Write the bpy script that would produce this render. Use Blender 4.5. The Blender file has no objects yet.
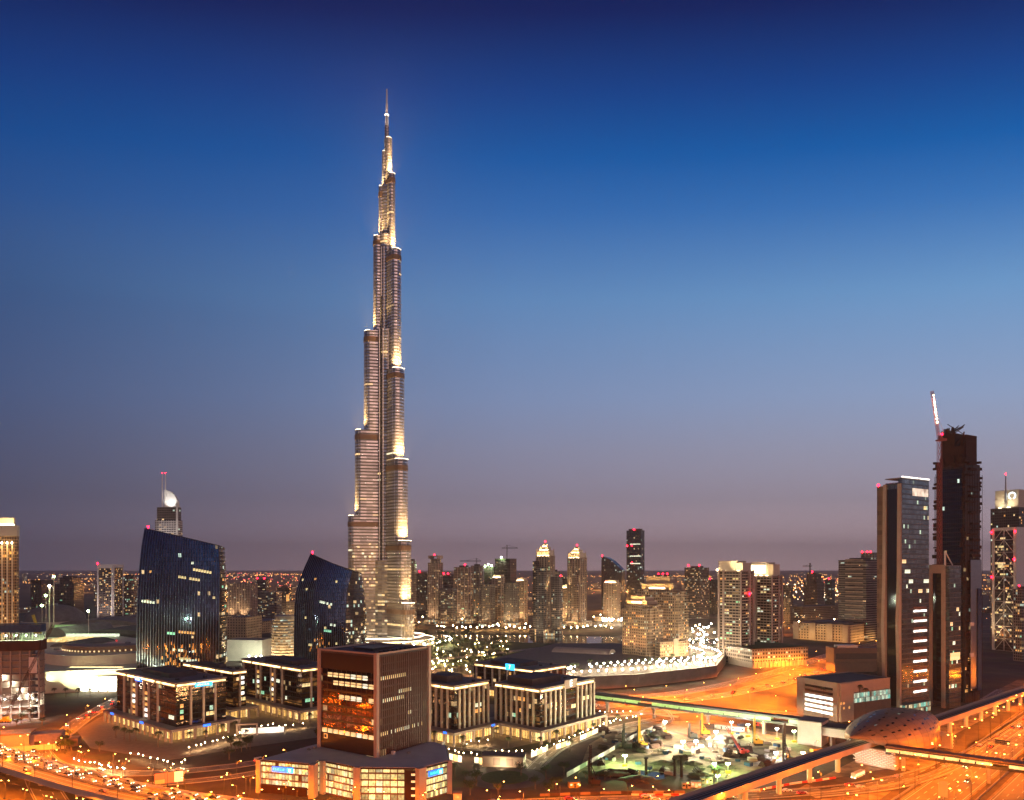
import bpy, math, random
from mathutils import Vector, Matrix
rnd = random.Random(7)
SC = bpy.context.scene
COL = SC.collection
R_ = math.radians

# ------------------------------------------------------------------ camera, sky, afterglow, exposure
HZ, F, H = 567.0, 740.0, 115.0          # horizon row, focal length in pixels, eye height
cam_d = bpy.data.cameras.new('camera'); cam = bpy.data.objects.new('camera', cam_d); COL.objects.link(cam)
cam.location = (0, 0, H); cam.rotation_euler = (R_(90), 0, 0)
cam_d.sensor_width = 36; cam_d.lens = F / 1024 * 36; cam_d.shift_y = (HZ - 400) / 1024
cam_d.clip_start = 1; cam_d.clip_end = 120000
SC.camera = cam

SUN_EL, SUN_AZ = 4.0, 212.0             # last afterglow, low behind the camera on the right
w = bpy.data.worlds.new('World'); SC.world = w; w.use_nodes = True
nt = w.node_tree; nt.nodes.clear()
def wn(t, **k):
    n = nt.nodes.new(t)
    for a, b in k.items(): setattr(n, a, b)
    return n
out = wn('ShaderNodeOutputWorld'); bg = wn('ShaderNodeBackground'); tc = wn('ShaderNodeTexCoord'); sep = wn('ShaderNodeSeparateXYZ')
nt.links.new(tc.outputs['Generated'], sep.inputs[0])
def lin(r, g, b):
    f = lambda c: ((c / 255 + .055) / 1.055) ** 2.4 if c / 255 > .04045 else c / 255 / 12.92
    return (f(r), f(g), f(b), 1)
ramp = wn('ShaderNodeValToRGB')
stops = [(0, (200, 176, 186)), (.025, (184, 165, 178)), (.09, (144, 140, 160)), (.155, (136, 144, 173)), (.22, (124, 147, 187)), (.34, (92, 138, 190)),
         (.43, (46, 107, 177)), (.485, (0, 88, 164)), (.54, (0, 64, 138)), (.60, (0, 31, 93)), (.66, (0, 18, 64)), (1, (0, 8, 34))]
els = ramp.color_ramp.elements
while len(els) < len(stops): els.new(.5)
for e, (p, c) in zip(els, stops): e.position = p; e.color = lin(*c)
def wm(op, a, b):
    n = wn('ShaderNodeMath', operation=op)
    for i, x in enumerate((a, b)):
        if isinstance(x, (int, float)): n.inputs[i].default_value = x
        else: nt.links.new(x, n.inputs[i])
    return n.outputs[0]
X_, Y_, Z_ = sep.outputs
# height above the horizon; the blue hour is deepest away from the western glow, so the bands flatten towards the sides
hgt = wm('DIVIDE', Z_, wm('SQRT', wm('ADD', wm('ADD', wm('MULTIPLY', Y_, Y_), wm('MULTIPLY', Z_, Z_)), wm('MULTIPLY', wm('MULTIPLY', X_, X_), .3)), .5))
nt.links.new(hgt, ramp.inputs[0])
# the dusk glow is stronger towards the west (right), duller towards the east (left)
mr = wn('ShaderNodeMapRange'); mr.inputs[1].default_value = -.6; mr.inputs[2].default_value = .6
mr.inputs[3].default_value = 0; mr.inputs[4].default_value = 1
nt.links.new(sep.outputs['X'], mr.inputs[0])
side = wn('ShaderNodeValToRGB'); se = side.color_ramp.elements
se[0].position = 0; se[0].color = (.23, .31, .43, 1); se[1].position = 1; se[1].color = (1.5, 1.4, 1.26, 1)
e = se.new(.5); e.color = (1.02, 1.0, 1.0, 1)
nt.links.new(mr.outputs[0], side.inputs[0])
mul = wn('ShaderNodeMix', data_type='RGBA', blend_type='MULTIPLY')
fade = wn('ShaderNodeMapRange'); fade.inputs[1].default_value = .30; fade.inputs[2].default_value = .55; fade.inputs[3].default_value = 1; fade.inputs[4].default_value = .15
nt.links.new(sep.outputs['Z'], fade.inputs[0]); nt.links.new(fade.outputs[0], mul.inputs[0])
nt.links.new(ramp.outputs[0], mul.inputs[6]); nt.links.new(side.outputs[0], mul.inputs[7])
sky = wn('ShaderNodeTexSky', sky_type='NISHITA', sun_disc=False)
sky.sun_elevation = R_(-4); sky.sun_rotation = R_(SUN_AZ); sky.altitude = 100
sk = wn('ShaderNodeMix', data_type='RGBA', blend_type='ADD'); sk.inputs[0].default_value = .015
nt.links.new(mul.outputs[2], sk.inputs[6]); nt.links.new(sky.outputs[0], sk.inputs[7])
bk = wn('ShaderNodeMapRange'); bk.inputs[1].default_value = -.5; bk.inputs[2].default_value = .3; bk.inputs[3].default_value = .6; bk.inputs[4].default_value = 1
nt.links.new(Y_, bk.inputs[0]); nt.links.new(sk.outputs[2], bg.inputs[0]); nt.links.new(bk.outputs[0], bg.inputs[1])
nt.links.new(bg.outputs[0], out.inputs[0])

sd = bpy.data.lights.new('sun', 'SUN'); sun = bpy.data.objects.new('sun', sd); COL.objects.link(sun)
sd.energy = .75; sd.angle = R_(50); sd.color = (1, .52, .34)
sun.rotation_euler = (R_(90 - SUN_EL - 6), 0, R_(32))

SC.view_settings.view_transform = 'Standard'; SC.view_settings.look = 'None'
SC.view_settings.exposure = 0; SC.view_settings.gamma = 1
SC.render.engine = 'CYCLES'
cy = SC.cycles
cy.use_denoising = True; cy.denoiser = 'OPENIMAGEDENOISE'; cy.use_light_tree = True
cy.max_bounces = 5; cy.diffuse_bounces = 2; cy.glossy_bounces = 3; cy.transmission_bounces = 2; cy.transparent_max_bounces = 6; cy.volume_bounces = 0
cy.sample_clamp_indirect = 3; cy.sample_clamp_direct = 60; cy.caustics_reflective = False; cy.caustics_refractive = False
cy.filter_width = 1.5
cy.use_adaptive_sampling = True; cy.adaptive_threshold = .012

# ------------------------------------------------------------------ helpers
def P(px, py, D): return Vector(((px - 512) / F * D, D, H - (py - HZ) / F * D))
def G(px, py, z=0.0):
    D = (H - z) * F / (py - HZ); return Vector(((px - 512) / F * D, D, z))
def zat(py, D): return H - (py - HZ) / F * D

def tag(o, label=None, cat=None, group=None, kind=None):
    if label: o['label'] = label
    if cat: o['category'] = cat
    if group: o['group'] = group
    if kind: o['kind'] = kind
    return o
def empty(name, loc=(0, 0, 0), rz=0, label=None, cat=None, group=None):
    o = bpy.data.objects.new(name, None); COL.objects.link(o); o.location = loc; o.rotation_euler = (0, 0, rz)
    o.empty_display_size = 1
    return tag(o, label, cat, group)
def link(name, data, parent=None, loc=(0, 0, 0), rot=(0, 0, 0)):
    o = bpy.data.objects.new(name, data); COL.objects.link(o); o.location = loc; o.rotation_euler = rot
    if parent: o.parent = parent
    return o
KIDS = {}
def copy_tree(src, loc, rz=0, label=None, group=None, sc=None):
    kids = KIDS.get(src.name)
    if kids is None: kids = KIDS[src.name] = [(c, list(c.children)) for c in src.children]
    r = src.copy(); COL.objects.link(r); r.location = loc; r.rotation_euler = (0, 0, rz)
    if sc: r.scale = (sc, sc, sc)
    for c, g in kids:
        d = c.copy(); COL.objects.link(d); d.parent = r
        for x in g:
            e = x.copy(); COL.objects.link(e); e.parent = d
    return tag(r, label, None, group)

class MB:
    def __init__(s): s.v = []; s.f = []; s.m = []
    def add(s, vs, fs, m=0):
        b = len(s.v); s.v += [tuple(v) for v in vs]
        for f in fs: s.f.append([b + i for i in f]); s.m.append(m)
        return s
    def box(s, x0, x1, y0, y1, z0, z1, m=0):
        return s.add([(x0, y0, z0), (x1, y0, z0), (x1, y1, z0), (x0, y1, z0), (x0, y0, z1), (x1, y0, z1), (x1, y1, z1), (x0, y1, z1)],
                     [(0, 3, 2, 1), (4, 5, 6, 7), (0, 1, 5, 4), (1, 2, 6, 5), (2, 3, 7, 6), (3, 0, 4, 7)], m)
    def prism(s, poly, z0, z1, m=0, mt=None):
        n = len(poly); a = sum(poly[i][0] * poly[(i + 1) % n][1] - poly[(i + 1) % n][0] * poly[i][1] for i in range(n))
        if a < 0: poly = poly[::-1]
        s.add([(p[0], p[1], z0) for p in poly] + [(p[0], p[1], z1) for p in poly], [(i, (i + 1) % n, n + (i + 1) % n, n + i) for i in range(n)], m)
        s.add([(p[0], p[1], z1) for p in poly], [tuple(range(n))], m if mt is None else mt)
        return s.add([(p[0], p[1], z0) for p in poly], [tuple(range(n))[::-1]], m)
    def cyl(s, x, y, z0, z1, r0, r1=None, n=10, m=0):
        r1 = r0 if r1 is None else r1
        c = [(math.cos(2 * math.pi * i / n), math.sin(2 * math.pi * i / n)) for i in range(n)]
        return s.add([(x + r0 * a, y + r0 * b, z0) for a, b in c] + [(x + r1 * a, y + r1 * b, z1) for a, b in c],
                     [(i, (i + 1) % n, n + (i + 1) % n, n + i) for i in range(n)] + [tuple(range(n))[::-1], tuple(range(n, 2 * n))], m)
    def tube(s, p, q, r, r2=None, n=5, m=0):
        p, q = Vector(p), Vector(q); d = (q - p)
        if d.length < 1e-6: return s
        d.normalize(); u = d.orthogonal().normalized(); v = d.cross(u); r2 = r if r2 is None else r2
        ring = [(u * math.cos(2 * math.pi * i / n) + v * math.sin(2 * math.pi * i / n)) for i in range(n)]
        return s.add([p + k * r for k in ring] + [q + k * r2 for k in ring],
                     [(i, (i + 1) % n, n + (i + 1) % n, n + i) for i in range(n)] + [tuple(range(n))[::-1], tuple(range(n, 2 * n))], m)
    def ball(s, c, r, m=0, n=8, k=5, zs=1):
        c = Vector(c); vs = [c + Vector((0, 0, r * zs))]
        for j in range(1, k):
            t = math.pi * j / k
            vs += [c + Vector((r * math.sin(t) * math.cos(2 * math.pi * i / n), r * math.sin(t) * math.sin(2 * math.pi * i / n), r * zs * math.cos(t))) for i in range(n)]
        vs.append(c - Vector((0, 0, r * zs))); L = len(vs) - 1
        fs = [(0, 1 + i, 1 + (i + 1) % n) for i in range(n)]
        for j in range(k - 2):
            b = 1 + j * n
            fs += [(b + i, b + n + i, b + n + (i + 1) % n, b + (i + 1) % n) for i in range(n)]
        b = 1 + (k - 2) * n
        fs += [(L, b + (i + 1) % n, b + i) for i in range(n)]
        return s.add(vs, fs, m)
    def grid(s, pts, m=0, closed=False):
        r, c = len(pts), len(pts[0]); fs = []
        for i in range(r - 1):
            for j in range(c if closed else c - 1):
                k = (j + 1) % c; fs.append((i * c + j, i * c + k, (i + 1) * c + k, (i + 1) * c + j))
        return s.add([p for row in pts for p in row], fs, m)
    def wall(s, a, b, t, z0, z1, m=0):
        a, b = Vector(a).to_2d(), Vector(b).to_2d(); d = (b - a).normalized(); n = Vector((-d.y, d.x)) * t / 2
        return s.prism([a + n, a - n, b - n, b + n], z0, z1, m)
    def mesh(s, name, mats, smooth=False):
        me = bpy.data.meshes.new(name); me.from_pydata(s.v, [], s.f)
        for x in mats: me.materials.append(x)
        if len(mats) > 1: me.polygons.foreach_set('material_index', s.m)
        if smooth: me.polygons.foreach_set('use_smooth', [True] * len(s.f))
        me.update(); return me
    def build(s, name, mats, parent=None, loc=(0, 0, 0), rz=0, smooth=False):
        if not isinstance(mats, (list, tuple)): mats = [mats]
        return link(name, s.mesh(name, mats, smooth), parent, loc, (0, 0, rz))

def smoothline(pts, n=8):
    pts = [Vector(p) for p in pts]
    if len(pts) < 3: return pts
    out = []
    for i in range(len(pts) - 1):
        p0 = pts[max(i - 1, 0)]; p1 = pts[i]; p2 = pts[i + 1]; p3 = pts[min(i + 2, len(pts) - 1)]
        for k in range(n):
            t = k / n
            out.append(.5 * ((2 * p1) + (p2 - p0) * t + (2 * p0 - 5 * p1 + 4 * p2 - p3) * t * t + (3 * p1 - p0 - 3 * p2 + p3) * t ** 3))
    out.append(pts[-1]); return out
def offset(line, d):
    o = []
    for i, p in enumerate(line):
        a = line[max(i - 1, 0)]; b = line[min(i + 1, len(line) - 1)]
        t = (b - a).to_2d().normalized(); o.append(Vector((p.x + t.y * d, p.y - t.x * d, p.z)))   # positive d = to the right of travel
    return o
def strip(mb, line, d0, d1, dz=0.0, m=0):
    return mb.grid([[q + Vector((0, 0, dz)), p + Vector((0, 0, dz))] for p, q in zip(offset(line, d0), offset(line, d1))], m)
def rail(mb, line, d, t, z0, z1, m=0):
    a, b = offset(line, d - t / 2), offset(line, d + t / 2); rows = []
    for p, q in zip(a, b):
        rows.append([Vector((p.x, p.y, p.z + z0)), Vector((p.x, p.y, p.z + z1)), Vector((q.x, q.y, q.z + z1)), Vector((q.x, q.y, q.z + z0))])
    mb.grid(rows, m, closed=True)
    for r_ in (rows[0], rows[-1]): mb.add(r_, [(0, 1, 2, 3)], m)
    return mb
def along(line, step, start=0.0):
    out = []; need = start
    for a, b in zip(line, line[1:]):
        L = (b - a).length
        while need <= L:
            out.append((a.lerp(b, need / max(L, 1e-6)), math.atan2(b.y - a.y, b.x - a.x))); need += step
        need -= L
    return out

# ------------------------------------------------------------------ materials
def new_mat(name):
    m = bpy.data.materials.new(name); m.use_nodes = True; t = m.node_tree; t.nodes.clear()
    o = t.nodes.new('ShaderNodeOutputMaterial'); b = t.nodes.new('ShaderNodeBsdfPrincipled'); t.links.new(b.outputs[0], o.inputs[0])
    return m, t, b
def mat(name, col, rough=.7, metal=0., var=.25, scale=.35, bump=0., spec=.4):
    m, t, b = new_mat(name)
    tc = t.nodes.new('ShaderNodeTexCoord'); n = t.nodes.new('ShaderNodeTexNoise'); n.inputs['Scale'].default_value = scale; n.inputs['Detail'].default_value = 5
    n.inputs['Roughness'].default_value = .65
    t.links.new(tc.outputs['Object'], n.inputs['Vector'])
    r = t.nodes.new('ShaderNodeMapRange'); r.inputs[1].default_value = .25; r.inputs[2].default_value = .75; r.inputs[3].default_value = 1 - var; r.inputs[4].default_value = 1 + var
    t.links.new(n.outputs[0], r.inputs[0])
    mx = t.nodes.new('ShaderNodeMix'); mx.data_type = 'RGBA'; mx.blend_type = 'MULTIPLY'; mx.inputs[0].default_value = 1
    mx.inputs[6].default_value = (*col, 1); t.links.new(r.outputs[0], mx.inputs[7]); t.links.new(mx.outputs[2], b.inputs['Base Color'])
    b.inputs['Roughness'].default_value = rough; b.inputs['Metallic'].default_value = metal; b.inputs['Specular IOR Level'].default_value = spec
    if bump:
        bp = t.nodes.new('ShaderNodeBump'); bp.inputs['Strength'].default_value = bump; bp.inputs['Distance'].default_value = .5
        t.links.new(n.outputs[0], bp.inputs['Height']); t.links.new(bp.outputs[0], b.inputs['Normal'])
    return m
def glow(name, col, st, sample=False, var=0.):
    m, t, b = new_mat(name)
    b.inputs['Base Color'].default_value = (*[min(.8, c * .8) for c in col], 1); b.inputs['Roughness'].default_value = .5
    b.inputs['Emission Color'].default_value = (*col, 1); b.inputs['Emission Strength'].default_value = st
    if var:
        tc = t.nodes.new('ShaderNodeTexCoord'); n = t.nodes.new('ShaderNodeTexNoise'); n.inputs['Scale'].default_value = var; n.inputs['Detail'].default_value = 3
        t.links.new(tc.outputs['Object'], n.inputs['Vector'])
        r = t.nodes.new('ShaderNodeMapRange'); r.inputs[1].default_value = .3; r.inputs[2].default_value = .7; r.inputs[3].default_value = st * .25; r.inputs[4].default_value = st * 1.5
        t.links.new(n.outputs[0], r.inputs[0]); t.links.new(r.outputs[0], b.inputs['Emission Strength'])
    m.cycles.emission_sampling = 'FRONT' if sample else 'NONE'
    return m

def facade(name, wall=(.30, .26, .22), glass=(.02, .024, .03), fh=3.6, bw=3.0, mu=.25, mz=.3, lit=.08, warm=(1, .66, .30), cool=(.78, 1, .82), coolp=.25,
           st=1.2, metal=0., grough=.12, wrough=.75, ior=1.6, bumpy=.02, ang=None, wavy=0.):
    """wall grid with glazed cells; a share of the cells is lit from inside"""
    m, t, b = new_mat(name); N = t.nodes.new; L = t.links.new
    def mth(op, a, b_=None, c=None):
        n = N('ShaderNodeMath'); n.operation = op
        for i, x in enumerate((a, b_, c)):
            if x is None: continue
            if isinstance(x, (int, float)): n.inputs[i].default_value = x
            else: L(x, n.inputs[i])
        return n.outputs[0]
    tc = N('ShaderNodeTexCoord'); sp = N('ShaderNodeSeparateXYZ'); L(tc.outputs['Object'], sp.inputs[0])
    if ang: u = mth('MULTIPLY', mth('ARCTAN2', sp.outputs[1], sp.outputs[0]), ang)
    else: u = mth('ADD', sp.outputs[0], sp.outputs[1])
    fu = mth('DIVIDE', mth('ADD', u, 500 * bw), bw); fz = mth('DIVIDE', mth('ADD', sp.outputs[2], .01), fh)
    iu = mth('FLOOR', fu); iz = mth('FLOOR', fz); ru = mth('FRACT', fu); rz = mth('FRACT', fz)
    win = mth('GREATER_THAN', rz, mz)
    if mu > 0: win = mth('MULTIPLY', win, mth('MULTIPLY', mth('GREATER_THAN', ru, mu / 2), mth('LESS_THAN', ru, 1 - mu / 2)))
    oi = N('ShaderNodeObjectInfo')
    cv = N('ShaderNodeCombineXYZ'); L(iu, cv.inputs[0]); L(iz, cv.inputs[1]); L(oi.outputs['Random'], cv.inputs[2])
    wn_ = N('ShaderNodeTexWhiteNoise'); wn_.noise_dimensions = '3D'; L(cv.outputs[0], wn_.inputs[0])
    cr = N('ShaderNodeCombineXYZ'); L(mth('FLOOR', mth('DIVIDE', fu, 5.0)), cr.inputs[0]); L(iz, cr.inputs[1]); L(oi.outputs['Random'], cr.inputs[2])
    wr = N('ShaderNodeTexWhiteNoise'); wr.noise_dimensions = '3D'; L(cr.outputs[0], wr.inputs[0])
    thr = mth('MULTIPLY', mth('ADD', .4, mth('MULTIPLY', 2.4, mth('GREATER_THAN', wr.outputs['Value'], .75))), lit) if lit < .6 else mth('ADD', lit, 0)
    on = mth('MULTIPLY', mth('LESS_THAN', wn_.outputs['Value'], thr), win)
    sc = N('ShaderNodeSeparateXYZ'); L(wn_.outputs['Color'], sc.inputs[0])
    mxe = N('ShaderNodeMix'); mxe.data_type = 'RGBA'; L(mth('LESS_THAN', sc.outputs[1], coolp), mxe.inputs[0]); mxe.inputs[6].default_value = (*warm, 1); mxe.inputs[7].default_value = (*cool, 1)
    L(mxe.outputs[2], b.inputs['Emission Color'])
    nz = N('ShaderNodeTexNoise'); nz.inputs['Scale'].default_value = .8; nz.inputs['Detail'].default_value = 2; L(tc.outputs['Object'], nz.inputs['Vector'])
    es = mth('MULTIPLY', mth('MULTIPLY', on, mth('ADD', .25, sc.outputs[2])), mth('MULTIPLY', st * 1.6, nz.outputs[0]))
    L(es, b.inputs['Emission Strength'])
    nw = N('ShaderNodeTexNoise'); nw.inputs['Scale'].default_value = .08; nw.inputs['Detail'].default_value = 6; L(tc.outputs['Object'], nw.inputs['Vector'])
    rw = N('ShaderNodeMapRange'); rw.inputs[1].default_value = .3; rw.inputs[2].default_value = .7; rw.inputs[3].default_value = .75; rw.inputs[4].default_value = 1.2; L(nw.outputs[0], rw.inputs[0])
    wc = N('ShaderNodeMix'); wc.data_type = 'RGBA'; wc.blend_type = 'MULTIPLY'; wc.inputs[0].default_value = 1; wc.inputs[6].default_value = (*wall, 1); L(rw.outputs[0], wc.inputs[7])
    # panes differ a little in tint
    gv = N('ShaderNodeMix'); gv.data_type = 'RGBA'; L(sc.outputs[0], gv.inputs[0]); gv.inputs[6].default_value = (*[c * .6 for c in glass], 1); gv.inputs[7].default_value = (*[c * 1.35 for c in glass], 1)
    cx = N('ShaderNodeMix'); cx.data_type = 'RGBA'; L(win, cx.inputs[0]); L(wc.outputs[2], cx.inputs[6]); L(gv.outputs[2], cx.inputs[7])
    L(cx.outputs[2], b.inputs['Base Color'])
    L(mth('ADD', wrough, mth('MULTIPLY', win, grough - wrough)), b.inputs['Roughness'])
    if metal: L(mth('MULTIPLY', win, metal), b.inputs['Metallic'])
    b.inputs['IOR'].default_value = ior
    if bumpy:
        # each pane sits at a slightly different tilt, so reflections break up from pane to pane
        nb = N('ShaderNodeTexNoise'); nb.inputs['Scale'].default_value = .22; nb.inputs['Detail'].default_value = 3; L(tc.outputs['Object'], nb.inputs['Vector'])
        bp = N('ShaderNodeBump'); bp.inputs['Strength'].default_value = 1; bp.inputs['Distance'].default_value = bumpy * 6; L(nb.outputs[0], bp.inputs['Height'])
        b2 = N('ShaderNodeBump'); b2.inputs['Strength'].default_value = .6; b2.inputs['Distance'].default_value = .12; b2.invert = True; L(win, b2.inputs['Height']); L(bp.outputs[0], b2.inputs['Normal'])
        L(b2.outputs[0], b.inputs['Normal'])
    m.cycles.emission_sampling = 'NONE'
    return m

M = {}
M['maroonfin'] = mat('maroon_fin', (.13, .06, .05), .5, var=.15)
M['concrete'] = mat('concrete', (.32, .29, .26), .85, var=.2, scale=.15)
M['beige'] = mat('beige_stone', (.42, .34, .27), .8, var=.12, scale=.2)
M['pink'] = mat('pink_stone', (.45, .36, .31), .8, var=.12, scale=.2)
M['cream'] = mat('cream_plaster', (.62, .55, .44), .8, var=.1, scale=.1)
M['white'] = mat('white_paint', (.72, .70, .66), .6, var=.08, scale=.2)
M['grey'] = mat('grey_roofing', (.20, .19, .185), .85, var=.3, scale=.12)
M['darkroof'] = mat('dark_roofing', (.075, .07, .075), .8, var=.35, scale=.15)
M['maroon'] = mat('maroon_panel', (.030, .012, .009), .35, var=.2, scale=.3)
M['brown'] = mat('brown_panel', (.22, .13, .085), .6, var=.15, scale=.3)
M['steel'] = mat('steel', (.42, .41, .40), .35, .85, var=.1)
M['darksteel'] = mat('dark_steel', (.07, .065, .06), .5, .5, var=.2)
M['gold'] = mat('bronze_cladding', (.30, .20, .125), .5, .12, var=.14, scale=.25)
M['asphalt'] = mat('asphalt', (.085, .078, .072), .75, var=.35, scale=.09, spec=.5)
M['kerb'] = mat('kerb_stone', (.38, .36, .33), .85, var=.15)
M['paint'] = mat('road_paint', (.75, .73, .68), .6, var=.15, scale=1.5)
M['paving'] = mat('paving', (.21, .17, .14), .8, var=.22, scale=.25)
M['sand'] = mat('sand', (.27, .20, .125), .95, var=.75, scale=.11, bump=1.0)
M['deck'] = mat('pale_roof_deck', (.58, .53, .50), .85, var=.12, scale=.1)
M['trackdirt'] = mat('rutted_dirt', (.15, .11, .07), .95, var=.5, scale=.15, bump=.8)
M['wallstone'] = mat('wall_stone', (.30, .23, .19), .9, var=.25, scale=.1)
M['soil'] = mat('dark_soil', (.085, .065, .05), .95, var=.45, scale=.08, bump=.6)
M['grass'] = mat('grass', (.045, .075, .025), .95, var=.4, scale=.5)
M['water'] = mat('water', (.02, .03, .035), .08, var=.1, spec=.6)
M['leaf'] = mat('leaf', (.055, .085, .03), .8, var=.45, scale=.8)
M['palmleaf'] = mat('palm_leaf', (.06, .085, .035), .7, var=.4, scale=.8)
M['bark'] = mat('bark', (.16, .11, .075), .95, var=.3, scale=1.2)
M['yellow'] = mat('yellow_paint', (.70, .40, .03), .5, var=.15)
M['red'] = mat('red_paint', (.55, .035, .025), .45, var=.15)
M['rubber'] = mat('rubber', (.02, .02, .02), .9, var=.2)
M['blackglass'] = mat('black_glass', (.012, .013, .016), .06, var=.1, spec=.8)
M['netting'] = mat('blue_netting', (.03, .07, .16), .9, var=.35, scale=.4)
# light sources
M['sodium'] = glow('sodium_lamp', (1, .40, .07), 44)
M['warmlamp'] = glow('warm_lamp', (1, .72, .38), 55)
M['whitelamp'] = glow('white_lamp', (1, .90, .70), 90)
M['coolflood'] = glow('flood_lamp', (1, .95, .82), 260)
M['greenflood'] = glow('green_flood_lamp', (.62, 1, .42), 160)
M['redlamp'] = glow('red_beacon', (1, .004, .018), 30)
M['cove'] = glow('cove_light', (1, .66, .27), 5, True, var=.12)
M['coveline'] = glow('terrace_light', (1, .82, .52), 7)
M['winw'] = glow('warm_window', (1, .70, .34), 1.1, var=.5)
M['winy'] = glow('yellow_window', (1, .80, .36), .95, var=.45)
M['winc'] = glow('pale_window', (.88, 1, .74), 1.1, var=.5)
M['wing'] = glow('green_window', (.40, 1, .62), .7, var=.5)
M['wino'] = glow('amber_window', (1, .50, .14), .9, var=.5)
M['winwhite'] = glow('white_window', (1, .95, .85), 2.4, var=.3)
M['shop'] = glow('shop_front', (1, .66, .24), 1.0, var=.22)
M['shopin'] = glow('arcade_ceiling_light', (1, .62, .22), 7.0, True)
M['bluesign'] = glow('blue_sign', (.02, .16, 1), 2.6)
M['cyansign'] = glow('cyan_sign', (.04, .50, 1), 2.4)
M['whitesign'] = glow('white_sign', (.9, 1, 1), 2.2)
M['headlamp'] = glow('head_lamp', (1, .86, .60), 17)
M['taillamp'] = glow('tail_lamp', (1, .012, .006), 16)
M['greenstrip'] = glow('green_strip_window', (.62, 1, .38), .26, var=.3)
WINS = ['winw', 'winw', 'winy', 'winy', 'winc', 'wino', 'wino', 'wing']

LD = {}
def light_data(key, kind, col, power, rad=.4, **k):
    d = LD.get(key)
    if d is None:
        d = LD[key] = bpy.data.lights.new(key, kind); d.color = col; d.energy = power; d.shadow_soft_size = rad
        for a, b in k.items(): setattr(d, a, b)
    return d
def spot(parent, loc, to, power, size=80, col=(1, .74, .40), rad=.5, name='floodlight_beam'):
    d = light_data(f'spot_{power}_{size}_{col}', 'SPOT', col, power, rad, spot_size=R_(size), spot_blend=.9)
    o = link(name, d, parent, loc)
    o.rotation_euler = (Vector(to) - Vector(loc)).to_track_quat('-Z', 'Y').to_euler(); return o
def point(parent, loc, power, col=(1, .42, .09), rad=.4, name='bulb'):
    return link(name, light_data(f'point_{power}_{col}', 'POINT', col, power, rad), parent, loc)
# ------------------------------------------------------------------ ground, roads, raised terrace
def ground_mat():
    m, t, b = new_mat('city_ground'); N = t.nodes.new; L = t.links.new
    tc = N('ShaderNodeTexCoord'); a = N('ShaderNodeTexNoise'); a.inputs['Scale'].default_value = .012; a.inputs['Detail'].default_value = 9; a.inputs['Roughness'].default_value = .7
    L(tc.outputs['Object'], a.inputs['Vector'])
    r = N('ShaderNodeValToRGB'); e = r.color_ramp.elements
    e[0].position = .36; e[0].color = (.03, .024, .016, 1); e[1].position = .66; e[1].color = (.16, .12, .075, 1)
    x = e.new(.5); x.color = (.075, .057, .038, 1)
    L(a.outputs[0], r.inputs[0]); v = N('ShaderNodeTexVoronoi'); v.inputs['Scale'].default_value = .035; L(tc.outputs['Object'], v.inputs['Vector'])
    mx = N('ShaderNodeMix'); mx.data_type = 'RGBA'; mx.blend_type = 'MULTIPLY'; mx.inputs[0].default_value = .35; L(r.outputs[0], mx.inputs[6]); L(v.outputs['Color'], mx.inputs[7])
    L(mx.outputs[2], b.inputs['Base Color']); b.inputs['Roughness'].default_value = .95
    bp = N('ShaderNodeBump'); bp.inputs['Strength'].default_value = .5; bp.inputs['Distance'].default_value = .6; L(a.outputs[0], bp.inputs['Height']); L(bp.outputs[0], b.inputs['Normal'])
    return m
g = MB(); S = 24000
xs = [-S, -6000, -1500, -600, 0, 600, 1500, 6000, S]
g.grid([[(x, y, 0) for x in xs] for y in [-3000, -600, 0, 300, 700, 1500, 4000, 12000, S]])
tag(g.build('ground', ground_mat()), kind='structure')

def road_mat():
    m, t, b = new_mat('worn_asphalt'); N = t.nodes.new; L = t.links.new
    tc = N('ShaderNodeTexCoord'); a = N('ShaderNodeTexNoise'); a.inputs['Scale'].default_value = .06; a.inputs['Detail'].default_value = 8; a.inputs['Roughness'].default_value = .7
    L(tc.outputs['Object'], a.inputs['Vector'])
    r = N('ShaderNodeValToRGB'); e = r.color_ramp.elements; e[0].position = .3; e[0].color = (.10, .085, .06, 1); e[1].position = .7; e[1].color = (.22, .185, .13, 1)
    L(a.outputs[0], r.inputs[0]); L(r.outputs[0], b.inputs['Base Color']); b.inputs['Roughness'].default_value = .62
    return m
M['road'] = road_mat()
ROADS = {}
def road(name, line, width, lanes=2, dz=.05, median=0, kerb=True, deck=False, edge=True):
    """asphalt ribbon + kerbs + lane lines; every piece its own structure object"""
    line = smoothline(line, 8); hw = width / 2
    mb = strip(MB(), line, -hw, hw, dz); tag(mb.build(name, M['road']), kind='structure')
    pm = MB()
    for k in range(1, lanes):
        d = -hw + width * k / lanes
        for p, a in along(line, 12, 3):
            ux, uy = math.cos(a), math.sin(a); nx, ny = uy, -ux
            c = Vector((p.x + nx * d, p.y + ny * d, p.z + dz + .03))
            pm.add([c + Vector((-ux * 2.5 + sx * nx * .18, -uy * 2.5 + sx * ny * .18, 0)) if q < 2 else c + Vector((ux * 2.5 + sx * nx * .18, uy * 2.5 + sx * ny * .18, 0)) for q, sx in enumerate((1, -1, -1, 1))], [(0, 1, 2, 3)[::-1]])
    if edge:
        for d in (-hw + .7, hw - .9): strip(pm, line, d, d + .32, dz + .03)  # edge lines drawn wide; on the highways the paint also mimics headlamp streaks
    tag(pm.build(name + '_markings', M['paint']), kind='structure')
    if kerb:
        kb = MB()
        for d in (-hw - .2, hw + .2): rail(kb, line, d, .35, 0, dz + .16)
        tag(kb.build(name + '_kerbs', M['kerb']), kind='structure')
    ROADS[name] = line; return line
def W(*pts, z=0): return [Vector((x, y, z)) for x, y in pts]

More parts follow.
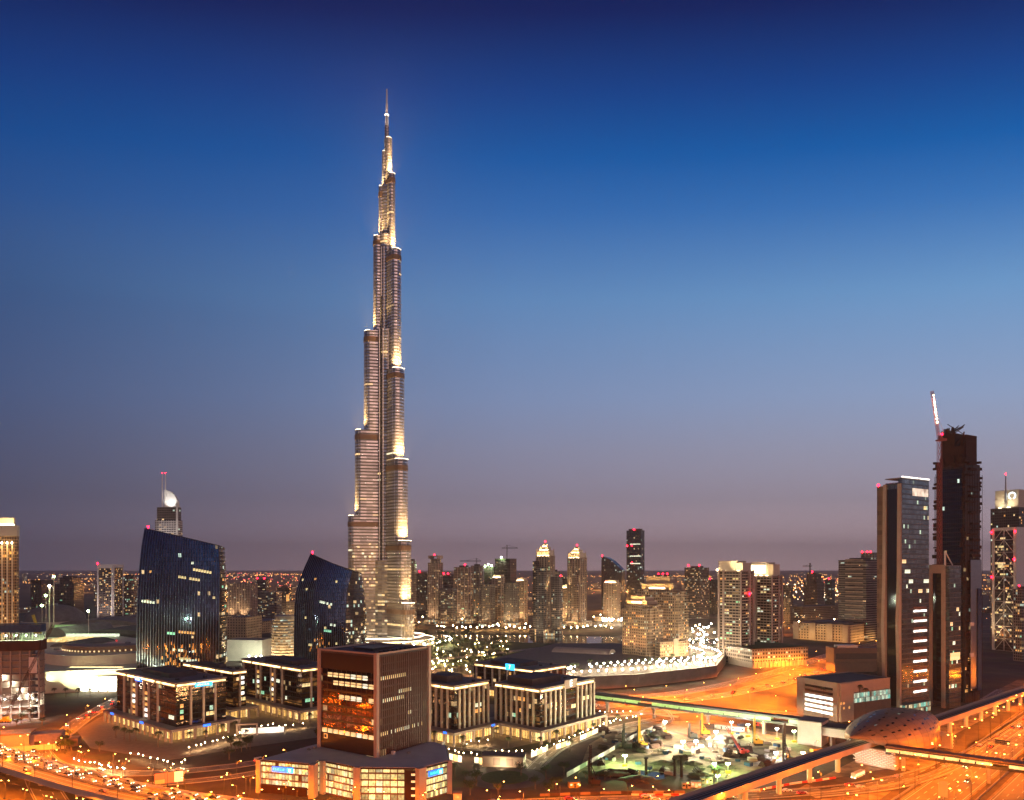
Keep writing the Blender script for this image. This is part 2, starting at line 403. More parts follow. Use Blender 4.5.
hd = Vector((.7, .714)); hn = Vector((.714, -.7))                      # main highway direction and its right-hand side
def hwy(s, n): v = hd * s + hn * n; return (v.x, v.y)
apron = MB(); apron.add([Vector((*hwy(s, n), .02)) for s, n in ((-150, -166), (900, -160), (900, 60), (-150, 60))], [(0, 3, 2, 1)]); tag(apron.build('highway_verge', M['sand']), kind='structure')
road('highway_inbound', W(*[hwy(s, -107) for s in (-150, 200, 500, 900)]), 22, 5, .07)
road('highway_outbound', W(*[hwy(s, -76) for s in (-150, 200, 500, 900)]), 22, 5, .07)
road('service_road', W((-60, 352), (43, 365), (94, 368), (136, 375), (187, 390), (247, 426), (344, 512), (520, 690), (760, 935)), 11, 3, .11)
road('slip_road', W((150, 372), (196, 386), (232, 408), (270, 440), (330, 497), (430, 598)), 7, 2, .15)
road('canal_road_outer', W((60, 640), (113, 655), (176, 694), (259, 776), (347, 882), (430, 985), (560, 1130)), 15, 4, .06)
road('canal_road_inner', W((62, 606), (125, 628), (196, 668), (284, 748), (372, 852), (456, 950), (590, 1100)), 15, 4, .06)
tag(MB().prism([(40, 600), (112, 618), (200, 665), (290, 745), (378, 850), (470, 960), (430, 990), (345, 890), (255, 782), (172, 700), (110, 662), (40, 648)], 0, .03).build('canal_road_verge', M['sand']), kind='structure')
road('underpass_road', W((40, 560), (110, 585), (190, 590), (262, 560), (330, 560), (460, 690)), 13, 3, .09)
road('mall_road', W((-345, 700), (-341, 640), (-326, 566), (-312, 520), (-300, 478), (-283, 440), (-255, 400), (-215, 350)), 13, 3, .06)
road('loop_road', W((-300, 470), (-262, 428), (-210, 412), (-160, 428), (-120, 462), (-70, 480), (-20, 470), (12, 428)), 10, 3, .09)
road('inner_street', W((-222, 380), (-186, 392), (-150, 408), (-126, 436), (-130, 470)), 8, 2, .12)
road('plaza_street', W((12, 420), (30, 470), (66, 520), (110, 560)), 9, 2, .13)
road('ground_ramp', W((-440, 420), (-340, 378), (-270, 352), (-200, 332), (-120, 318)), 15, 4, .06)
road('city_avenue', W((-140, 880), (0, 1010), (150, 1180), (330, 1500), (600, 2200)), 16, 4, .05, kerb=False)
# planted strips and barriers between the carriageways
for nm, pts in (('planted_strip', [hwy(s, n) for s, n in ((-100, -124), (250, -123), (420, -127), (600, -123), (900, -123), (900, -119.5), (-100, -119.5))]), ('planted_strip', [hwy(s, n) for s, n in ((-150, -94.6), (900, -94.6), (900, -88.6), (-150, -88.6))]),
                ('planted_strip', [(160, 382), (196, 397), (226, 418), (218, 424), (186, 408), (156, 392)]), ('planted_strip', [(262, 446), (318, 500), (398, 584), (388, 590), (306, 510), (254, 452)]), ('planted_strip', [(120, 366), (150, 366), (200, 381), (240, 407), (236, 412), (190, 388), (140, 373)]), ('planted_strip', [(300, 470), (350, 516), (440, 606), (428, 606), (340, 520), (294, 478)]),
                ('planted_strip', [(-300, 410), (-240, 380), (-190, 372), (-196, 384), (-246, 402), (-290, 428)]), ('planted_strip', [(-250, 360), (-200, 346), (-130, 334), (-130, 342), (-200, 352), (-246, 368)]), ('planted_strip', [(150, 640), (205, 690), (292, 795), (286, 800), (196, 700), (142, 650)]), ('planted_strip', [(66, 626), (112, 636), (112, 646), (66, 634)])):
    tag(MB().prism(pts, -.2, .12).build(nm, M['soil']), kind='structure')
for n_, lb in ((-91.6, 'long concrete barrier in the middle of the wide highway'), (-121, 'long steel barrier on the station side of the highway')):
    bl = [Vector((*hwy(s_, n_), 0)) for s_ in range(-100, 880, 40)]; o_ = rail(MB(), bl, 0, .5, .1, 1.0).build('crash_barrier', M['concrete']); tag(o_, lb, 'barrier')
# roundabout
cx, cyy = -4, 404
rb = MB(); rows = []
for i in range(33):
    a = 2 * math.pi * i / 32; rows.append([(cx + r * math.cos(a), cyy + r * math.sin(a), .17) for r in (22, 13)])
rb.grid(rows); tag(rb.build('roundabout_road', M['asphalt']), kind='structure')
rb = MB(); rb.cyl(cx, cyy, 0, .34, 13, 12.7, 32); tag(rb.build('roundabout_island', M['grass']), kind='structure')

# left flyover
FLY = smoothline([Vector(p) for p in ((-640, 670, 9.5), (-430, 530, 9), (-310, 432, 8.6), (-192, 357, 8), (-122, 331, 7), (-40, 312, 6), (60, 300, 5))], 8)
t = empty('road_flyover', (-310, 432, 0), 0, 'orange lit road flyover on piers crossing the bottom left corner', 'flyover')
def under(t, *objs):
    for o in objs:
        o.parent = t; o.location = -Vector(t.location)
        if t.rotation_euler.z: raise RuntimeError
FLYW = 21
under(t, strip(MB(), FLY, -10.2, 10.2, 0).build('road_deck', M['road']))
gb = MB(); rail(gb, FLY, 0, 20.6, -1.6, -.06); under(t, gb.build('deck_girder', M['concrete']))
for d in (-10.5, 10.5): under(t, rail(MB(), FLY, d, .5, -1.9, 1.15).build('parapet', M['cream']))
lm = MB()
for d in (-6.9, -3.4, .2, 3.6, 7): strip(lm, FLY, d, d + .22, .03)
under(t, lm.build('lane_marking', M['paint']))
under(t, rail(MB(), FLY, .1, .35, .02, .8).build('median_barrier', M['concrete']))
for p, a in along(FLY, 36, 14):
    pr = MB(); pr.cyl(p.x, p.y, -.2, p.z - 2.6, 1.5, 1.5, 10); pr.wall((p.x + 7 * math.sin(a), p.y - 7 * math.cos(a)), (p.x - 7 * math.sin(a), p.y + 7 * math.cos(a)), 2.4, p.z - 2.9, p.z - 1.65)
    under(t, pr.build('pier', M['concrete']))

# raised promenade behind the retaining wall
TZ = 11.0
tp = [(-6, 690), (40, 686), (121, 712), (190, 756), (214, 776), (262, 900), (300, 1010), (60, 1010), (-30, 820)]
tag(MB().prism(tp, -.5, TZ, 0, 1).build('promenade_terrace', [M['wallstone'], M['paving']]), kind='structure')
t = empty('retaining_wall', (121, 704, 0), 0, 'long pale retaining wall below the white lit promenade', 'wall')
rw = MB()
for a, b in zip(tp[:4], tp[1:5]): rw.wall((a[0] + .6, a[1] - .9), (b[0] + .6, b[1] - .9), .8, 0, TZ + .9)
under(t, rw.build('wall_face', M['wallstone']))
rw = MB()
for a, b in zip(tp[:4], tp[1:5]): rw.wall((a[0] + .6, a[1] - .9), (b[0] + .6, b[1] - .9), 1.3, TZ + .92, TZ + 1.2)
under(t, rw.build('coping', M['concrete']))
# canal bed and parkland
tag(MB().prism([(-10, 640), (48, 655), (130, 688), (205, 738), (206, 728), (140, 672), (60, 640)], 0, .03).build('planted_bank', M['soil']), kind='structure')
tag(MB().prism([(-190, 860), (20, 860), (70, 1010), (60, 1180), (-150, 1180), (-230, 1000)], 0, .04).build('park_lawn', M['grass']), kind='structure')
tag(MB().prism([(-150, 1185), (40, 1120), (330, 1090), (330, 1180), (60, 1240), (-150, 1250)], 0, .06).build('lake_water', M['water']), kind='structure')
tag(MB().prism([(60, 1020), (330, 1020), (360, 1085), (60, 1110)], 0, .05).build('open_plot', M['soil']), kind='structure')
# paved plaza round the office blocks, building-site sand
tag(MB().prism([(-96, 470), (-10, 462), (34, 500), (70, 560), (64, 600), (-100, 640), (-110, 540)], 0, .04).build('office_plaza', M['paving']), kind='structure')
tag(MB().prism([(-306, 520), (-268, 470), (-205, 440), (-172, 470), (-130, 500), (-120, 640), (-330, 640)], 0, .04).build('west_plaza', M['paving']), kind='structure')
tag(MB().prism([(32, 388), (84, 378), (126, 392), (206, 460), (196, 500), (150, 556), (84, 545), (50, 480)], 0, .08).build('building_site_sand', M['sand']), kind='structure')
tag(MB().prism([(24, 384), (90, 376), (120, 388), (112, 408), (70, 412), (40, 418)], 0, .1).build('site_edge_soil', M['soil']), kind='structure')
tag(MB().prism([(52, 404), (66, 398), (84, 402), (86, 412), (70, 420), (56, 416)], 0, .14).build('site_pond', M['water']), kind='structure')

# ------------------------------------------------------------------ building helpers
def frame(name, pxL, pxF, pxR, D, a, label, cat='building', group=None, z0=0, delta=None):
    """Empty at the corner nearest the camera; local x runs along the right-hand face, local y along the left-hand face"""
    k = (pxF - 512) / F
    if delta is not None: a = math.degrees(math.atan(k)) + delta
    sa, ca = math.sin(R_(a)), math.cos(R_(a)); x = k * D; kL, kR = (pxL - 512) / F, (pxR - 512) / F
    L = (x - kL * D) / (ca + kL * sa); R = (kR * D - x) / (sa - kR * ca)
    t = empty(name, (x, D, z0), R_(90 - a), label, cat, group)
    return t, R, L
PANES = {}
def pane(mk, wd, ht):
    k = (mk, round(wd, 1), round(ht, 1))
    if k not in PANES: PANES[k] = MB().box(-wd / 2, wd / 2, -.06, .06, -ht / 2, ht / 2).mesh('window', [M[mk]])
    return PANES[k]
def windows(root, face, length, z0, z1, fh, bw, n, mu=.25, mz=.3, mats=WINS, run=1, off=0.05, pos=0.0):
    """lit windows, each its own part, sitting in the cells of the facade grid"""
    cols, r0, r1 = int(length / bw), int(math.ceil(z0 / fh)), int(z1 / fh)
    used = set(); k = 0
    while k < n and len(used) < cols * (r1 - r0) * .8 and cols > 0 and r1 > r0:
        i, j = rnd.randrange(cols), rnd.randrange(r0, r1); m_ = rnd.choice(mats)
        for q in range(rnd.randint(1, run)):
            if i + q >= cols or k >= n: break
            k += 1
            if (i + q, j) in used: continue
            used.add((i + q, j)); u = (i + q + .5) * bw; z = (j + mz + (1 - mz) / 2) * fh
            me = pane(m_, bw * (1 - mu) * .94, fh * (1 - mz) * .9)
            if face == 'y': link('window', me, root, (u, pos - off, z))
            elif face == 'x': link('window', me, root, (pos - off, u, z), (0, 0, -math.pi / 2))
BEACON = MB().ball((0, 0, .9), .9, 0).cyl(0, 0, -.6, .3, .3, .3, 6).mesh('beacon_light', [M['redlamp']])
def beacon(root, loc, s=1.0):
    o = link('beacon_light', BEACON, root, loc); o.scale = (s, s, s); return o

F_ = {}
F_['maroon'] = facade('maroon_glazing', (.016, .007, .006), (.42, .21, .13), 4.0, 3.6, .10, .20, .02, metal=1, grough=.07, wrough=.3, bumpy=.016)
F_['podium'] = facade('lit_office_glazing', (.10, .035, .018), (.05, .04, .03), 3.35, 1.25, .12, .24, .96, warm=(1, .74, .27), cool=(1, .86, .45), coolp=.3, st=1.75, wrough=.6)
F_['office'] = facade('office_glazing', (.012, .011, .011), (.24, .17, .13), 3.9, 2.6, .06, .22, .04, warm=(1, .66, .3), cool=(.7, 1, .7), st=.9, metal=1, grough=.08, bumpy=.025)
F_['shop'] = facade('shop_glazing', (.16, .09, .045), (.1, .06, .03), 7.6, 2.2, .18, .06, 1.0, warm=(1, .55, .15), cool=(1, .66, .25), st=2.2, wrough=.6)

# ------------------------------------------------------------------ foreground: dark tower on its lit podium
t, R, L = frame('office_tower', 320, 376.5, 428.5, 381.6, 33, 'dark maroon glass office tower on a yellow lit podium by the flyover', 'tower')
ox, oy = t.location.x, t.location.y
inv = Matrix.Rotation(-t.rotation_euler.z, 3, 'Z')
def loc_of(p, z=0): v = inv @ Vector((p[0] - ox, p[1] - oy, 0)); return Vector((v.x, v.y, z))
ZP, ZT = 16.5, 69.6
pod_w = [(-129, 378), (-99.5, 369.6), (-98.4, 377.5), (-95.5, 376), (-76, 363.6), (-44.8, 362.4), (-32, 376), (-37, 410), (-80, 446), (-110, 409)]
pod = [loc_of(p) for p in pod_w]
MB().prism([(p.x, p.y) for p in pod], 0, ZP - .8).build('podium', F_['podium'], t)
cpt = MB()
n = len(pod); cen = sum(pod, Vector()) / n
MB().prism([((p - cen) * 1.012 + cen)[:2] for p in pod], ZP - .8, ZP).build('podium_roof', [M['maroon']], t)
MB().prism([((p - cen) * .992 + cen)[:2] for p in pod], ZP + .01, ZP + .25).build('roof_deck', [M['deck']], t)
for i, (wd, dp) in ((0, (2.2, 2.2)), (1, (5, 2.6)), (3, (3, 2.6)), (4, (3.2, 2.4)), (5, (4.6, 2.6)), (6, (2, 2))):
    p = pod[i]; a, b = Vector(pod_w[i]), Vector(pod_w[(i + 1) % n])
    ang = math.atan2((b - a).y, (b - a).x) - t.rotation_euler.z
    MB().box(-wd / 2, wd / 2, -dp / 2 - .5, dp / 2, 0, ZP + .3).build('podium_pier', M['pink'], t, (p.x, p.y, 0), ang)
def on_edge(i, f, z, out=.3):
    a, b = pod[i], pod[(i + 1) % n]; d = (b - a).normalized(); p = a.lerp(b, f); nrm = Vector((d.y, -d.x, 0))
    return Vector((p.x + nrm.x * out, p.y + nrm.y * out, z)), math.atan2(d.y, d.x)
# brown stair panel, plinth and floor bands
p, ang = on_edge(4, .86, 0, .25); MB().box(-3.6, 3.6, -.1, .1, 0, ZP - .9).build('stair_panel', M['maroon'], t, p, ang)
for k in range(4): MB().box(-1.4, 1.4, -.1, .1, -.5, .5).build('window', M['winy'], t, on_edge(4, .9, 3.2 + k * 3.4, .45)[0], ang)
for i, f in ((0, .5), (2, .5)):
    pass
p, ang = on_edge(0, .5, 0, .2); MB().box(-14.5, 12.3, -.1, .1, 0, 4.6).build('plinth', M['maroon'], t, p, ang)
for e, f in ((0, .45), (5, .5)):
    p, ang = on_edge(e, f, 12.6, .5)
    s_ = MB().box(-6 if e == 0 else -4.5, 6 if e == 0 else 4.5, -.25, .25, -1.3, 1.3).build('blue_sign', M['bluesign'], t, p, ang)
    x1 = 6 if e == 0 else 4.5
    MB().box(x1 - 3.2, x1 - .2, -.1, .1, -1.2, 1.2).build('sign_emblem', M['cyansign'], s_, (0, -.32, 0)); MB().box(x1 - 2.2, x1 - 1.1, -.1, .1, -.7, .7).build('sign_mark', M['whitesign'], s_, (0, -.46, 0))
    lt = MB()
    for q in range(7): lt.box(-x1 + .9 + q * .95 * x1 / 6, -x1 + 1.35 + q * .95 * x1 / 6, -.05, .05, -.45, .5 if q % 3 else .8)
    lt.build('sign_lettering', M['cyansign'], s_, (0, -.30, 0))
# tower shaft
MB().box(0, R, 0, L, ZP + .3, ZT - .9).build('glass_shaft', F_['maroon'], t)
MB().box(-.35, R + .35, -.35, L + .35, ZT - .9, ZT).build('roof', M['darkroof'], t)
rp = MB()
for x0, x1, y0, y1 in ((-.5, R + .5, -.5, .1), (-.5, R + .5, L - .1, L + .5), (-.5, .1, .1, L - .1), (R - .1, R + .5, .1, L - .1)): rp.box(x0, x1, y0, y1, ZT + .01, ZT + .9)
rp.build('parapet', M['pink'], t)
pl = MB().box(R * .3, R * .7, L * .35, L * .7, ZT + .01, ZT + 1.3)
for q in range(9): pl.box(R * .12 + q * R * .08, R * .12 + q * R * .08 + 1.6, L * .12, L * .12 + 1.5, ZT + .01, ZT + 1.1)
pl.build('roof_plant', M['darksteel'], t)
for x, y in ((0, 0), (R, 0), (0, L), (R, L)): MB().box(x - 1.05, x + 1.05, y - 1.05, y + 1.05, ZP + .28, ZT + 1.1).build('corner_pier', M['pink'], t)
fn = MB(); q = 2.2
while q < R - 1.5: fn.box(q - .2, q + .2, -.85, -.02, ZP + .3, ZT - .95); q += 1.55
fn.build('facade_fins', M['maroonfin'], t)
fb = MB()
for k in range(1, 13): fb.box(-.22, -.01, 1.1, L - 1.1, ZP + k * 4.0 + .3, ZP + k * 4.0 + .62)
fb.build('floor_bands', M['maroon'], t)
MB().box(-.3, -.02, 1.1, L - 1.1, ZT - 9.5, ZT - 1).build('dark_top_band', M['maroon'], t)
MB().box(-.3, -.02, 1.1, L - 1.1, ZP + .5, ZP + 9).build('dark_bottom_band', M['maroon'], t)
bwl = (L - 3) / 9
for zz, cells in ((57.0, range(1, 8)), (52.8, range(0, 7)), (45.5, (0, 2, 3, 4, 5)), (26.5, range(0, 9))):
    for c in cells: link('window', pane(rnd.choice(['winy', 'winc', 'winy']), bwl * .8, 2.3), t, (-.15, 1.5 + (c + .5) * bwl, zz), (0, 0, -math.pi / 2))
for zz, us in ((57, range(0, 13)), (48.5, range(9, 16)), (45.2, range(1, 14)), (28, range(0, 22)), (36, (14, 15, 4))):
    for c in us:
        if rnd.random() < .82 and 1.4 + c * 1.55 < R - 2: link('window', pane(rnd.choice(['winy', 'winc', 'winy']), 1.25, 1.9), t, (2.2 + (c + .5) * 1.55, -.08, zz))
for q in range(3): pass
sg = MB().box(-.1, .1, -1.3, 1.3, -1.3, 1.3).build('emblem', M['wino'], t, (-.5, L - 5, ZP + 7)); MB().box(-.1, .1, -.8, .8, -.8, .8).build('emblem_mark', M['maroon'], sg, (-.12, 0, 0))

# ------------------------------------------------------------------ office blocks with lit arcades
STROKE = {}
def sign_strokes(mk, wd, ht, depth=.12, seed=1):
    r = random.Random(seed); mb = MB(); x = -wd / 2
    while x < wd / 2 - .5:
        c = r.uniform(.5, .9); mb.box(x, x + .25, -depth, depth, -ht / 2, ht / 2)
        if r.random() < .7: mb.box(x + .25, x + c, -depth, depth, r.choice((-ht / 2, ht / 2 - .25, -.12)), r.choice((-ht / 2, ht / 2 - .25, -.12)) + .26)
        x += c + .4
    return mb
def office_block(label, pxL, pxF, pxR, D, a, zt, ah, left, right, penthouse, ladders=(), group=None):
    t, R, L = frame('office_block', pxL, pxF, pxR, D, a, label, 'office block')
    MB().box(0, R, 0, L, ah + .2, zt - 2.2).build('glass_body', F_['office'], t)
    col = MB().box(-.6, .6, -1.1, .3, ah + .25, zt - 2.3).mesh('column', [M['cream']])
    for f in right: link('column', col, t, (min(max(f * R, .6), R - .6), -.15, 0))
    for f in left: link('column', col, t, (-.15, min(max(f * L, .6), L - .6), 0), (0, 0, -math.pi / 2))
    # attic: recessed lit band under a thin roof slab
    MB().box(.25, R - .25, .25, L - .25, zt - 2.2, zt - .5).build('attic', M['beige'], t)
    cs = MB()
    for lo, hi in ((.02, .38), (.42, .98)): cs.box(lo * R, hi * R, -.62, -.08, zt - 1.9, zt - .95)
    cs.build('cove_light', M['cove'], t)
    cs = MB()
    for lo, hi in ((.02, .3), (.34, .8), (.84, .98)): cs.box(-.62, -.08, lo * L, hi * L, zt - 1.9, zt - .95)
    cs.build('cove_light', M['cove'], t)
    MB().box(-.9, R + .9, -.9, L + .9, zt - 2.6, zt - 2.22).build('cornice', M['beige'], t)
    MB().box(-.5, R + .5, -.5, L + .5, zt - .5, zt).build('roof_slab', M['grey'], t)
    rp = MB()
    for x0, x1, y0, y1 in ((-.5, R + .5, -.5, -.1), (-.5, R + .5, L + .1, L + .5), (-.5, -.1, -.1, L + .1), (R + .1, R + .5, -.1, L + .1)): rp.box(x0, x1, y0, y1, zt + .01, zt + .5)
    rp.build('parapet', M['beige'], t)
    x0, x1, y0, y1, h = penthouse
    MB().box(x0 * R, x1 * R, y0 * L, y1 * L, zt + .02, zt + h).build('penthouse', M['darkroof'], t)
    pl = MB(); r = random.Random(int(D))
    for q in range(9):
        x, y = r.uniform(.06, .9) * R, r.uniform(.06, .9) * L
        if x0 * R - 3 < x < x1 * R + 1 and y0 * L - 3 < y < y1 * L + 1: continue
        pl.box(x, x + r.uniform(1.2, 2.6), y, y + r.uniform(1.2, 2.4), zt + .01, zt + r.uniform(.9, 1.9))
    if pl.v: pl.build('roof_plant', M['darksteel'], t)
    # arcade
    e = 7.0; x1, y1 = R + e, L + e
    MB().box(-2.2, x1 - e + 1, -2.2, y1 - e + 1, 0, ah - .6).build('shop_front', F_['shop'], t)
    MB().box(-e, x1, -e, y1, ah - .6, ah + .15).build('arcade_roof', M['beige'], t)
    bm = MB(); bm.box(-e + .1, x1 - .1, -e + .1, -e + .9, ah - 1.5, ah - .62); bm.box(-e + .1, -e + .9, -e + .95, y1 - .1, ah - 1.5, ah - .62); bm.build('arcade_beam', M['pink'], t)
    pier = MB().box(-.7, .7, -.7, .7, 0, ah - 1.52).mesh('arcade_pier', [M['pink']])
    nx, ny = max(3, int(x1 / 7)), max(3, int(y1 / 7))
    for k in range(nx + 1): link('arcade_pier', pier, t, (-e + .75 + (x1 + e - 1.5) * k / nx, -e + .75, 0))
    for k in range(1, ny + 1): link('arcade_pier', pier, t, (-e + .75, -e + .75 + (y1 + e - 1.5) * k / ny, 0))
    cl = MB(); cl.box(-e + 1.6, x1 - 1, -e + 2.0, -e + 3.0, ah - .9, ah - .66); cl.box(-e + 2, -e + 3, -e + 3.3, y1 - 1, ah - .9, ah - .66); cl.build('ceiling_light', M['shopin'], t)
    for face, f0, f1 in ladders:
        lb = MB()
        ln = L if face == 'x' else R
        for q in range(int((zt - ah - 4) / 3.9)):
            if rnd.random() < .8: link('window', pane(rnd.choice(['winy', 'winwhite', 'wino']), max(.8, (f1 - f0) * ln - .3), 2.2), t, ((-.5, (f0 + f1) / 2 * ln, ah + 2.6 + q * 3.9) if face == 'x' else ((f0 + f1) / 2 * ln, -.5, ah + 2.6 + q * 3.9)), (0, 0, -math.pi / 2 if face == 'x' else 0))
    for face, ln in (('y', R), ('x', L)): windows(t, face, ln, ah + 3, zt - 4, 3.9, 2.6, 6, .1, .3, ['winw', 'winc', 'winy', 'wing', 'wino'], 3)
    return t, R, L
blkA = office_block('dark glass office block with cyan and blue roof signs over a lit arcade', 117, 176, 226, 492, 40, 37.4, 8.4, (.27, .42, .50, .63, .71, .85), (.28, .53, .77), (.25, .8, .3, .75, 3.2), (('x', .43, .49), ('x', .64, .70)))
def blue_panel(t, face, u, z, wd, ht, mk, seed):
    if face == 'x': loc, rot = (-1.35, u, z), (0, 0, -math.pi / 2)
    else: loc, rot = (u, -1.35, z), (0, 0, 0)
    b_ = link('blue_sign', MB().box(-wd / 2, wd / 2, -.15, .15, -ht / 2, ht / 2).mesh('blue_sign', [M[mk]]), t, loc, rot)
    sign_strokes('w', wd * .8, ht * .5, .08, seed).build('sign_lettering', M['whitesign'], b_, (0, -.2, 0)); return b_
tA, RA, LA = blkA
blue_panel(tA, 'x', LA * .58, 35.2, 10, 2.6, 'bluesign', 4); blue_panel(tA, 'y', RA * .52, 35.0, 12, 2.6, 'cyansign', 9)
for face, u in (('x', LA * .9), ('x', LA * .38), ('y', RA * .5)):
    b_ = link('small_blue_sign', MB().box(-2.6, 2.6, -.12, .12, -.7, .7).mesh('small_blue_sign', [M['bluesign']]), tA, ((-7.2, u, 8.0) if face == 'x' else (u, -7.2, 8.0)), (0, 0, -math.pi / 2 if face == 'x' else 0))
office_block('dark office block with a ladder of white stair windows behind the blue signed block', 183, 233, 246, 560, 40, 36, 8.4, (.2, .5, .8), (.5,), (.2, .7, .3, .7, 2.8), (('y', .55, .85),))
blkB = office_block('black glass office block with lit roof edge left of the maroon tower', 242, 302, 336, 556, 42, 38.4, 8.4, (.3, .42, .48, .66, .73, .96), (.25, .6, .9), (.2, .75, .25, .7, 3.4), (('x', .43, .47), ('x', .67, .72)))
blkC = office_block('pale columned office block right beside the maroon tower', 414, 454, 488.5, 482, 41, 37.2, 8.6, (.14, .28, .42, .56, .70, .84, .97), (.13, .27, .41, .55, .69, .83, .97), (.2, .65, .35, .8, 4.6))
blkD = office_block('columned office block with lit roof edge and white E sign facing the building site', 495, 540, 594, 489, 42, 34.2, 8.6, (.13, .25, .37, .49, .61, .73, .85, .97), (.08, .165, .25, .335, .42, .66, .745, .83, .915, .985), (.1, .62, .3, .85, 4.6))
blkE = office_block('rear office block with a pale square roof sign and framed lower wings', 474, 534, 566, 628, 42, 27.5, 8.0, (.1, .3, .42, .55, .67, .8, .95), (.1, .3, .5, .7, .9), (.15, .7, .3, .8, 3.2))
def letter(root, ch, size, loc, rot, mk='whitesign', name='sign_letter'):
    cu = bpy.data.curves.new('sign_letter', 'FONT'); cu.body = ch; cu.size = size; cu.extrude = .15; cu.align_x = 'CENTER'; cu.align_y = 'CENTER'
    tmp = bpy.data.objects.new('tmp', cu); COL.objects.link(tmp); dg = bpy.context.evaluated_depsgraph_get(); dg.update()
    me = bpy.data.meshes.new_from_object(tmp.evaluated_get(dg)); bpy.data.objects.remove(tmp); bpy.data.curves.remove(cu)
    me.materials.clear(); me.materials.append(M[mk]); return link(name, me, root, loc, rot)
tD, RD, LD_ = blkD
bx = MB().box(RD * .42, RD * .65, -.75, -.3, 31.2, 37.2).build('sign_panel', M['beige'], tD); letter(bx, 'E', 6.2, (RD * .535, -.95, 34.4), (R_(90), 0, 0))
tE, RE, LE = blkE
bx = MB().box(-1.4, -.7, LE * .30, LE * .44, 25.2, 30.4).build('sign_panel', M['cyansign'], tE); letter(bx, '7', 5.0, (-1.6, LE * .37, 27.8), (R_(90), 0, -R_(90)))
tC, RC, LC = blkC
for face, u in (('x', 1), ('y', 14), ('x', 22)):
    link('small_blue_sign', MB().box(-1.5, 1.5, -.12, .12, -.6, .6).mesh('small_blue_sign', [M['bluesign']]), tC, ((-7.25, u, 8.2) if face == 'x' else (u + 16, -7.25, 8.2)), (0, 0, -math.pi / 2 if face == 'x' else 0))
# ------------------------------------------------------------------ the very tall stepped tower
DB = 1104.0
F_['spire'] = facade('tower_cladding', (.11, .095, .088), (.58, .55, .56), 4.7, 11, .0, .46, .02, warm=(1, .62, .26), cool=(1, .86, .55), st=1.5, metal=.75, grough=.20, wrough=.38, ior=1.7, bumpy=0)
F_['spirelow'] = facade('tower_cladding_low', (.16, .12, .09), (.50, .45, .42), 4.7, 4.0, .0, .44, .26, warm=(1, .66, .28), cool=(1, .88, .55), st=1.25, metal=.7, grough=.2, wrough=.4, ior=1.7, bumpy=0)
M['bronze_band'] = mat('bronze_band', (.20, .125, .085), .5, .5, var=.1)
M['fin'] = mat('polished_fin', (.62, .58, .54), .3, .9, var=.05)
px0 = 386.8
t = empty('stepped_tower', ((px0 - 512) / F * DB, DB, 0), 0, 'extremely tall stepped silver tower with a needle spire, floodlit gold', 'skyscraper')
zz = lambda y: zat(y, DB)
mpp = DB / F
AZ = [R_(193), R_(312), R_(68)]
def nose(az, r, hw, n=9):
    """plan of one wing: straight sides and a rounded nose reaching r from the axis"""
    d = Vector((math.cos(az), math.sin(az))); s = Vector((-d.y, d.x)); out = [s * -hw]
    for i in range(n + 1):
        th = -math.pi / 2 + math.pi * i / n
        out.append(d * (r - hw * .75) + d * (hw * .75 * math.cos(th)) + s * (hw * math.sin(th)))
    out.append(s * hw); return out
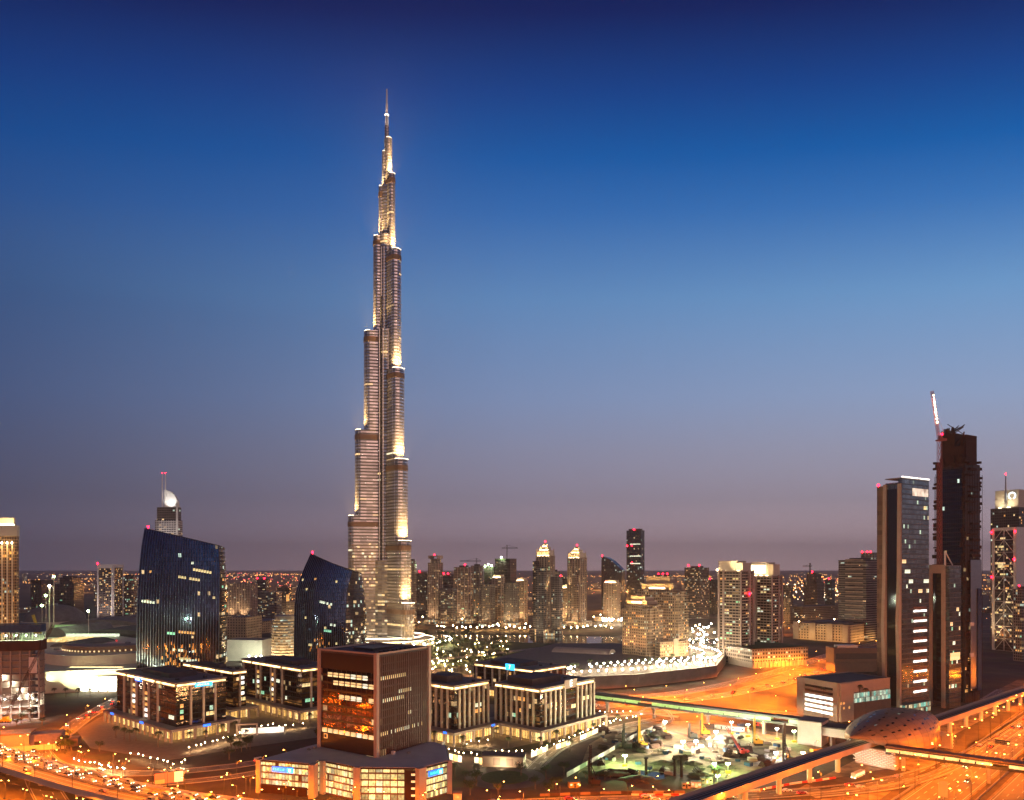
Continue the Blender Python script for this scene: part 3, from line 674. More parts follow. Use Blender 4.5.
# (bottom row, top row, reach in pixels) read per wing
WA = [(648, 516, 38.2), (516, 430.7, 31.4), (430.7, 332, 22.6), (332, 237, 13.4), (237, 187, 8.0), (187, 152, 4.7)]
WB = [(648, 603, 28.0), (603, 541, 24.3), (541, 459.6, 20.4), (459.6, 369, 16.7), (369, 250, 13.9), (250, 174, 8.0), (174, 138, 4.3)]
WC_ = [(648, 570, 40), (570, 490, 34), (490, 400, 26), (400, 300, 18), (300, 215, 11)]
def hw_of(r): return 10.5 if r > 30 else (9.6 if r > 22 else (7.6 if r > 14 else 4.6))
for wi, (W_, az) in enumerate(((WA, AZ[0]), (WB, AZ[1]), (WC_, AZ[2]))):
    for k, (yb, yt, rp_) in enumerate(W_):
        r = rp_ * mpp / max(.5, abs(math.cos(az))) if wi < 2 else rp_ * 1.2
        dn = 1 + (math.sin(az) * r * .75) / DB if wi < 2 else 1
        z0, z1 = max(0, H + (zz(yb) - H) * dn), H + (zz(yt) - H) * dn; hw = hw_of(rp_ * mpp)
        if wi == 0: r *= .965
        pl = nose(az, r, hw)
        if k == 0:
            MB().prism(pl, 0, min(z1, 150), 0, 1).build('wing_tier', [F_['spirelow'], M['grey']], t)
            if z1 > 150: MB().prism(pl, 150.02, z1, 0, 1).build('wing_tier', [F_['spire'], M['grey']], t)
        else:
            MB().prism(pl, z0 + .02, z1, 0, 1).build('wing_tier', [F_['spirelow'] if z1 < 115 else F_['spire'], M['grey']], t)
        # thin polished fins running up the nose, darker plant band, terrace rim light
        fm = MB(); d = Vector((math.cos(az), math.sin(az))); s = Vector((-d.y, d.x))
        for i in range(1, len(pl) - 1, 2):
            p = pl[i]; fm.tube((p.x, p.y, z0 + .1), (p.x, p.y, z1 + 1.2), .32, n=4)
        fm.build('nose_fins', M['fin'], t)
        if z1 - z0 > 60:
            zb = z1 - (7 if k % 2 else 9)
            MB().prism([q + (q - d * r * .5).normalized() * .3 for q in nose(az, r + .5, hw + .4)], zb - 7, zb).build('plant_band', M['bronze_band'], t)
        rim = MB(); a_ = nose(az, r - .5, hw - .5)
        for p, q in list(zip(a_, a_[1:]))[1:-1]: rim.tube((p.x, p.y, z1 + .5), (q.x, q.y, z1 + .5), .38, n=4)
        if wi < 2: rim.build('terrace_light', M['coveline'], t)
        if wi < 2 and k + 1 < len(W_):
            # floodlights on the terrace wash the tier above
            r2 = W_[k + 1][2] * mpp / max(.5, abs(math.cos(az))); mid = r2 + (r - r2) * .8
            big = zz(W_[k + 1][1]) - z1
            for off in (-.75, 0, .75):
                p = d * mid + s * hw * off; tgt = d * (r2 - 1.5) + s * hw * off * .8
                fx = link('floodlight', PANES.setdefault('fl', MB().box(-.5, .5, -.4, .4, 0, .7).mesh('floodlight', [M['coveline']])), t, (p.x, p.y, z1 + .05))
                spot(fx, (0, 0, 1.0), (tgt.x - p.x, tgt.y - p.y, min(46, max(16, big * .5))), 480000 if r > 14 else 170000, 110, (1, .62, .24))
                if big > 40: spot(fx, (0, 0, 1.2), (tgt.x - p.x, tgt.y - p.y, big * .85), 260000 if r > 14 else 110000, 46, (1, .64, .28))
# core shafts
def shaft(y0, y1, r, m='spire', n=18): MB().cyl(0, 0, max(0, zz(y0)), zz(y1), r, r, n, 0).build('core_shaft', [F_[m]], t)
shaft(648, 560, 20.5, 'spirelow'); shaft(560, 332, 17.5); shaft(332, 237, 13.0); shaft(237, 187, 8.6); shaft(187, 152, 5.2); shaft(152, 126, 3.2)
for az in (R_(252), R_(10), R_(132)):
    c, s_ = math.cos(az), math.sin(az)
    MB().tube((c * 17.9, s_ * 17.9, 0), (c * 17.9, s_ * 17.9, zz(300)), .9, n=6).build('core_groove_mullion', M['darksteel'], t)
for az, rr, y1 in ((R_(214), 18.6, 330), (R_(244), 18.4, 250), (R_(262), 18.4, 250), (R_(286), 18.4, 240)):
    c, s_ = math.cos(az), math.sin(az); MB().tube((c * rr, s_ * rr, 0), (c * rr, s_ * rr, zz(332)), .75, n=5).tube((c * 13.6, s_ * 13.6, zz(332)), (c * 13.6, s_ * 13.6, zz(y1)), .6, n=5).build('core_fin', M['fin'], t)
sp = MB(); sp.cyl(0, 0, zz(126), zz(115), 2.6, 2.2, 10).cyl(0, 0, zz(115) + .01, zz(104), 1.8, 1.6, 8).cyl(0, 0, zz(104) + .01, zz(89), 1.3, 1.0, 8)
sp.build('spire', M['fin'], t)
for z_ in (zz(115), zz(126), zz(152)): MB().cyl(0, 0, z_ - .6, z_ + .3, 2.9, 2.9, 10).build('spire_collar', M['coveline'], t)
for z_, r in ((zz(152), 5), (zz(126), 4), (zz(114), 3.4)):
    for q in range(2): spot(t, (math.cos(q * 2.4 + 3.8) * r, math.sin(q * 2.4 + 3.8) * r, z_ + 1), (0, 0, z_ + 34), 90000, 70, (1, .88, .66))  # added spots without fixtures, brighten the thin spire
# floodlit foot
for k in range(9):
    az = R_(165 + k * 25); r = 78
    p = Vector((math.cos(az) * r, math.sin(az) * r))
    fx = link('ground_floodlight', PANES['fl'], t, (p.x, p.y, 0)); spot(fx, (0, 0, 1.5), (-p.x * .6, -p.y * .6, 78), 150000, 95, (1, .70, .32))
for k in range(7):
    az = R_(190 + k * 22); p = Vector((math.cos(az) * 150, math.sin(az) * 150))
    fx = link('added_beam', PANES['fl'], t, (p.x, p.y, 0)); spot(fx, (0, 0, 1.5), (-p.x, -p.y, 170 + 50 * (k % 4)), 260000, 44, (1, .66, .34))  # added far beams, put in only to brighten the shaft
pb = MB(); pb.cyl(0, 0, 0, 9, 72, 70, 28); pb.build('podium', facade('tower_podium', (.4, .3, .2), (.05, .04, .03), 4.4, 3, .2, .3, .95, st=2.2), t)
for r, z_ in ((70.4, 9.2), (56, 13.5)): 
    rm = MB(); 
    for i in range(28): a, b = 2 * math.pi * i / 28, 2 * math.pi * (i + 1) / 28; rm.tube((r * math.cos(a), r * math.sin(a), z_), (r * math.cos(b), r * math.sin(b), z_), .6, n=4)
    rm.build('terrace_light', M['coveline'], t)
MB().cyl(0, 0, 9.01, 13.2, 56, 54, 24).build('podium_upper', F_['spirelow'], t)

# ------------------------------------------------------------------ the two curved dark glass towers
F_['sail'] = facade('blue_black_glazing', (.010, .012, .016), (.13, .165, .24), 4.0, 2.6, .06, .10, .008, warm=(1, .68, .32), cool=(.75, 1, .8), st=1.1, metal=1, grough=.08, wrough=.25, bumpy=.012)
F_['sailside'] = facade('side_glazing', (.04, .034, .03), (.10, .085, .075), 4.0, 2.6, .1, .3, .13, warm=(1, .66, .3), st=1.0, metal=.6, grough=.12, bumpy=.03)
def sail_tower(label, D, rows, ztl, ztc, ztr, depth, lean, nf, side_d):
    """rows: list of (py, x left, x corner, x right) in pixels read down the photograph"""
    pxc = rows[-1][2]; t = empty('curved_tower', ((pxc - 512) / F * D, D, 0), 0, label, 'tower'); X0 = t.location.x
    tb = sorted([(zat(y, D), (l - 512) / F * D - X0, (c - 512) / F * D - X0, (r - 512) / F * D - X0) for y, l, c, r in rows])
    def at(z):
        if z <= tb[0][0]: return tb[0][1:]
        for a, b in zip(tb, tb[1:]):
            if z <= b[0]:
                f = (z - a[0]) / (b[0] - a[0]); return tuple(a[i] + (b[i] - a[i]) * f for i in (1, 2, 3))
        return tb[-1][1:]
    zmax = max(ztl, ztc); NR = 26
    def persp(v): return Vector(((v.x + X0) * (D + v.y) / D - X0, v.y, v.z))
    def front(s, tt):
        z = tt * (ztl + (ztc - ztl) * s); l, c, r = at(z); x = l + (c - l) * s
        return persp(Vector((x, 9 * (1 - s) - depth * math.sin(math.pi * s) * .8 + lean * (z / zmax) ** 4, z)))
    def side(s, tt):
        z = tt * (ztc + (ztr - ztc) * s); l, c, r = at(z)
        return persp(Vector((c + (r - c) * math.sin(s * math.pi / 2), side_d * (s ** 1.2) + lean * (z / zmax) ** 4, z)))
    def back(s, tt):
        z = tt * (ztr + (ztl - ztr) * s); l, c, r = at(z)
        return persp(Vector((r + (l - r) * s, side_d + (9 - side_d) * s + 10 * math.sin(math.pi * s) + lean * (z / zmax) ** 4, z)))
    T = [i / NR for i in range(NR + 1)]; n = 18
    MB().grid([[front(j / n, q) for j in range(n + 1)] for q in T]).build('front_glazing', F_['sail'], t, smooth=True)
    MB().grid([[side(j / 6, q) for j in range(7)] for q in T]).build('side_glazing', F_['sailside'], t, smooth=True)
    MB().grid([[back(j / 6, q) for j in range(7)] for q in T]).build('rear_wall', F_['sailside'], t)
    ring = [front(j / n, 1) for j in range(n + 1)] + [side(j / 6, 1) for j in range(1, 7)] + [back(j / 6, 1) for j in range(1, 6)]
    c = sum(ring, Vector()) / len(ring); c.z -= 2
    MB().add(ring + [c], [(i, (i + 1) % len(ring), len(ring)) for i in range(len(ring))]).build('roof', M['darkroof'], t)
    fm = MB()
    for k in range(nf + 1):
        s = k / nf; pts = [front(s, q) + Vector((0, -.35, 0)) for q in T]
        fm.grid([[p + Vector((-.13, 0, 0)), p + Vector((-.13, -.5, 0)), p + Vector((.13, -.5, 0)), p + Vector((.13, 0, 0))] for p in pts])
    fm.build('curved_mullions', M['steelblue'], t)
    em = MB()
    for a, b in zip(T, T[1:]): em.tube(front(1, a) + Vector((.2, -.5, 0)), front(1, b) + Vector((.2, -.5, 0)), .45, n=4)
    em.build('corner_rib', M['darksteel'], t)
    cp = MB()
    for i in range(len(ring)): cp.tube(ring[i] + Vector((0, 0, .3)), ring[(i + 1) % len(ring)] + Vector((0, 0, .3)), .4, n=4)
    cp.build('roof_coping', M['darksteel'], t)
    beacon(t, front(.04, 1) + Vector((0, 1, 1.4)), 1.25)
    return t, front, side
M['steelblue'] = mat('blue_steel_mullion', (.22, .27, .36), .32, .9, var=.1)
b1, f1, s1 = sail_tower('larger curved dark blue glass tower with sloping roof left of the tall spire', 700,
    [(527, 145, 217.5, 223), (545, 142, 218.5, 224.5), (570, 139.5, 220, 226), (600, 137.8, 219.5, 227), (640, 137.2, 219, 227), (692, 137.2, 218.6, 226.5)], zat(527.5, 700), zat(545.5, 700), zat(549, 710), 8, 10, 30, 26)
b2, f2, s2 = sail_tower('smaller curved dark glass tower partly hiding the foot of the spire', 765,
    [(553, 311, 354, 357), (570, 303.5, 352.5, 361), (590, 296.5, 347, 364), (610, 294.6, 345.8, 366), (640, 294.2, 345.4, 366.8), (680, 294.2, 345.4, 366.8)], zat(553.5, 765), zat(571.5, 765), zat(573.5, 780), 7, 11, 26, 24)
def sail_windows(t, f, n, runs, seed):
    r = random.Random(seed)
    for s0, tt, k, mk in runs:
        for q in range(k):
            p = f(s0 + q * .034, tt); a = f(s0 + q * .034 + .01, tt); dx = (a - p); rz = math.atan2(dx.y, dx.x)
            if r.random() < .88: link('window', pane(mk, 2.1, 2.3), t, p + Vector((math.sin(rz) * .1, -math.cos(rz) * .22, 0)), (0, 0, rz))
    for q in range(n):
        s0, tt = r.uniform(.06, .94), r.uniform(.08, .9); p = f(s0, tt); link('window', pane(r.choice(WINS), 2.1, 2.2), t, p + Vector((0, -.2, 0)))
def amber_foot(t, f, n, s0, s1, t0, t1, seed):
    r = random.Random(seed)
    for q in range(n):
        s_, tt = r.uniform(s0, s1), t0 + (t1 - t0) * r.random() ** 1.8; p = f(s_, tt); link('window', pane(r.choice(['wino', 'winamber', 'winamber', 'winamber']), r.choice((.8, 1.2)), 3.0), t, p + Vector((0, -.2, 0)))
M['winamber'] = glow('dim_amber_window', (1, .40, .08), .45, var=.4)
amber_foot(b1, f1, 90, .30, .80, .10, .30, 1); amber_foot(b2, f2, 34, .30, .7, .04, .34, 2)
sail_windows(b1, f1, 6, [(.68, .80, 7, 'winy'), (.50, .735, 8, 'winy'), (.06, .545, 5, 'winc'), (.52, .375, 6, 'wino'), (.53, .20, 4, 'winy'), (.45, .255, 4, 'winc'), (.55, .19, 6, 'winc'), (.18, .10, 3, 'winy'), (.48, .10, 3, 'winy'), (.38, .36, 4, 'wing')], 3)
sail_windows(b2, f2, 6, [(.50, .66, 7, 'winc'), (.22, .50, 2, 'winy'), (.72, .48, 3, 'winc'), (.6, .42, 4, 'wing'), (.3, .28, 2, 'winy')], 5)
for q in range(12):
    s0, tt = rnd.uniform(.15, .9), rnd.uniform(.08, .8); p = s1(s0, tt); link('window', pane(rnd.choice(WINS), 1.8, 2.2), b1, p + Vector((.25, -.1, 0)), (0, 0, R_(70)))
for q in range(10):
    s0, tt = rnd.uniform(.15, .9), rnd.uniform(.06, .5); p = s2(s0, tt); link('window', pane(rnd.choice(WINS), 1.8, 2.2), b2, p + Vector((.25, -.1, 0)), (0, 0, R_(60)))

# ------------------------------------------------------------------ hotel tower with a sail crown
t, R, L = frame('sail_crown_hotel', 155, 178.5, 182.5, 1300, 0, 'white banded hotel tower with a glowing shell crown and twin masts behind the curved tower', 'hotel tower', delta=30)
F_['hotel'] = facade('hotel_bands', (.50, .46, .44), (.05, .05, .055), 3.8, 4.5, .22, .46, .10, st=1.0)
MB().box(0, R, 0, L, 0, zat(520, 1300)).build('shaft', F_['hotel'], t)
MB().box(.8, R - .8, 2, L - 3, zat(520, 1300) + .01, zat(507, 1300)).build('upper_storeys', facade('hotel_upper', (.16, .12, .10), (.05, .04, .035), 4, 4, .15, .3, .12), t)
cr = MB(); z0, z1 = zat(507, 1300), zat(489.5, 1300); n = 12; Lc = L * .62
prof = [(Lc * (1 - q / n) + 1 if True else 0, z0 + (z1 - z0) * math.sin(q / n * math.pi / 2)) for q in range(n + 1)]
pts = [(2.0 + Lc, z0)] + [(2.0 + Lc * (1 - math.cos(q / n * math.pi / 2)), z0 + (z1 - z0) * math.sin(q / n * math.pi / 2)) for q in range(n + 1)]
k = len(pts)
cr.add([(3, y - 2 + 0, z) for y, z in pts] + [(R * .6, y - 2, z) for y, z in pts], [tuple(range(k))[::-1], tuple(range(k, 2 * k))] + [(i, (i + 1) % k, k + (i + 1) % k, k + i) for i in range(k)])
co = cr.build('crown_shell', M['white'], t, (0, 2, 0))
co.scale = (1, 1, 1)
MB().box(-.8, -.05, L * .02, L * .1, 0, z0 + 10).build('edge_fin', M['white'], t)
for f in (.58, .72): MB().tube((2, L * f, z0), (2, L * f, zat(473.5, 1300)), 1.1, .7, 6).build('mast', M['white'], t); beacon(t, (2, L * f, zat(473, 1300)), .8)
spot(t, (-12, L * .35, z0 + 1), (6, L * .35, z0 + 16), 30000, 100, (1, .97, .92))
spot(t, (-30, L * .5, zat(545, 1300)), (0, L * .4, z0 - 10), 60000, 90, (1, .9, .85))

# ------------------------------------------------------------------ right-hand towers
F_['green'] = facade('green_grey_glazing', (.09, .10, .10), (.24, .28, .28), 3.9, 1.9, .05, .22, .02, warm=(1, .75, .4), cool=(.8, 1, .7), coolp=.6, st=.9, metal=.75, grough=.14, wrough=.3, bumpy=.03)
D = 575
t, R, L = frame('glass_tower', 876.5, 902, 929, D, 58, 'tall slab tower with tan piers, pale glass flank and white roof line', 'tower')
zt = zat(478, D)
MB().box(.4, R, 3, L * .66, 0, zt - 3).build('glass_shaft', F_['green'], t)
MB().box(.02, R, .02, 2.98, 0, zt).build('glass_flank', F_['green'], t)
MB().box(.6, R * .7, L * .66 + .02, L, 0, zt - 5).build('blank_wall', facade('tan_panels', (.20, .13, .085), (.15, .095, .06), 3.9, 2.8, .05, .07, 0, metal=0, grough=.7, bumpy=0), t)
MB().box(.01, .38, 3.1, L * .62, 6, zt - 8).build('dark_glass_strip', M['blackglass'], t)
def wavy_pier(y, wd, zt_):
    mb = MB(); rows = []
    for q in range(25):
        z = zt_ * q / 24; o = -1.2 - 1.6 * (max(0, .45 - q / 24) / .45) ** 2 - .9 * math.sin(q / 24 * math.pi)
        sh = 1.2 * (max(0, .22 - abs(q / 24 - .38)) / .22)
        rows.append([Vector((o, y + sh, z)), Vector((o, y + wd + sh, z)), Vector((.5, y + wd, z)), Vector((.5, y, z))])
    return mb.grid(rows, closed=True).add(rows[-1], [(0, 1, 2, 3)])
for y in (.3, L * .58): wavy_pier(y, 2.7, zt - 4).build('tan_pier', M['beige'], t)
MB().box(.1, R, .1, L * .66, zt + .01, zt + .6).build('roof', M['grey'], t)
MB().box(.3, R, -.5, .6, zt + .62, zt + 1.6).build('roof_light_line', M['winwhite'], t)
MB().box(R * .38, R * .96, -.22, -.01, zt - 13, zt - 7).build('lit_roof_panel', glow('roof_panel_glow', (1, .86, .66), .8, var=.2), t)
windows(t, 'y', R, 75, zt - 18, 3.9, 1.9, 26, .1, .2, ['winc', 'winy', 'winc', 'winw'], 4)
for k in range(9):
    z = zat(612 + k * 10.1, D + 10)
    MB().box(R * .42, R * .90, -.18, -.01, z + 2.0, z + 4.0).build('lit_floor', M['brown'], t); MB().box(R * .42, R * .90, -.45, -.02, z, z + 1.6).build('lit_balcony', M['winwhite'], t)
beacon(t, (1, L - 1, zt - 4.5), 1.0)
MB().box(-4, R + 3, L * .66, L + 14, 0, 11).build('podium', M['brown'], t); MB().box(-3, R * .9, -3.4, -.02, 0, 8).build('lobby', facade('lobby_glazing', (.12, .1, .08), (.05, .06, .06), 4, 2.4, .1, .2, .8, warm=(1, .8, .45), cool=(.4, 1, .75), st=.9), t)

D = 600
t, R, L = frame('glass_tower', 929, 949, 961, D, 58, 'lower slab tower with tan frame tucked beside the unfinished tower', 'tower')
zt = zat(566, D)
MB().box(.4, R, .02, L, 0, zt).build('glass_shaft', F_['green'], t); MB().box(-.9, .38, L * .18, L * .36, 0, zt + 1).build('tan_pier', M['beige'], t); MB().box(-.9, .38, L * .82, L, 0, zt + 1).build('tan_pier', M['beige'], t)
MB().box(-.9, .38, L * .36 + .02, L * .82 - .02, zt - 6, zt + 1).build('tan_lintel', M['beige'], t); MB().box(.02, .36, L * .37, L * .81, 5, zt - 6.05).build('dark_glass_strip', M['blackglass'], t)
MB().box(0, R, 0, L, zt + .01, zt + .5).build('roof', M['grey'], t)
windows(t, 'y', R, 15, zt - 20, 3.9, 1.9, 16, .1, .2, ['winc', 'wing', 'winw'], 2)
for k in range(4): link('window', pane('winy', R * .2, 6), t, (R * (.2 + k * .2), -.1, zat(657, D)))
fr = [(.2, L * .2, zt + .5), (.2, L * .2, zt + 12), (R * .5, 2, zt + .6)]
fm = MB(); fm.tube(fr[0], fr[1], .8).tube(fr[1], fr[2], .5); fm.build('roof_frame', M['white'], t)

D = 625
t, R, L = frame('unfinished_tower', 936, 966, 981, D, 60, 'very dark unfinished tower with a broken jagged top and scaffolding', 'tower under construction')
zs, zt = zat(463, D), zat(431, D)
F_['raw'] = facade('raw_concrete_frame', (.075, .05, .042), (.02, .014, .013), 3.8, 3.4, .3, .3, .012, st=.6, wrough=.9, grough=.5)
M['rust'] = mat('rusty_hoarding', (.055, .027, .019), .85, var=.3, scale=.2)
MB().box(.5, R, 1, L, 0, zs).build('shaft', F_['raw'], t)
MB().box(.02, .48, L * .12, L * .8, 0, zs - 4).build('dark_glass_strip', facade('navy_glazing', (.012, .014, .022), (.03, .04, .07), 3.8, 1.8, .05, .15, .01, metal=.8, grough=.12), t)
MB().box(1.2, R * .75, L * .1, L * .86, zs + .02, zat(445, D)).build('upper_storeys', M['rust'], t)
MB().box(1.2, R * .75, L * .40, L * .86, zat(445, D) + .02, zt).build('core_wall', M['rust'], t)
MB().box(R * .1, R * .8, 1, L * .1, zs + .02, zat(434, D)).build('core_wall', M['rust'], t)
jg = MB()
for q in range(24):
    y = L * (.12 + .74 * rnd.random()); zb = zt if y > L * .40 else zat(445, D); jg.box(1.4, 2.2, y, y + rnd.uniform(.3, 1.1), zb + .02, zb + rnd.uniform(1.5, 5.5))
jg.tube((2, L * .42, zt), (3, L * .5, zat(424.5, D)), .9).tube((2, L * .12, zat(436, D)), (2, L * .34, zat(442, D)), .8).tube((2, L * .2, zat(446, D)), (2, L * .10, zat(431, D)), .6)
for q in range(30):
    y = L * rnd.uniform(-.02, 1.0); z_ = zs + rnd.uniform(-3, 2); jg.box(rnd.uniform(-1.8, .2), R * rnd.uniform(.05, .3), y, y + rnd.uniform(.5, 2.4), z_, z_ + rnd.uniform(1.5, 7))
for q in range(9): jg.tube((2, L * rnd.uniform(.1, .85), zt - 2), (3, L * rnd.uniform(.1, .9), zt + rnd.uniform(3, 9)), .35, n=4)
jg.build('jagged_steelwork', M['rust'], t)
for q in range(34):
    z_ = rnd.uniform(40, zs - 4); rg_ = MB()
    for c_ in range(rnd.randint(1, 3)): rg_.box(R + .05, R + rnd.uniform(1, 3.4), rnd.uniform(0, 4), rnd.uniform(5, 12), z_ + c_ * 3, z_ + c_ * 3 + rnd.uniform(.8, 2.6))
    rg_.build('edge_platform', M['rust'], t)
for q in range(26):
    z_ = rnd.uniform(60, zs - 2); MB().box(-2.4, -.6, L * .93, L + rnd.uniform(.5, 2.2), z_, z_ + rnd.uniform(1, 4)).build('edge_platform', M['rust'], t)
sf = MB()
for face in range(2):
    for c in range(7):
        u = (L * .84 + c * L * .03) if face == 0 else R * c / 6
        p = (-1.0, u) if face == 0 else (u, -1.0)
        sf.tube((p[0], p[1], 0), (p[0], p[1], zs + rnd.uniform(-10, 3)), .18, n=4)
    for k in range(46):
        z = 4 + k * 4.6
        if z > zs: break
        if rnd.random() < .75: 
            a = rnd.uniform(0, .4); b = a + rnd.uniform(.3, .6)
            if face == 0: sf.box(-1.5, -.05, L * (.82 + .2 * a), L * (.82 + .2 * min(1, b)), z, z + rnd.uniform(.3, 2.6))
            else: sf.box(R * a, R * min(1, b), -1.6, .95, z, z + rnd.uniform(.3, 2.8))
sf.build('scaffolding', M['rust'], t)
sf = MB()
for k in range(50): z = rnd.uniform(30, zs); y = rnd.uniform(0, .1) * L; sf.box(-1.3, -.04, y, y + rnd.uniform(.6, 2.2), z, z + rnd.uniform(1, 5))
sf.build('edge_scaffolding', M['rust'], t)
MB().box(R * .15, R * .85, -2.2, -1.7, 12, zat(560, D)).build('hoist_track', M['steel'], t)
MB().box(R * .55, R * .8, -3.0, -2.2, 10, zat(560, D) * .8).build('blue_banner', M['netting'], t)
for z in (zat(624, D), zat(655, D)): MB().box(R * .1, R * .32, -2.6, -1.65, z - 1.6, z + 1.6).build('site_cabin', M['white'], t)
windows(t, 'y', R, 6, 60, 3.8, 2.2, 10, .2, .3, ['wino', 'winw'], 2, off=.1, pos=.9)

# luffing crane tied to the unfinished tower
t2 = empty('luffing_crane', P(939.5, 700, 610), 0, 'red and white luffing crane with lamps on its raised jib', 'crane'); t2.location.z = 0
CR = mat('crane_red', (.36, .10, .08), .6, var=.3, scale=.6)
def lattice(mb, p, q, wd, bays, r=.14):
    p, q = Vector(p), Vector(q); d = (q - p).normalized(); u = d.cross(Vector((0, 1, 0)) if abs(d.y) < .8 else Vector((1, 0, 0))).normalized() * wd / 2; v = d.cross(u).normalized() * wd / 2
    cs = [u + v, u - v, -u - v, -u + v]
    for c in cs: mb.tube(p + c, q + c, r, n=4)
    for k in range(bays):
        a, b = p.lerp(q, k / bays), p.lerp(q, (k + 1) / bays)
        for i in range(4):
            mb.tube(a + cs[i], b + cs[(i + 1) % 4], r * .6, n=4); mb.tube(a + cs[i], a + cs[(i + 1) % 4], r * .6, n=4)
    return mb
zc = zat(441, 610)
lattice(MB(), (0, 0, 0), (0, 0, zc), 2.6, 44, .2).build('crane_mast', CR, t2)
MB().box(-2.2, 2.2, -2, 2, zc, zc + 1.2).box(-1.2, 1.4, -2.6, -.4, zc + 1.21, zc + 4).build('slewing_platform', CR, t2)
jt = Vector(((932 - 939.5) / F * 610, 0, zat(391, 610)))
lattice(MB(), (-.5, 0, zc + 2), jt, 1.7, 16, .16).build('crane_jib', CR, t2)
cj = MB(); cj.tube((2.2, 0, zc + 1), (3, 0, zc + 9), .3).tube((3, 0, zc + 9), jt * .6 + Vector((0, 0, zc * .4)), .1, n=4); cj.box(2.2, 5.5, -1.2, 1.2, zc + .2, zc + 2); cj.build('counter_jib', CR, t2)
for k in range(9):
    p = Vector((-.5, 0, zc + 2)).lerp(jt, .34 + .07 * k); MB().ball((0, 0, 0), .42 if k % 3 else .6).build('jib_lamp', M['whitelamp'] if k % 2 else M['warmlamp'], t2, (p.x, p.y - 1.1, p.z))
beacon(t2, (1.6, -1, zc + 4.6), .9)
tie = MB()
for z in (60, 105, 150, 190): tie.tube((0, 0, z), (6, 8, z), .3, n=4)
tie.build('wall_tie', CR, t2)

D = 1000
t, R, L = frame('braced_tower', 992, 1016, 1024.5, D, 66, 'white tower with crossed bracing over dark glass at the right edge', 'tower')
zt = zat(527, D)
MB().box(.8, R, .8, L, 0, zt - 1).build('glass_shaft', facade('braced_glazing', (.05, .04, .04), (.03, .03, .035), 3.8, 2.4, .12, .3, .09, st=1.0, metal=.4), t)
for y0, y1 in ((0, 3.4), (L - 3.4, L)): MB().box(-.4, .78, y0, y1, 0, zt).build('white_pier', M['white'], t)
MB().box(0.02, R, -.4, .76, 0, zt).build('white_flank', M['white'], t)
MB().box(-.4, .78, 3.42, L - 3.42, zt - 4, zt).build('white_lintel', M['white'], t)
br = MB(); nb = 10
for k in range(nb):
    z0, z1 = zt * k / nb, zt * (k + 1) / nb; a, b = (.3, 3.4), (.3, L - 3.4)
    br.tube((.3, 3.4, z0), (.3, L - 3.4, z0), .45, n=4); m_ = (3.4 + L - 3.4) / 2
    br.tube((.3, 3.4, z0), (.3, m_, z1), .4, n=4).tube((.3, m_, z1), (.3, L - 3.4, z0), .4, n=4)
br.tube((.3, L / 2, 0), (.3, L / 2, zt - 4), .4, n=4); br.build('cross_bracing', M['white'], t)
windows(t, 'x', L, 10, zt - 10, 3.8, 2.4, 46, .12, .3, ['winy', 'wino', 'winw', 'winy'], 3, off=-.5); 
link('window', pane('winy', 9, 5), t, (.55, L * .62, zat(566, D)), (0, 0, -math.pi / 2))
for y, yy in ((L, 532), (.5, 532), (L, 578), (2, 560)): beacon(t, (-1.2, y, zat(yy, D)), 1.3)
spot(t, (-26, L * .5, 3), (0, L * .5, 60), 90000, 90, (1, .62, .30))
D = 1060
t, R, L = frame('logo_tower', 990.5, 1019, 1027, D, 62, 'dark banded tower with a floodlit crown, glowing ring emblem and needle spire', 'tower')
zt = zat(507, D)
MB().box(0, R, 0, L, 0, zt).build('shaft', facade('logo_tower_glazing', (.06, .045, .045), (.03, .03, .035), 3.9, 2.6, .3, .35, .07), t)
MB().box(2, R - 2, L * .04, L * .86, zt + .02, zat(489, D)).build('crown', M['cream'], t)
for f in (.25, .45, .65): spot(t, (-7, L * f, zt + .8), (2, L * f, zt + 12), 9000, 120, (1, .85, .55))
for f in (.3, .6): MB().box(-1, -.2, L * f, L * f + 4, zt + .1, zt + 1).build('crown_floodlight', M['coveline'], t)
rg = MB()
for q in range(16):
    a, b = 2 * math.pi * q / 16, 2 * math.pi * (q + 1) / 16; c = (1.5, L * .26, zat(495, D))
    if q not in (11, 12): rg.tube((c[0], c[1] + 4.6 * math.cos(a), c[2] + 4.6 * math.sin(a)), (c[0], c[1] + 4.6 * math.cos(b), c[2] + 4.6 * math.sin(b)), .8, n=5)
rg.build('ring_emblem', M['whitesign'], t)
MB().tube((1, L * .47, zt), (1, L * .47, zat(474, D)), 2.0, .7, 8).build('spire', M['steel'], t); beacon(t, (1, L * .47, zat(473, D)), 1)
windows(t, 'y', R, 60, zt, 3.9, 2.6, 16, .3, .35, ['wino', 'winw'], 1)
windows(t, 'x', L, 10, zt - 8, 3.9, 2.6, 30, .3, .35, ['wino', 'winw', 'winy'], 2)

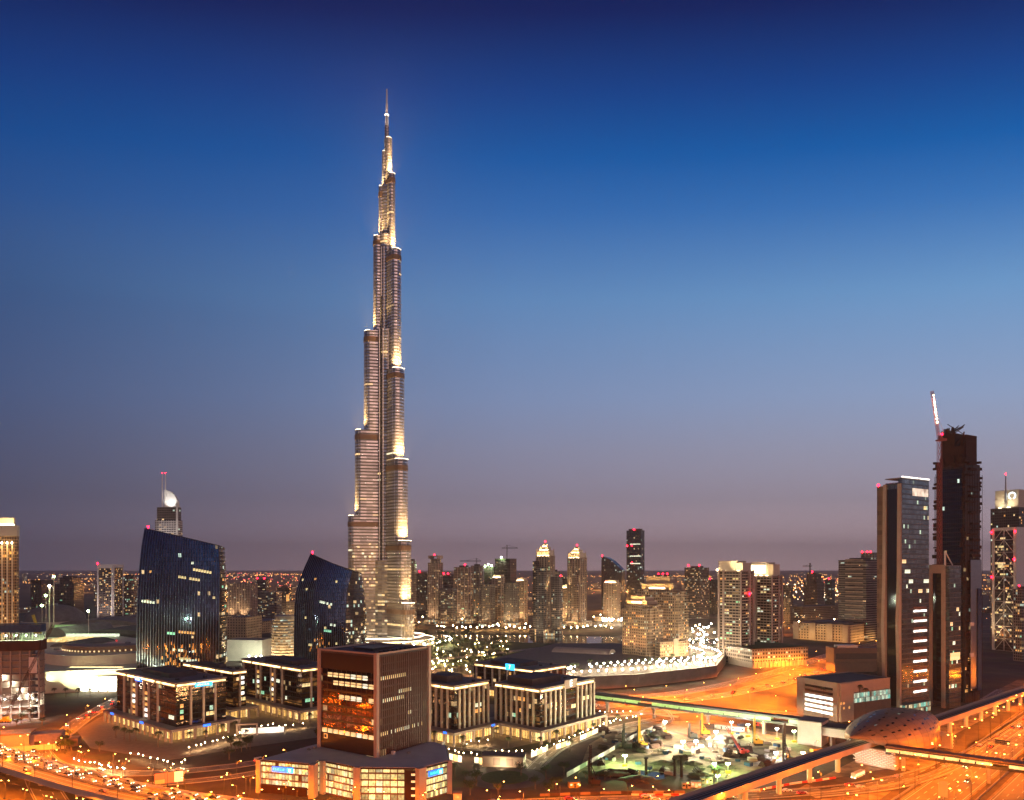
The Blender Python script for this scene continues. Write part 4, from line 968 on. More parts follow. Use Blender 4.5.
D = 900
t, R, L = frame('gold_crown_tower', -34, 16.6, 19, D, 0, 'amber lit tower cut by the left edge with glowing crown and light columns', 'tower', delta=16)
zt = zat(536, D)
MB().box(0, R, 0, L, 0, zt).build('shaft', facade('amber_grid', (.36, .22, .10), (.05, .035, .025), 3.6, 2.6, .34, .34, .16, warm=(1, .56, .16), st=1.0), t)
MB().box(-.6, R + .3, -.6, L, zt + .02, zat(525.5, D)).build('crown_band', M['cream'], t)
MB().box(1.5, R - 1, 3.2, L, zat(525.5, D) + .02, zat(518, D)).build('crown_top', M['cream'], t)
for f in (4, 14, 24): spot(t, (-3, f, zat(525.5, D) + .5), (2, f + 1, zat(519, D)), 24000, 130, (1, .66, .24))
rm = MB().box(-.5, .8, 2.6, L, zat(525.4, D), zat(524.6, D) + .5); rm.build('crown_light', M['coveline'], t)
for k, u in enumerate((4.4, 9.6, 15.0, 20)):
    MB().box(-1.0, -.05, u - .7, u + .7, 0, zt - 6).build('light_column', M['cream'], t); MB().ball((-1.8, u, zat(543, D)), .8).build('column_lamp', M['warmlamp'], t)
    spot(t, (-2.6, u, zat(543.5, D)), (-.4, u, zat(570, D)), 30000, 60, (1, .58, .18))
windows(t, 'x', L, 10, zt - 6, 3.6, 2.6, 40, .34, .34, ['wino', 'wino', 'winw'], 1)
spot(t, (-40, 14, 2), (0, 12, 60), 120000, 90, (1, .55, .16))
# ------------------------------------------------------------------ residential and office towers of the middle distance
W1 = (1, .64, .28); W2 = (1, .76, .42)
F_['resA'] = facade('residential_pink', (.30, .235, .20), (.035, .03, .03), 3.5, 3.2, .42, .40, .13, W1, st=1.0)
F_['resB'] = facade('residential_grey', (.24, .215, .205), (.04, .045, .05), 3.5, 2.8, .34, .30, .12, W1, st=.95, metal=.3)
F_['resC'] = facade('residential_dark', (.14, .11, .10), (.03, .03, .034), 3.5, 3.0, .3, .34, .10, W1, st=1.0, metal=.3)
F_['resD'] = facade('residential_gold', (.38, .29, .20), (.045, .035, .028), 3.5, 3.0, .46, .42, .10, W1, st=1.0)
F_['bands'] = facade('banded_office', (.20, .17, .155), (.03, .032, .036), 3.6, 6, .0, .5, .02, W2, st=.8, metal=.4)
F_['slate'] = facade('slate_glazing', (.03, .032, .035), (.10, .115, .125), 4, 3, .06, .16, .03, W2, (.85, 1, .85), .5, st=.8, metal=.7, grough=.15)
F_['dark'] = facade('shadowed_frame', (.10, .075, .065), (.02, .018, .018), 3.6, 3.4, .4, .4, .03, W1, st=.8)
F_['bal'] = facade('balcony_front', (.34, .23, .16), (.035, .028, .025), 3.4, 4.2, .16, .46, .06, W1, (.7, 1, .85), .2, st=.9)
ROOFM = {'resA': 'grey', 'resB': 'grey', 'resC': 'darkroof', 'resD': 'beige', 'bands': 'darkroof', 'slate': 'darkroof', 'dark': 'darkroof', 'bal': 'beige'}
SLABM = {'resA': 'pink', 'resB': 'grey', 'resC': 'darksteel', 'resD': 'beige', 'bands': 'beige', 'slate': 'darksteel', 'dark': 'darksteel', 'bal': 'beige'}
def city_tower(label, pxL, pxF, pxR, yt, D, fac, delta=28, cat='tower', z0=0, ribs=0, slabs=0, nwin=10, red=(), top='plant', step=None, flood=0, group=None, name='apartment_tower', wins=WINS, podium=0):
    t, R, L = frame(name, pxL, pxF, pxR, D, 0, label, cat, group, z0, delta)
    zt = zat(yt, D) - z0; zs = zt
    R, L = max(R, 3), max(L, 3)
    if step: zs = zt - step
    MB().box(0, R, 0, L, 0, zs).build('shaft', F_[fac], t)
    MB().box(-.3, R + .3, -.3, L + .3, zs + .01, zs + .9).build('roof', M[ROOFM[fac]], t)
    if step:
        MB().box(R * .12, R * .95, L * .15, L * .82, zs + .92, zt).build('upper_shaft', F_[fac], t)
        MB().box(R * .1, R * .97, L * .13, L * .84, zt + .01, zt + .8).build('roof', M[ROOFM[fac]], t)
    if ribs:
        mb = MB()
        for k in range(ribs + 1):
            u = L * k / ribs; mb.box(-.9, -.03, max(0, u - .55), min(L, u + .55), 0, zs - .02)
            if k % 2 == 0: u = R * k / ribs; mb.box(max(0, u - .5), min(R, u + .5), -.9, -.03, 0, zs - .02)
        mb.build('vertical_ribs', M[SLABM[fac]], t)
    if slabs:
        mb = MB(); z = 6
        while z < zs - 3:
            mb.box(-1.3, -.04, L * .08, L * .44, z, z + 1.2); mb.box(-1.3, -.04, L * .56, L * .92, z, z + 1.2); mb.box(R * .15, R * .85, -1.2, -.04, z, z + 1.1); z += 3.5 * slabs
        mb.build('balconies', M[SLABM[fac]], t)
    if top == 'plant':
        MB().box(R * .2, R * .8, L * .25, L * .7, zt + .82, zt + 4.2).build('roof_plant', M['darkroof'], t)
    elif top == 'frame':
        mb = MB(); mb.box(0, R, 0, 2, zt + .82, zt + 7).box(0, R, L - 2, L, zt + .82, zt + 7).box(0, R, 2.02, L - 2.02, zt + 5, zt + 7); mb.build('roof_frame', M[SLABM[fac]], t)
    elif top == 'lit':
        MB().box(1, R - 1, L * .1, L * .9, zt + .82, zt + 6).build('crown', M['cream'], t); MB().box(-.3, .6, L * .08, L * .92, zt + .83, zt + 1.8).build('crown_light', M['coveline'], t)
        spot(t, (-4, L * .5, zt + 1), (2, L * .5, zt + 5), 26000, 150, (1, .68, .30))
    windows(t, 'x', L, 8, zs - 4, 3.5, 3.0, nwin, .4, .4, wins, 2, off=.1)
    windows(t, 'y', R, 8, zs - 4, 3.5, 3.0, nwin // 3, .4, .4, wins, 1, off=.1)
    for fx in red: beacon(t, (R * .1, L * (1 - fx), zt + (7.2 if top == 'frame' else 4.5 if top == 'plant' else 1.2)), D / 900)
    if podium: MB().box(-podium, R + podium, -podium, L + podium, -.4, 9).build('podium', F_['podwarm'], t)
    if flood:
        for f in (.25, .75): spot(t, (-14, L * f, 2), (0, L * f, zs * .4), flood, 80, (1, .66, .34))  # added uplights stand in for the warm ambient glow of the city
    return t, R, L, zt
F_['podwarm'] = facade('warm_podium', (.36, .28, .20), (.05, .035, .025), 4.2, 3.4, .4, .3, .5, W1, st=1.5)

# cluster beyond the tall spire
city_tower('thin pinkish tower edge just right of the spire', 409, 414.5, 416.5, 561, 1500, 'resA', nwin=6)
city_tower('dark slab with two red lamps in the gap right of the spire', 414, 427, 431, 574, 1750, 'dark', nwin=8, red=(.05, .4), flood=20000)
city_tower('tall twin-ridged apartment tower, first full tower right of the spire', 428, 438, 443, 559, 1480, 'resA', ribs=5, slabs=0, nwin=14, red=(.6,), top='frame', step=8, flood=60000, podium=5)
city_tower('stubby tower of green and white lit flats before a striped slab', 440, 452, 457, 589, 1440, 'resB', nwin=26, slabs=1, podium=5, wins=['winc', 'wing', 'winy', 'winw'])
city_tower('pink banded slab with red lamps peeping over the stubby tower', 442, 453, 458, 576, 1800, 'bands', nwin=5, red=(.1, .5))
city_tower('apartment tower with pale left fin and one red roof lamp', 454, 468, 473, 567.5, 1500, 'resA', ribs=4, nwin=18, red=(.75,), flood=60000, podium=5)
city_tower('slim tower beneath a thin tower crane', 471, 479, 483, 566, 1560, 'resB', nwin=12, ribs=3, flood=40000)
city_tower('grey apartment tower below the green lit building shell', 481, 490, 495, 585, 1430, 'resB', ribs=4, nwin=12, slabs=1, flood=50000, podium=5)
city_tower('apartment tower with a glowing gold roof box', 492, 501, 505, 578, 1460, 'resA', ribs=3, nwin=10, top='lit', flood=60000, podium=4)
city_tower('ribbed grey tower in front of the dark building shell', 504, 513, 519, 583.5, 1400, 'resB', ribs=6, nwin=10, flood=50000, podium=5)
city_tower('apartment tower with gold rim lights and white roof bar', 516, 524, 528, 581, 1480, 'resD', ribs=3, nwin=14, top='lit', flood=60000)
tS, RS, LS, zS = city_tower('dark concrete shell topped with floodlights and a crane', 495, 510, 516.5, 559, 1620, 'dark', nwin=6, top='none', name='tower_shell', cat='tower under construction')
MB().box(-.6, -.1, 0, LS, zS - 3, zS + .6).build('safety_screen', M['grass'], tS)
spot(tS, (-7, LS * .5, zS + 4), (-.5, LS * .5, zS - 1), 20000, 150, (.75, 1, .6)); MB().ball((-2, LS * .55, zS + 4), 1.5).build('site_floodlight', M['coolflood'], tS)
tS, RS, LS, zS = city_tower('lower concrete shell with green site lights left of the dark one', 484, 494, 498, 567, 1640, 'dark', nwin=5, top='none', name='tower_shell', cat='tower under construction')
for f, dz, mk in ((.2, 3, 'greenflood'), (.55, 6, 'coolflood'), (.85, 2, 'greenflood')): MB().ball((-2, LS * f, zS + dz), 1.6).build('site_floodlight', M[mk], tS)
spot(tS, (-9, LS * .4, zS + 6), (-.5, LS * .5, zS - 4), 40000, 140, (.6, 1, .45))
def far_crane(label, pxm, ym, D, pl, pr, yj):
    t = empty('tower_crane', ((pxm - 512) / F * D, D, 0), 0, label, 'crane'); z = zat(ym, D)
    lattice(MB(), (0, 0, zat(yj + 18, D)), (0, 0, z), 2, 8, .35).build('crane_mast', M['darksteel'], t); zj = zat(yj, D)
    lattice(MB(), ((pl - pxm) / F * D, 0, zj), ((pr - pxm) / F * D, 0, zj), 1.6, 14, .3).build('crane_jib', M['darksteel'], t)
    MB().tube((0, 0, z), ((pl - pxm) / F * D * .6, 0, zj + 1), .22, n=4).tube((0, 0, z), ((pr - pxm) / F * D * .9, 0, zj + 1), .22, n=4).build('crane_ties', M['darksteel'], t); return t
far_crane('thin tower crane with a long level jib above the slim tower', 476.5, 558, 1570, 460, 481, 561)
far_crane('thin tower crane on top of the dark concrete shell', 507, 545, 1622, 502, 518, 548)
far_crane('small tower crane over the dark stepped block on the right', 810, 563, 1750, 803, 812, 566)

# the two crowned residence towers
def crowned(label, pxL, pxF, pxR, ysh, ytop, D, fac, delta, left=None):
    t, R, L = frame('crowned_tower', pxL, pxF, pxR, D, 0, label, 'tower', None, 0, delta)
    z1, z2 = zat(ysh, D), zat(ytop, D)
    MB().box(0, R, 0, L, 0, z1).build('shaft', F_[fac], t)
    rb = MB()
    for k in range(6): u = L * k / 5; rb.box(-1.1, -.03, max(0, u - .6), min(L, u + .6), 0, z1 + 1)
    for k in range(4): u = R * k / 3; rb.box(max(0, u - .6), min(R, u + .6), -1.1, -.03, 0, z1 + 1)
    rb.build('vertical_ribs', M['beige'], t)
    hs = (z2 - z1)
    steps = ((.06, .0, .42), (.2, .42, .68), (.36, .68, .86))
    for i, (ins, a, b) in enumerate(steps):
        MB().box(R * ins, R * (1 - ins), L * ins, L * (1 - ins), z1 + hs * a + .02, z1 + hs * b).build('crown_stage', M['cream'], t)
        MB().box(R * ins - .5, R * ins + .4, L * ins, L * (1 - ins), z1 + hs * a + .1, z1 + hs * a + 1.1).build('crown_light', M['coveline'], t)
        for f in (.3, .7): spot(t, (R * ins - 4, L * f, z1 + hs * a + .6), (R * ins + 1, L * f, z1 + hs * (a + .2)), 14000, 130, (1, .58, .22))
    pn = MB()
    for x in (.04, .96):
        for y in (.04, .35, .65, .96): pn.cyl(R * x, L * y, z1, z1 + hs * .55, 1.3, .5, 6)
    pn.build('crown_pinnacles', M['cream'], t)
    MB().cyl(R / 2, L / 2, z1 + hs * .86, z2, R * .13, .4, 8).build('crown_spire', M['cream'], t); beacon(t, (R / 2, L / 2, z2), 1.5)
    for f in (.2, .8): spot(t, (-4, L * f, z1 * .58), (0, L * f, z1 * .8), 30000, 70, (1, .64, .28)); 
    for f in (.2, .5, .8): spot(t, (-12, L * f, 2), (0, L * f, z1 * .35), 40000, 75, (1, .66, .34))  # added ground uplights replace ambient city light on the front
    windows(t, 'x', L, 8, z1 - 6, 3.5, 3.2, 30, .42, .40, WINS, 1, off=.1); windows(t, 'y', R, 8, z1 - 6, 3.5, 3.2, 8, .42, .4, WINS, 1, off=.1)
    MB().box(-8, R + 8, -8, L + 8, -.3, 10).build('podium', F_['podwarm'], t)
    return t, R, L
tR, RR, LR = crowned('tall gold crowned apartment tower, nearest and widest of the crowned pair', 536, 550, 554.5, 556, 542, 1240, 'resA', 26)
MB().box(-14, -.9, LR * .22, LR * .72, 0, zat(567, 1240)).build('front_wing', F_['resB'], tR); MB().box(-6, -.95, LR * .74, LR * 1.12, 0, zat(561, 1240)).build('dark_wing', F_['resC'], tR)
MB().box(RR * .1, RR * .9, -16, -1.2, 0, zat(577, 1240)).build('side_wing', F_['resB'], tR)
tR, RR, LR = crowned('slimmer gold crowned apartment tower standing alone', 567.5, 580, 586.5, 558, 545.5, 1420, 'resA', 30)
MB().box(-7, -1, LR * .05, LR * .45, 0, zat(574, 1420)).build('front_wing', F_['resA'], tR)
city_tower('dark tower with blue white roof line between the crowned towers', 555, 566, 569, 577, 1700, 'slate', nwin=6, red=(.5,), top='none')
city_tower('small gold lit tower between the crowned towers', 561, 567, 570, 588, 1500, 'resD', nwin=8, flood=60000, top='lit', podium=4)
city_tower('low grey tower hugging the right flank of the widest crowned tower', 549, 557, 560, 572, 1330, 'resB', nwin=14, ribs=3)

# curved dark tower and the tall slate tower
D = 2000
t, R, L = frame('curved_top_tower', 601.5, 621.5, 625, D, 0, 'dark tower with a curved sloping top behind the small gold hotel', 'tower', delta=24)
pr = [(0, 0)]; prof = [(L, 0), (L, zat(556.5, D)), (L * .8, zat(557, D)), (L * .55, zat(559.5, D)), (L * .3, zat(564, D)), (0, zat(570, D)), (0, 0)]
mb = MB(); n = len(prof); mb.add([(0, y, z) for y, z in prof] + [(R, y, z) for y, z in prof], [tuple(range(n))[::-1], tuple(range(n, 2 * n))] + [(i, (i + 1) % n, n + (i + 1) % n, n + i) for i in range(n)])
mb.build('shaft', F_['slate'], t); beacon(t, (0, L - 2, zat(556, D)), 2)
windows(t, 'x', L, 10, zat(575, D), 4, 3, 8, .2, .3, ['winw', 'wino'], 1)
MB().box(-1, -.1, L * .97, L, 0, zat(557, D)).build('edge_fin', M['darksteel'], t)
t, R, L, zt = city_tower('tall slate glass tower, highest of the towers in the middle distance', 626.5, 641, 644.5, 530.5, 1900, 'slate', nwin=8, red=(.5,), top='none', name='slate_tower')
for yy in (544.5, 556.5, 564): MB().box(-.5, -.05, L * .05, L * .75, zat(yy, 1900), zat(yy, 1900) + 2.6).build('lit_floor', M['winc'], t)
for yy, f in ((546, .95), (546, .62), (563, .62)): beacon(t, (-1, L * f, zat(yy, 1900)), 1.7)
MB().box(R * .2, R * .8, L * .1, L * .9, zt + .9, zt + 5).build('roof_plant', M['darkroof'], t)
t, R, L, zt = city_tower('small gold uplit hotel in front of the curved dark tower', 603.5, 617, 620.5, 583, 1560, 'resD', ribs=5, nwin=12, red=(.15,), top='lit', flood=120000, podium=14, name='hotel', cat='hotel')

# stepped beige towers with arcaded annex above the promenade
D = 862
def stepped(label, pxL, pxF, pxR, yt, D, delta, ycr, name='stepped_tower_block'):
    t, R, L = frame(name, pxL, pxF, pxR, D, 0, label, 'tower', None, TZ, delta); zt = zat(yt, D) - TZ; zc = zat(ycr, D) - TZ
    MB().box(0, R, 0, L, 0, zt).build('shaft', F_['old'], t)
    for i, (a, b, dz) in enumerate(((.0, .16, -7), (.84, 1, -7), (.16, .32, -3.4), (.68, .84, -3.4))):
        MB().box(-3.2, -.02, L * a + .02, L * b - .02, 0, zt + dz).build('wind_tower', F_['old'], t)
        MB().box(-3.6, .3, L * a - .2, L * b + .2, zt + dz + .02, zt + dz + 1.1).build('wing_cap', M['beige'], t)
    for i, (a, b, dz) in enumerate(((.0, .3, -6), (.36, .64, -3), (.7, 1, -8))):
        MB().box(R * a + .02, R * b - .02, -3, -.02, 0, zt + dz).build('wind_tower', F_['old'], t); MB().box(R * a - .2, R * b + .2, -3.4, .3, zt + dz + .02, zt + dz + 1.1).build('wing_cap', M['beige'], t)
    MB().box(R * .08, R * .92, L * .1, L * .9, zt + .02, (zt + zc) / 2).build('crown_storey', M['beige'], t); MB().box(R * .16, R * .84, L * .2, L * .8, (zt + zc) / 2 + .02, zc).build('crown_storey', M['beige'], t)
    cr = MB()
    for k in range(12): cr.box(R * .16 - .4, R * .16 + .3, L * .2 + L * .6 * k / 12, L * .2 + L * .6 * (k + .55) / 12, zc + .02, zc + 1.6)
    cr.build('crenellation', M['beige'], t)
    for f in (.15, .38, .62, .85): spot(t, (R * .02 - 2, L * f, zt + .6), (R * .2, L * f, zc - 1), 30000, 140, (1, .56, .15))
    lb = MB(); lb.box(R * .08 - .6, R * .08 - .05, L * .3, L * .7, zt + 1.2, zt + 2.6); lb.build('crown_light', M['coveline'], t)
    windows(t, 'x', L, 8, zt - 8, 3.4, 3.0, 40, .46, .42, ['wino', 'winw', 'winy', 'wino'], 2, off=.1, pos=-3.2); windows(t, 'y', R, 8, zt - 10, 3.4, 3, 16, .46, .42, ['wino', 'winw'], 1, off=.1, pos=-3.0)
    for f in (.1, .35, .65, .9): spot(t, (-17, L * f, 1.5), (-2, L * f, zt * .5), 16000, 85, (1, .52, .22))  # added ground spots warm the stone in place of city glow
    return t, R, L, zt
F_['old'] = facade('old_town_stone', (.40, .29, .19), (.05, .035, .025), 3.4, 2.6, .5, .45, .09, W1, st=1.0)
stepped('beige stepped tower with gold crown, front and lower of the stepped pair', 624, 648, 661, 604.5, D, 36, 597.5)
stepped('beige stepped tower with brightest gold crown, rear and taller of the stepped pair', 637, 676, 686.5, 590, 925, 28, 577.5)
t, R, L = frame('arcaded_annex', 655, 660, 689, 850, 62, 'low beige arcaded annex at the foot of the stepped towers', 'building', None, TZ)
MB().box(0, R, 0, L, 0, zat(643, 850) - TZ).build('wall', F_['old'], t); MB().box(R * .45, R * .62, -.9, L, 0, zat(639.5, 850) - TZ).build('gable', M['beige'], t); MB().box(-.3, R + .3, -.3, L + .3, zat(643, 850) - TZ + .01, zat(643, 850) - TZ + .8).build('parapet', M['beige'], t)
windows(t, 'y', R, 2, 16, 3.4, 2.6, 16, .5, .45, ['wino', 'winw'], 1)
for f in (.2, .5, .8): spot(t, (R * f, -12, 1), (R * f, 0, 9), 26000, 110, (1, .62, .26))

city_tower('dark double slab with scattered amber windows left of the balcony towers', 684.5, 699, 709, 568, 1640, 'resC', delta=40, nwin=44, red=(.2, .95), top='plant', wins=['wino', 'winy', 'winw'])
city_tower('narrow ribbed tower with a red lamp behind the balcony towers', 706, 715, 719, 580, 1800, 'slate', ribs=5, nwin=6, red=(.4,), top='none')
# red-lamp cluster behind the stepped towers
city_tower('squat block with red roof lamps behind the stepped towers', 657, 668, 672, 575, 1950, 'dark', nwin=4, red=(.1, .5, .9), top='none')

# balcony twin towers with floodlit crown on a lit podium
def twin(label, pxL, pxF, pxR, D, delta, yt, ycr, bright, z0=0):
    t, R, L = frame('balcony_tower', pxL, pxF, pxR, D, 0, label, 'tower', None, z0, delta); zt = zat(yt, D) - z0; zc = zat(ycr, D) - z0
    MB().box(0, R, 0, L, 0, zt).build('shaft', F_['bal'], t)
    mb = MB(); z = 14
    while z < zt - 2:
        mb.box(-1.6, -.04, L * .06, L * .72, z, z + 1.15); mb.box(R * .12, R * .55, -1.5, -.04, z, z + 1.15); z += 3.4
    mb.build('balconies', M['beige'], t)
    rb = MB(); rb.box(-2.0, -.05, L * .73, L * .80, 0, zt + 1).box(-2, -.05, 0, L * .055, 0, zt + 1).box(-2, -.05, L * .93, L, 0, zt + 1).box(R * .57, R * .68, -2, -.05, 0, zt + 1).box(R * .9, R, -2, -.05, 0, zt + 1); rb.build('vertical_ribs', M['pink'], t)
    MB().box(0, R, L * .3, L, zt + .02, zc).build('crown', M['cream'], t); MB().box(R * .15, R * .9, 1.2, L * .29, zt + .02, zc - 1.5).build('crown', M['cream'], t)
    MB().box(-.4, R + .2, L * .28, L + .3, zc + .01, zc + .8).build('roof_slab', M['beige'], t)
    for f in bright: spot(t, (-5, L * f, zt + 1), (1, L * f, zc - 1), 90000, 140, (1, .72, .36)); MB().box(-2.2, -1.4, L * f - 1.6, L * f + 1.6, zt + .1, zt + .9).build('crown_floodlight', M['coveline'], t)
    windows(t, 'x', L, 16, zt - 4, 3.4, 4.2, 28, .2, .46, ['winw', 'wino', 'winy', 'winc', 'wing'], 2, off=.1); windows(t, 'y', R, 16, zt - 4, 3.4, 4.2, 14, .2, .46, WINS, 1, off=.1)
    for f in (.2, .5, .8): spot(t, (-15, L * f, 2), (0, L * f, zt * .4), 16000, 85, (1, .54, .24))  # added spots at the foot imitate warm city light on the balconies
    return t, R, L, zt
t1_, R1, L1, z1_ = twin('balconied beige tower with blank crown and a red lamp, left of the joined pair', 718.5, 742, 753, 868, 30, 571, 561.5, (.12,), 0)
beacon(t1_, (R1 * .5, -2.5, zat(595, 868)), 1.6); MB().ball((-2, L1 + .5, zat(570, 868)), 1.0).build('crown_lamp', M['warmlamp'], t1_)
t2_, R2, L2, z2_ = twin('balconied beige tower with white glaring crown, right of the joined pair', 751, 773, 781.5, 905, 28, 576, 563, (.25, .5, .75, .9), 0)
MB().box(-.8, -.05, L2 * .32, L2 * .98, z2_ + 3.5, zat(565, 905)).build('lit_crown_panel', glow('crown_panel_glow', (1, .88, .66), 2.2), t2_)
t, R, L = frame('tower_podium', 716, 752, 808, 838, 0, 'long pale podium with small square windows below the balcony towers', 'podium building', delta=52)
zp = zat(650, 838)
F_['podwin'] = facade('podium_punched', (.40, .33, .27), (.05, .04, .035), 4.4, 3.6, .4, .42, .02, W1, st=1.0)
MB().box(0, R, 0, L, 7, zp).build('wall', F_['podwin'], t); MB().box(1.2, R - 1, 1.2, L - 1, 0, 6.98).build('ground_storey', M['beige'], t)
for f in (.12, .3, .48, .66, .84): point(t, (R * f, -5, 6), 16000, (1, .30, .03)); MB().box(-.5, R + .5, -.5, L + .5, zp + .01, zp + 1).build('parapet', M['pink'], t)
pm = MB()
for k in range(14): u = R * (k + .5) / 14; pm.box(u - .6, u + .6, -.1, .9, 0, 6.96)
pm.build('colonnade', M['pink'], t); MB().box(6, R - 2, 3, L - 3, zp + 1.02, zp + 1.4).build('garden_deck', M['grass'], t)
windows(t, 'y', R, 8, zp - 1, 4.4, 3.6, 7, .5, .5, ['wino', 'winw', 'winc'], 1); windows(t, 'x', L, 8, zp - 1, 4.4, 3.6, 4, .5, .5, ['winw', 'winy'], 1)

# low buildings right of centre
def lowbox(name, label, cat, pxL, pxF, pxR, D, yt, wallm, delta=30, roofm='grey', z0=0):
    t, R, L = frame(name, pxL, pxF, pxR, D, 0, label, cat, None, z0, delta); zt = zat(yt, D) - z0
    MB().box(0, R, 0, L, 0, zt).build('wall', wallm, t); MB().box(.8, R - .8, .8, L - .8, zt + .01, zt + .3).build('roof', M[roofm], t)
    rp = MB()
    for x0, x1, y0, y1 in ((-.2, R + .2, -.2, .4), (-.2, R + .2, L - .4, L + .2), (-.2, .4, .41, L - .41), (R - .4, R + .2, .41, L - .41)): rp.box(x0, x1, y0, y1, zt + .015, zt + 1)
    rp.build('parapet', wallm if not isinstance(wallm, str) else M[wallm], t); return t, R, L, zt
F_['school'] = facade('punched_beige', (.40, .30, .20), (.05, .04, .03), 4.2, 4.6, .55, .5, .02, W1, st=.8)
t, R, L, zt = lowbox('low_block', 'long low beige building with flat towers behind the dark low block', 'building', 796, 850, 873, 1120, 626, F_['school'], 24)
for f in (.02, .30, .62, .94): MB().box(-2.5, -.02, L * f - (0 if f > .9 else 0), L * f + 9, 0, zt + 1.6).build('corner_bay', M['beige'], t)
MB().box(R * .2, R * .8, L * .2, L * .8, zt + .32, zt + 3).build('roof_plant', M['grey'], t)
for f in (.2, .5, .8): spot(t, (-20, L * f, 3), (0, L * f, 10), 22000, 110, (1, .55, .18)); spot(t, (R * f, -16, 3), (R * f, 0, 8), 22000, 120, (1, .50, .14))
t, R, L, zt = lowbox('low_block', 'dark brown windowless low block beside the tall slab tower', 'building', 826, 834, 890, 812, 649, M['brown'], 62)
MB().box(R * .1, R * .45, L * .2, L * .7, zt + .32, zt + 3.6).build('roof_plant', M['steel'], t); MB().box(2, R * .8, -.5, -.05, zt * .55, zt * .8).build('recessed_band', M['darksteel'], t); MB().box(-.5, R * .7, -3, -.55, 0, zt * .4).build('lower_wing', M['brown'], t)
t, R, L, zt = lowbox('office_block', 'tan low office with bright white window strips left of the slab tower', 'building', 797.5, 838, 890, 549, 684.5, M['beige'], 38, 'darkroof')
for k in range(6): MB().box(-.35, -.05, L * .12, L * .8, zt - 5.2 - k * 3.7, zt - 3.4 - k * 3.7).build('window_strip', M['winwhite'] if k >= 2 else M['blackglass'], t)
MB().box(-.9, -.02, 0, L * .1, 0, zt + 1.2).build('end_pier', M['beige'], t); MB().box(-.9, -.02, L * .82, L, 0, zt + 1.2).build('end_pier', M['beige'], t)
MB().box(R * .02, R * .26, -1.6, -.02, 0, zt + .6).build('stair_tower', M['beige'], t); MB().box(R * .28, R * .98, -1.0, -.02, zt - 15, zt - 7.5).build('glass_link', facade('teal_link', (.2, .2, .18), (.1, .14, .12), 4, 2.4, .08, .1, .95, warm=(.75, 1, .75), cool=(.3, 1, .8), coolp=.3, st=.8), t)
MB().box(R * .27, R * .99, -1.2, -.02, 0, zt - 15.05).build('base_wall', M['brown'], t)
windows(t, 'y', R * .26, 4, 16, 3.7, 3, 6, .5, .5, ['wino'], 1, pos=-1.6)
# dark towers right of centre
city_tower('dark stepped unfinished block under a small crane', 803.5, 817, 824, 573, 1750, 'dark', delta=34, nwin=5, step=22, red=(.6,), top='none')
city_tower('small slate block with a red lamp and white sign light', 825, 832, 835, 580, 1900, 'slate', nwin=4, red=(.5,), top='none')
city_tower('dark tower flank just right of the balcony towers', 781, 790, 793, 586, 1500, 'dark', nwin=6, top='none')
t, R, L, zt = city_tower('broad grey banded office tower left of the slab tower', 838.5, 866, 880, 560.5, 1150, 'bands', delta=30, nwin=6, top='plant', name='office_tower')
mb = MB()
for k in range(17): mb.box(-.8, -.03, L * .1, L * .74, 10 + k * 7.2, 12.2 + k * 7.2)
mb.build('spandrel_bands', M['beige'], t)
city_tower('grey tower with paired red roof lamps behind the banded office tower', 861, 874, 879, 553, 1450, 'resB', nwin=4, red=(.05, .7, .45), top='none', ribs=3)
city_tower('low dark tower block with amber lights right of the balcony towers', 789, 803, 838, 607, 1500, 'dark', delta=40, nwin=14, top='none', wins=['wino', 'winc', 'winw'], name='low_block', cat='building')
city_tower('pale tower sliver right of the braced white tower', 1013, 1022, 1030, 590, 900, 'resB', delta=40, nwin=10, red=(.6,))

# left middle distance
t, R, L, zt = city_tower('white framed apartment slab with a red corner lamp left of the curved tower', 97.5, 113, 123, 566, 1380, 'resC', delta=34, nwin=34, top='none', wins=['wino', 'winw', 'winy'], name='framed_slab')
fm = MB(); fm.box(-1.4, -.04, 0, 2.6, 0, zt + 3).box(-1.4, -.04, L - 2.6, L, 0, zt + 3).box(-1.4, -.04, 2.62, L - 2.62, zt - 4, zt + 3).box(0, 2.2, -1.4, -.04, 0, zt + 3).box(R - 2, R, -1.4, -.04, 0, zt + 3).box(2.22, R - 2.02, -1.4, -.04, zt - 3, zt + 3); fm.build('white_frame', M['white'], t)
MB().box(-8, R + 10, -8, L + 6, 0, 12).build('podium', M['cream'], t); beacon(t, (-1, L - 1, zt + 3.4), 1.8); spot(t, (-40, L * .5, 14), (0, L * .5, 60), 140000, 90, (1, .8, .75))
city_tower('brown slab with lit windows between the framed slab and the curved tower', 121, 133, 138, 577, 1450, 'resA', nwin=22, top='plant')
city_tower('low white framed slab left of the stadium floodlights', 31, 41, 54, 583.5, 1500, 'resC', delta=48, nwin=6, ribs=4, top='frame')
city_tower('broad shadowed brown block behind the dome', 55, 74, 84, 578, 1650, 'dark', delta=34, nwin=8, top='plant', step=14)
city_tower('pink ribbed block with blue roof sign and a red lamp', 226, 250, 257.5, 583.5, 1620, 'resA', delta=22, ribs=9, nwin=4, top='none', flood=90000, name='ribbed_block')
city_tower('pale block with two bright red roof lamps right of the ribbed block', 256, 266, 270, 579.5, 1750, 'bands', nwin=8, red=(.1, .8), top='none')
city_tower('low banded block with green white roof lights', 258, 276, 282, 592, 1500, 'resB', nwin=12, slabs=1, top='none')
t, R, L, zt = city_tower('round topped brown building left of the smaller curved tower', 277, 289, 292, 588, 1600, 'dark', nwin=8, top='none', flood=40000)
MB().ball((R / 2, L / 2, zt + .9), min(R, L) * .55, n=14, k=8, zs=.7).build('dome', M['brown'], t)
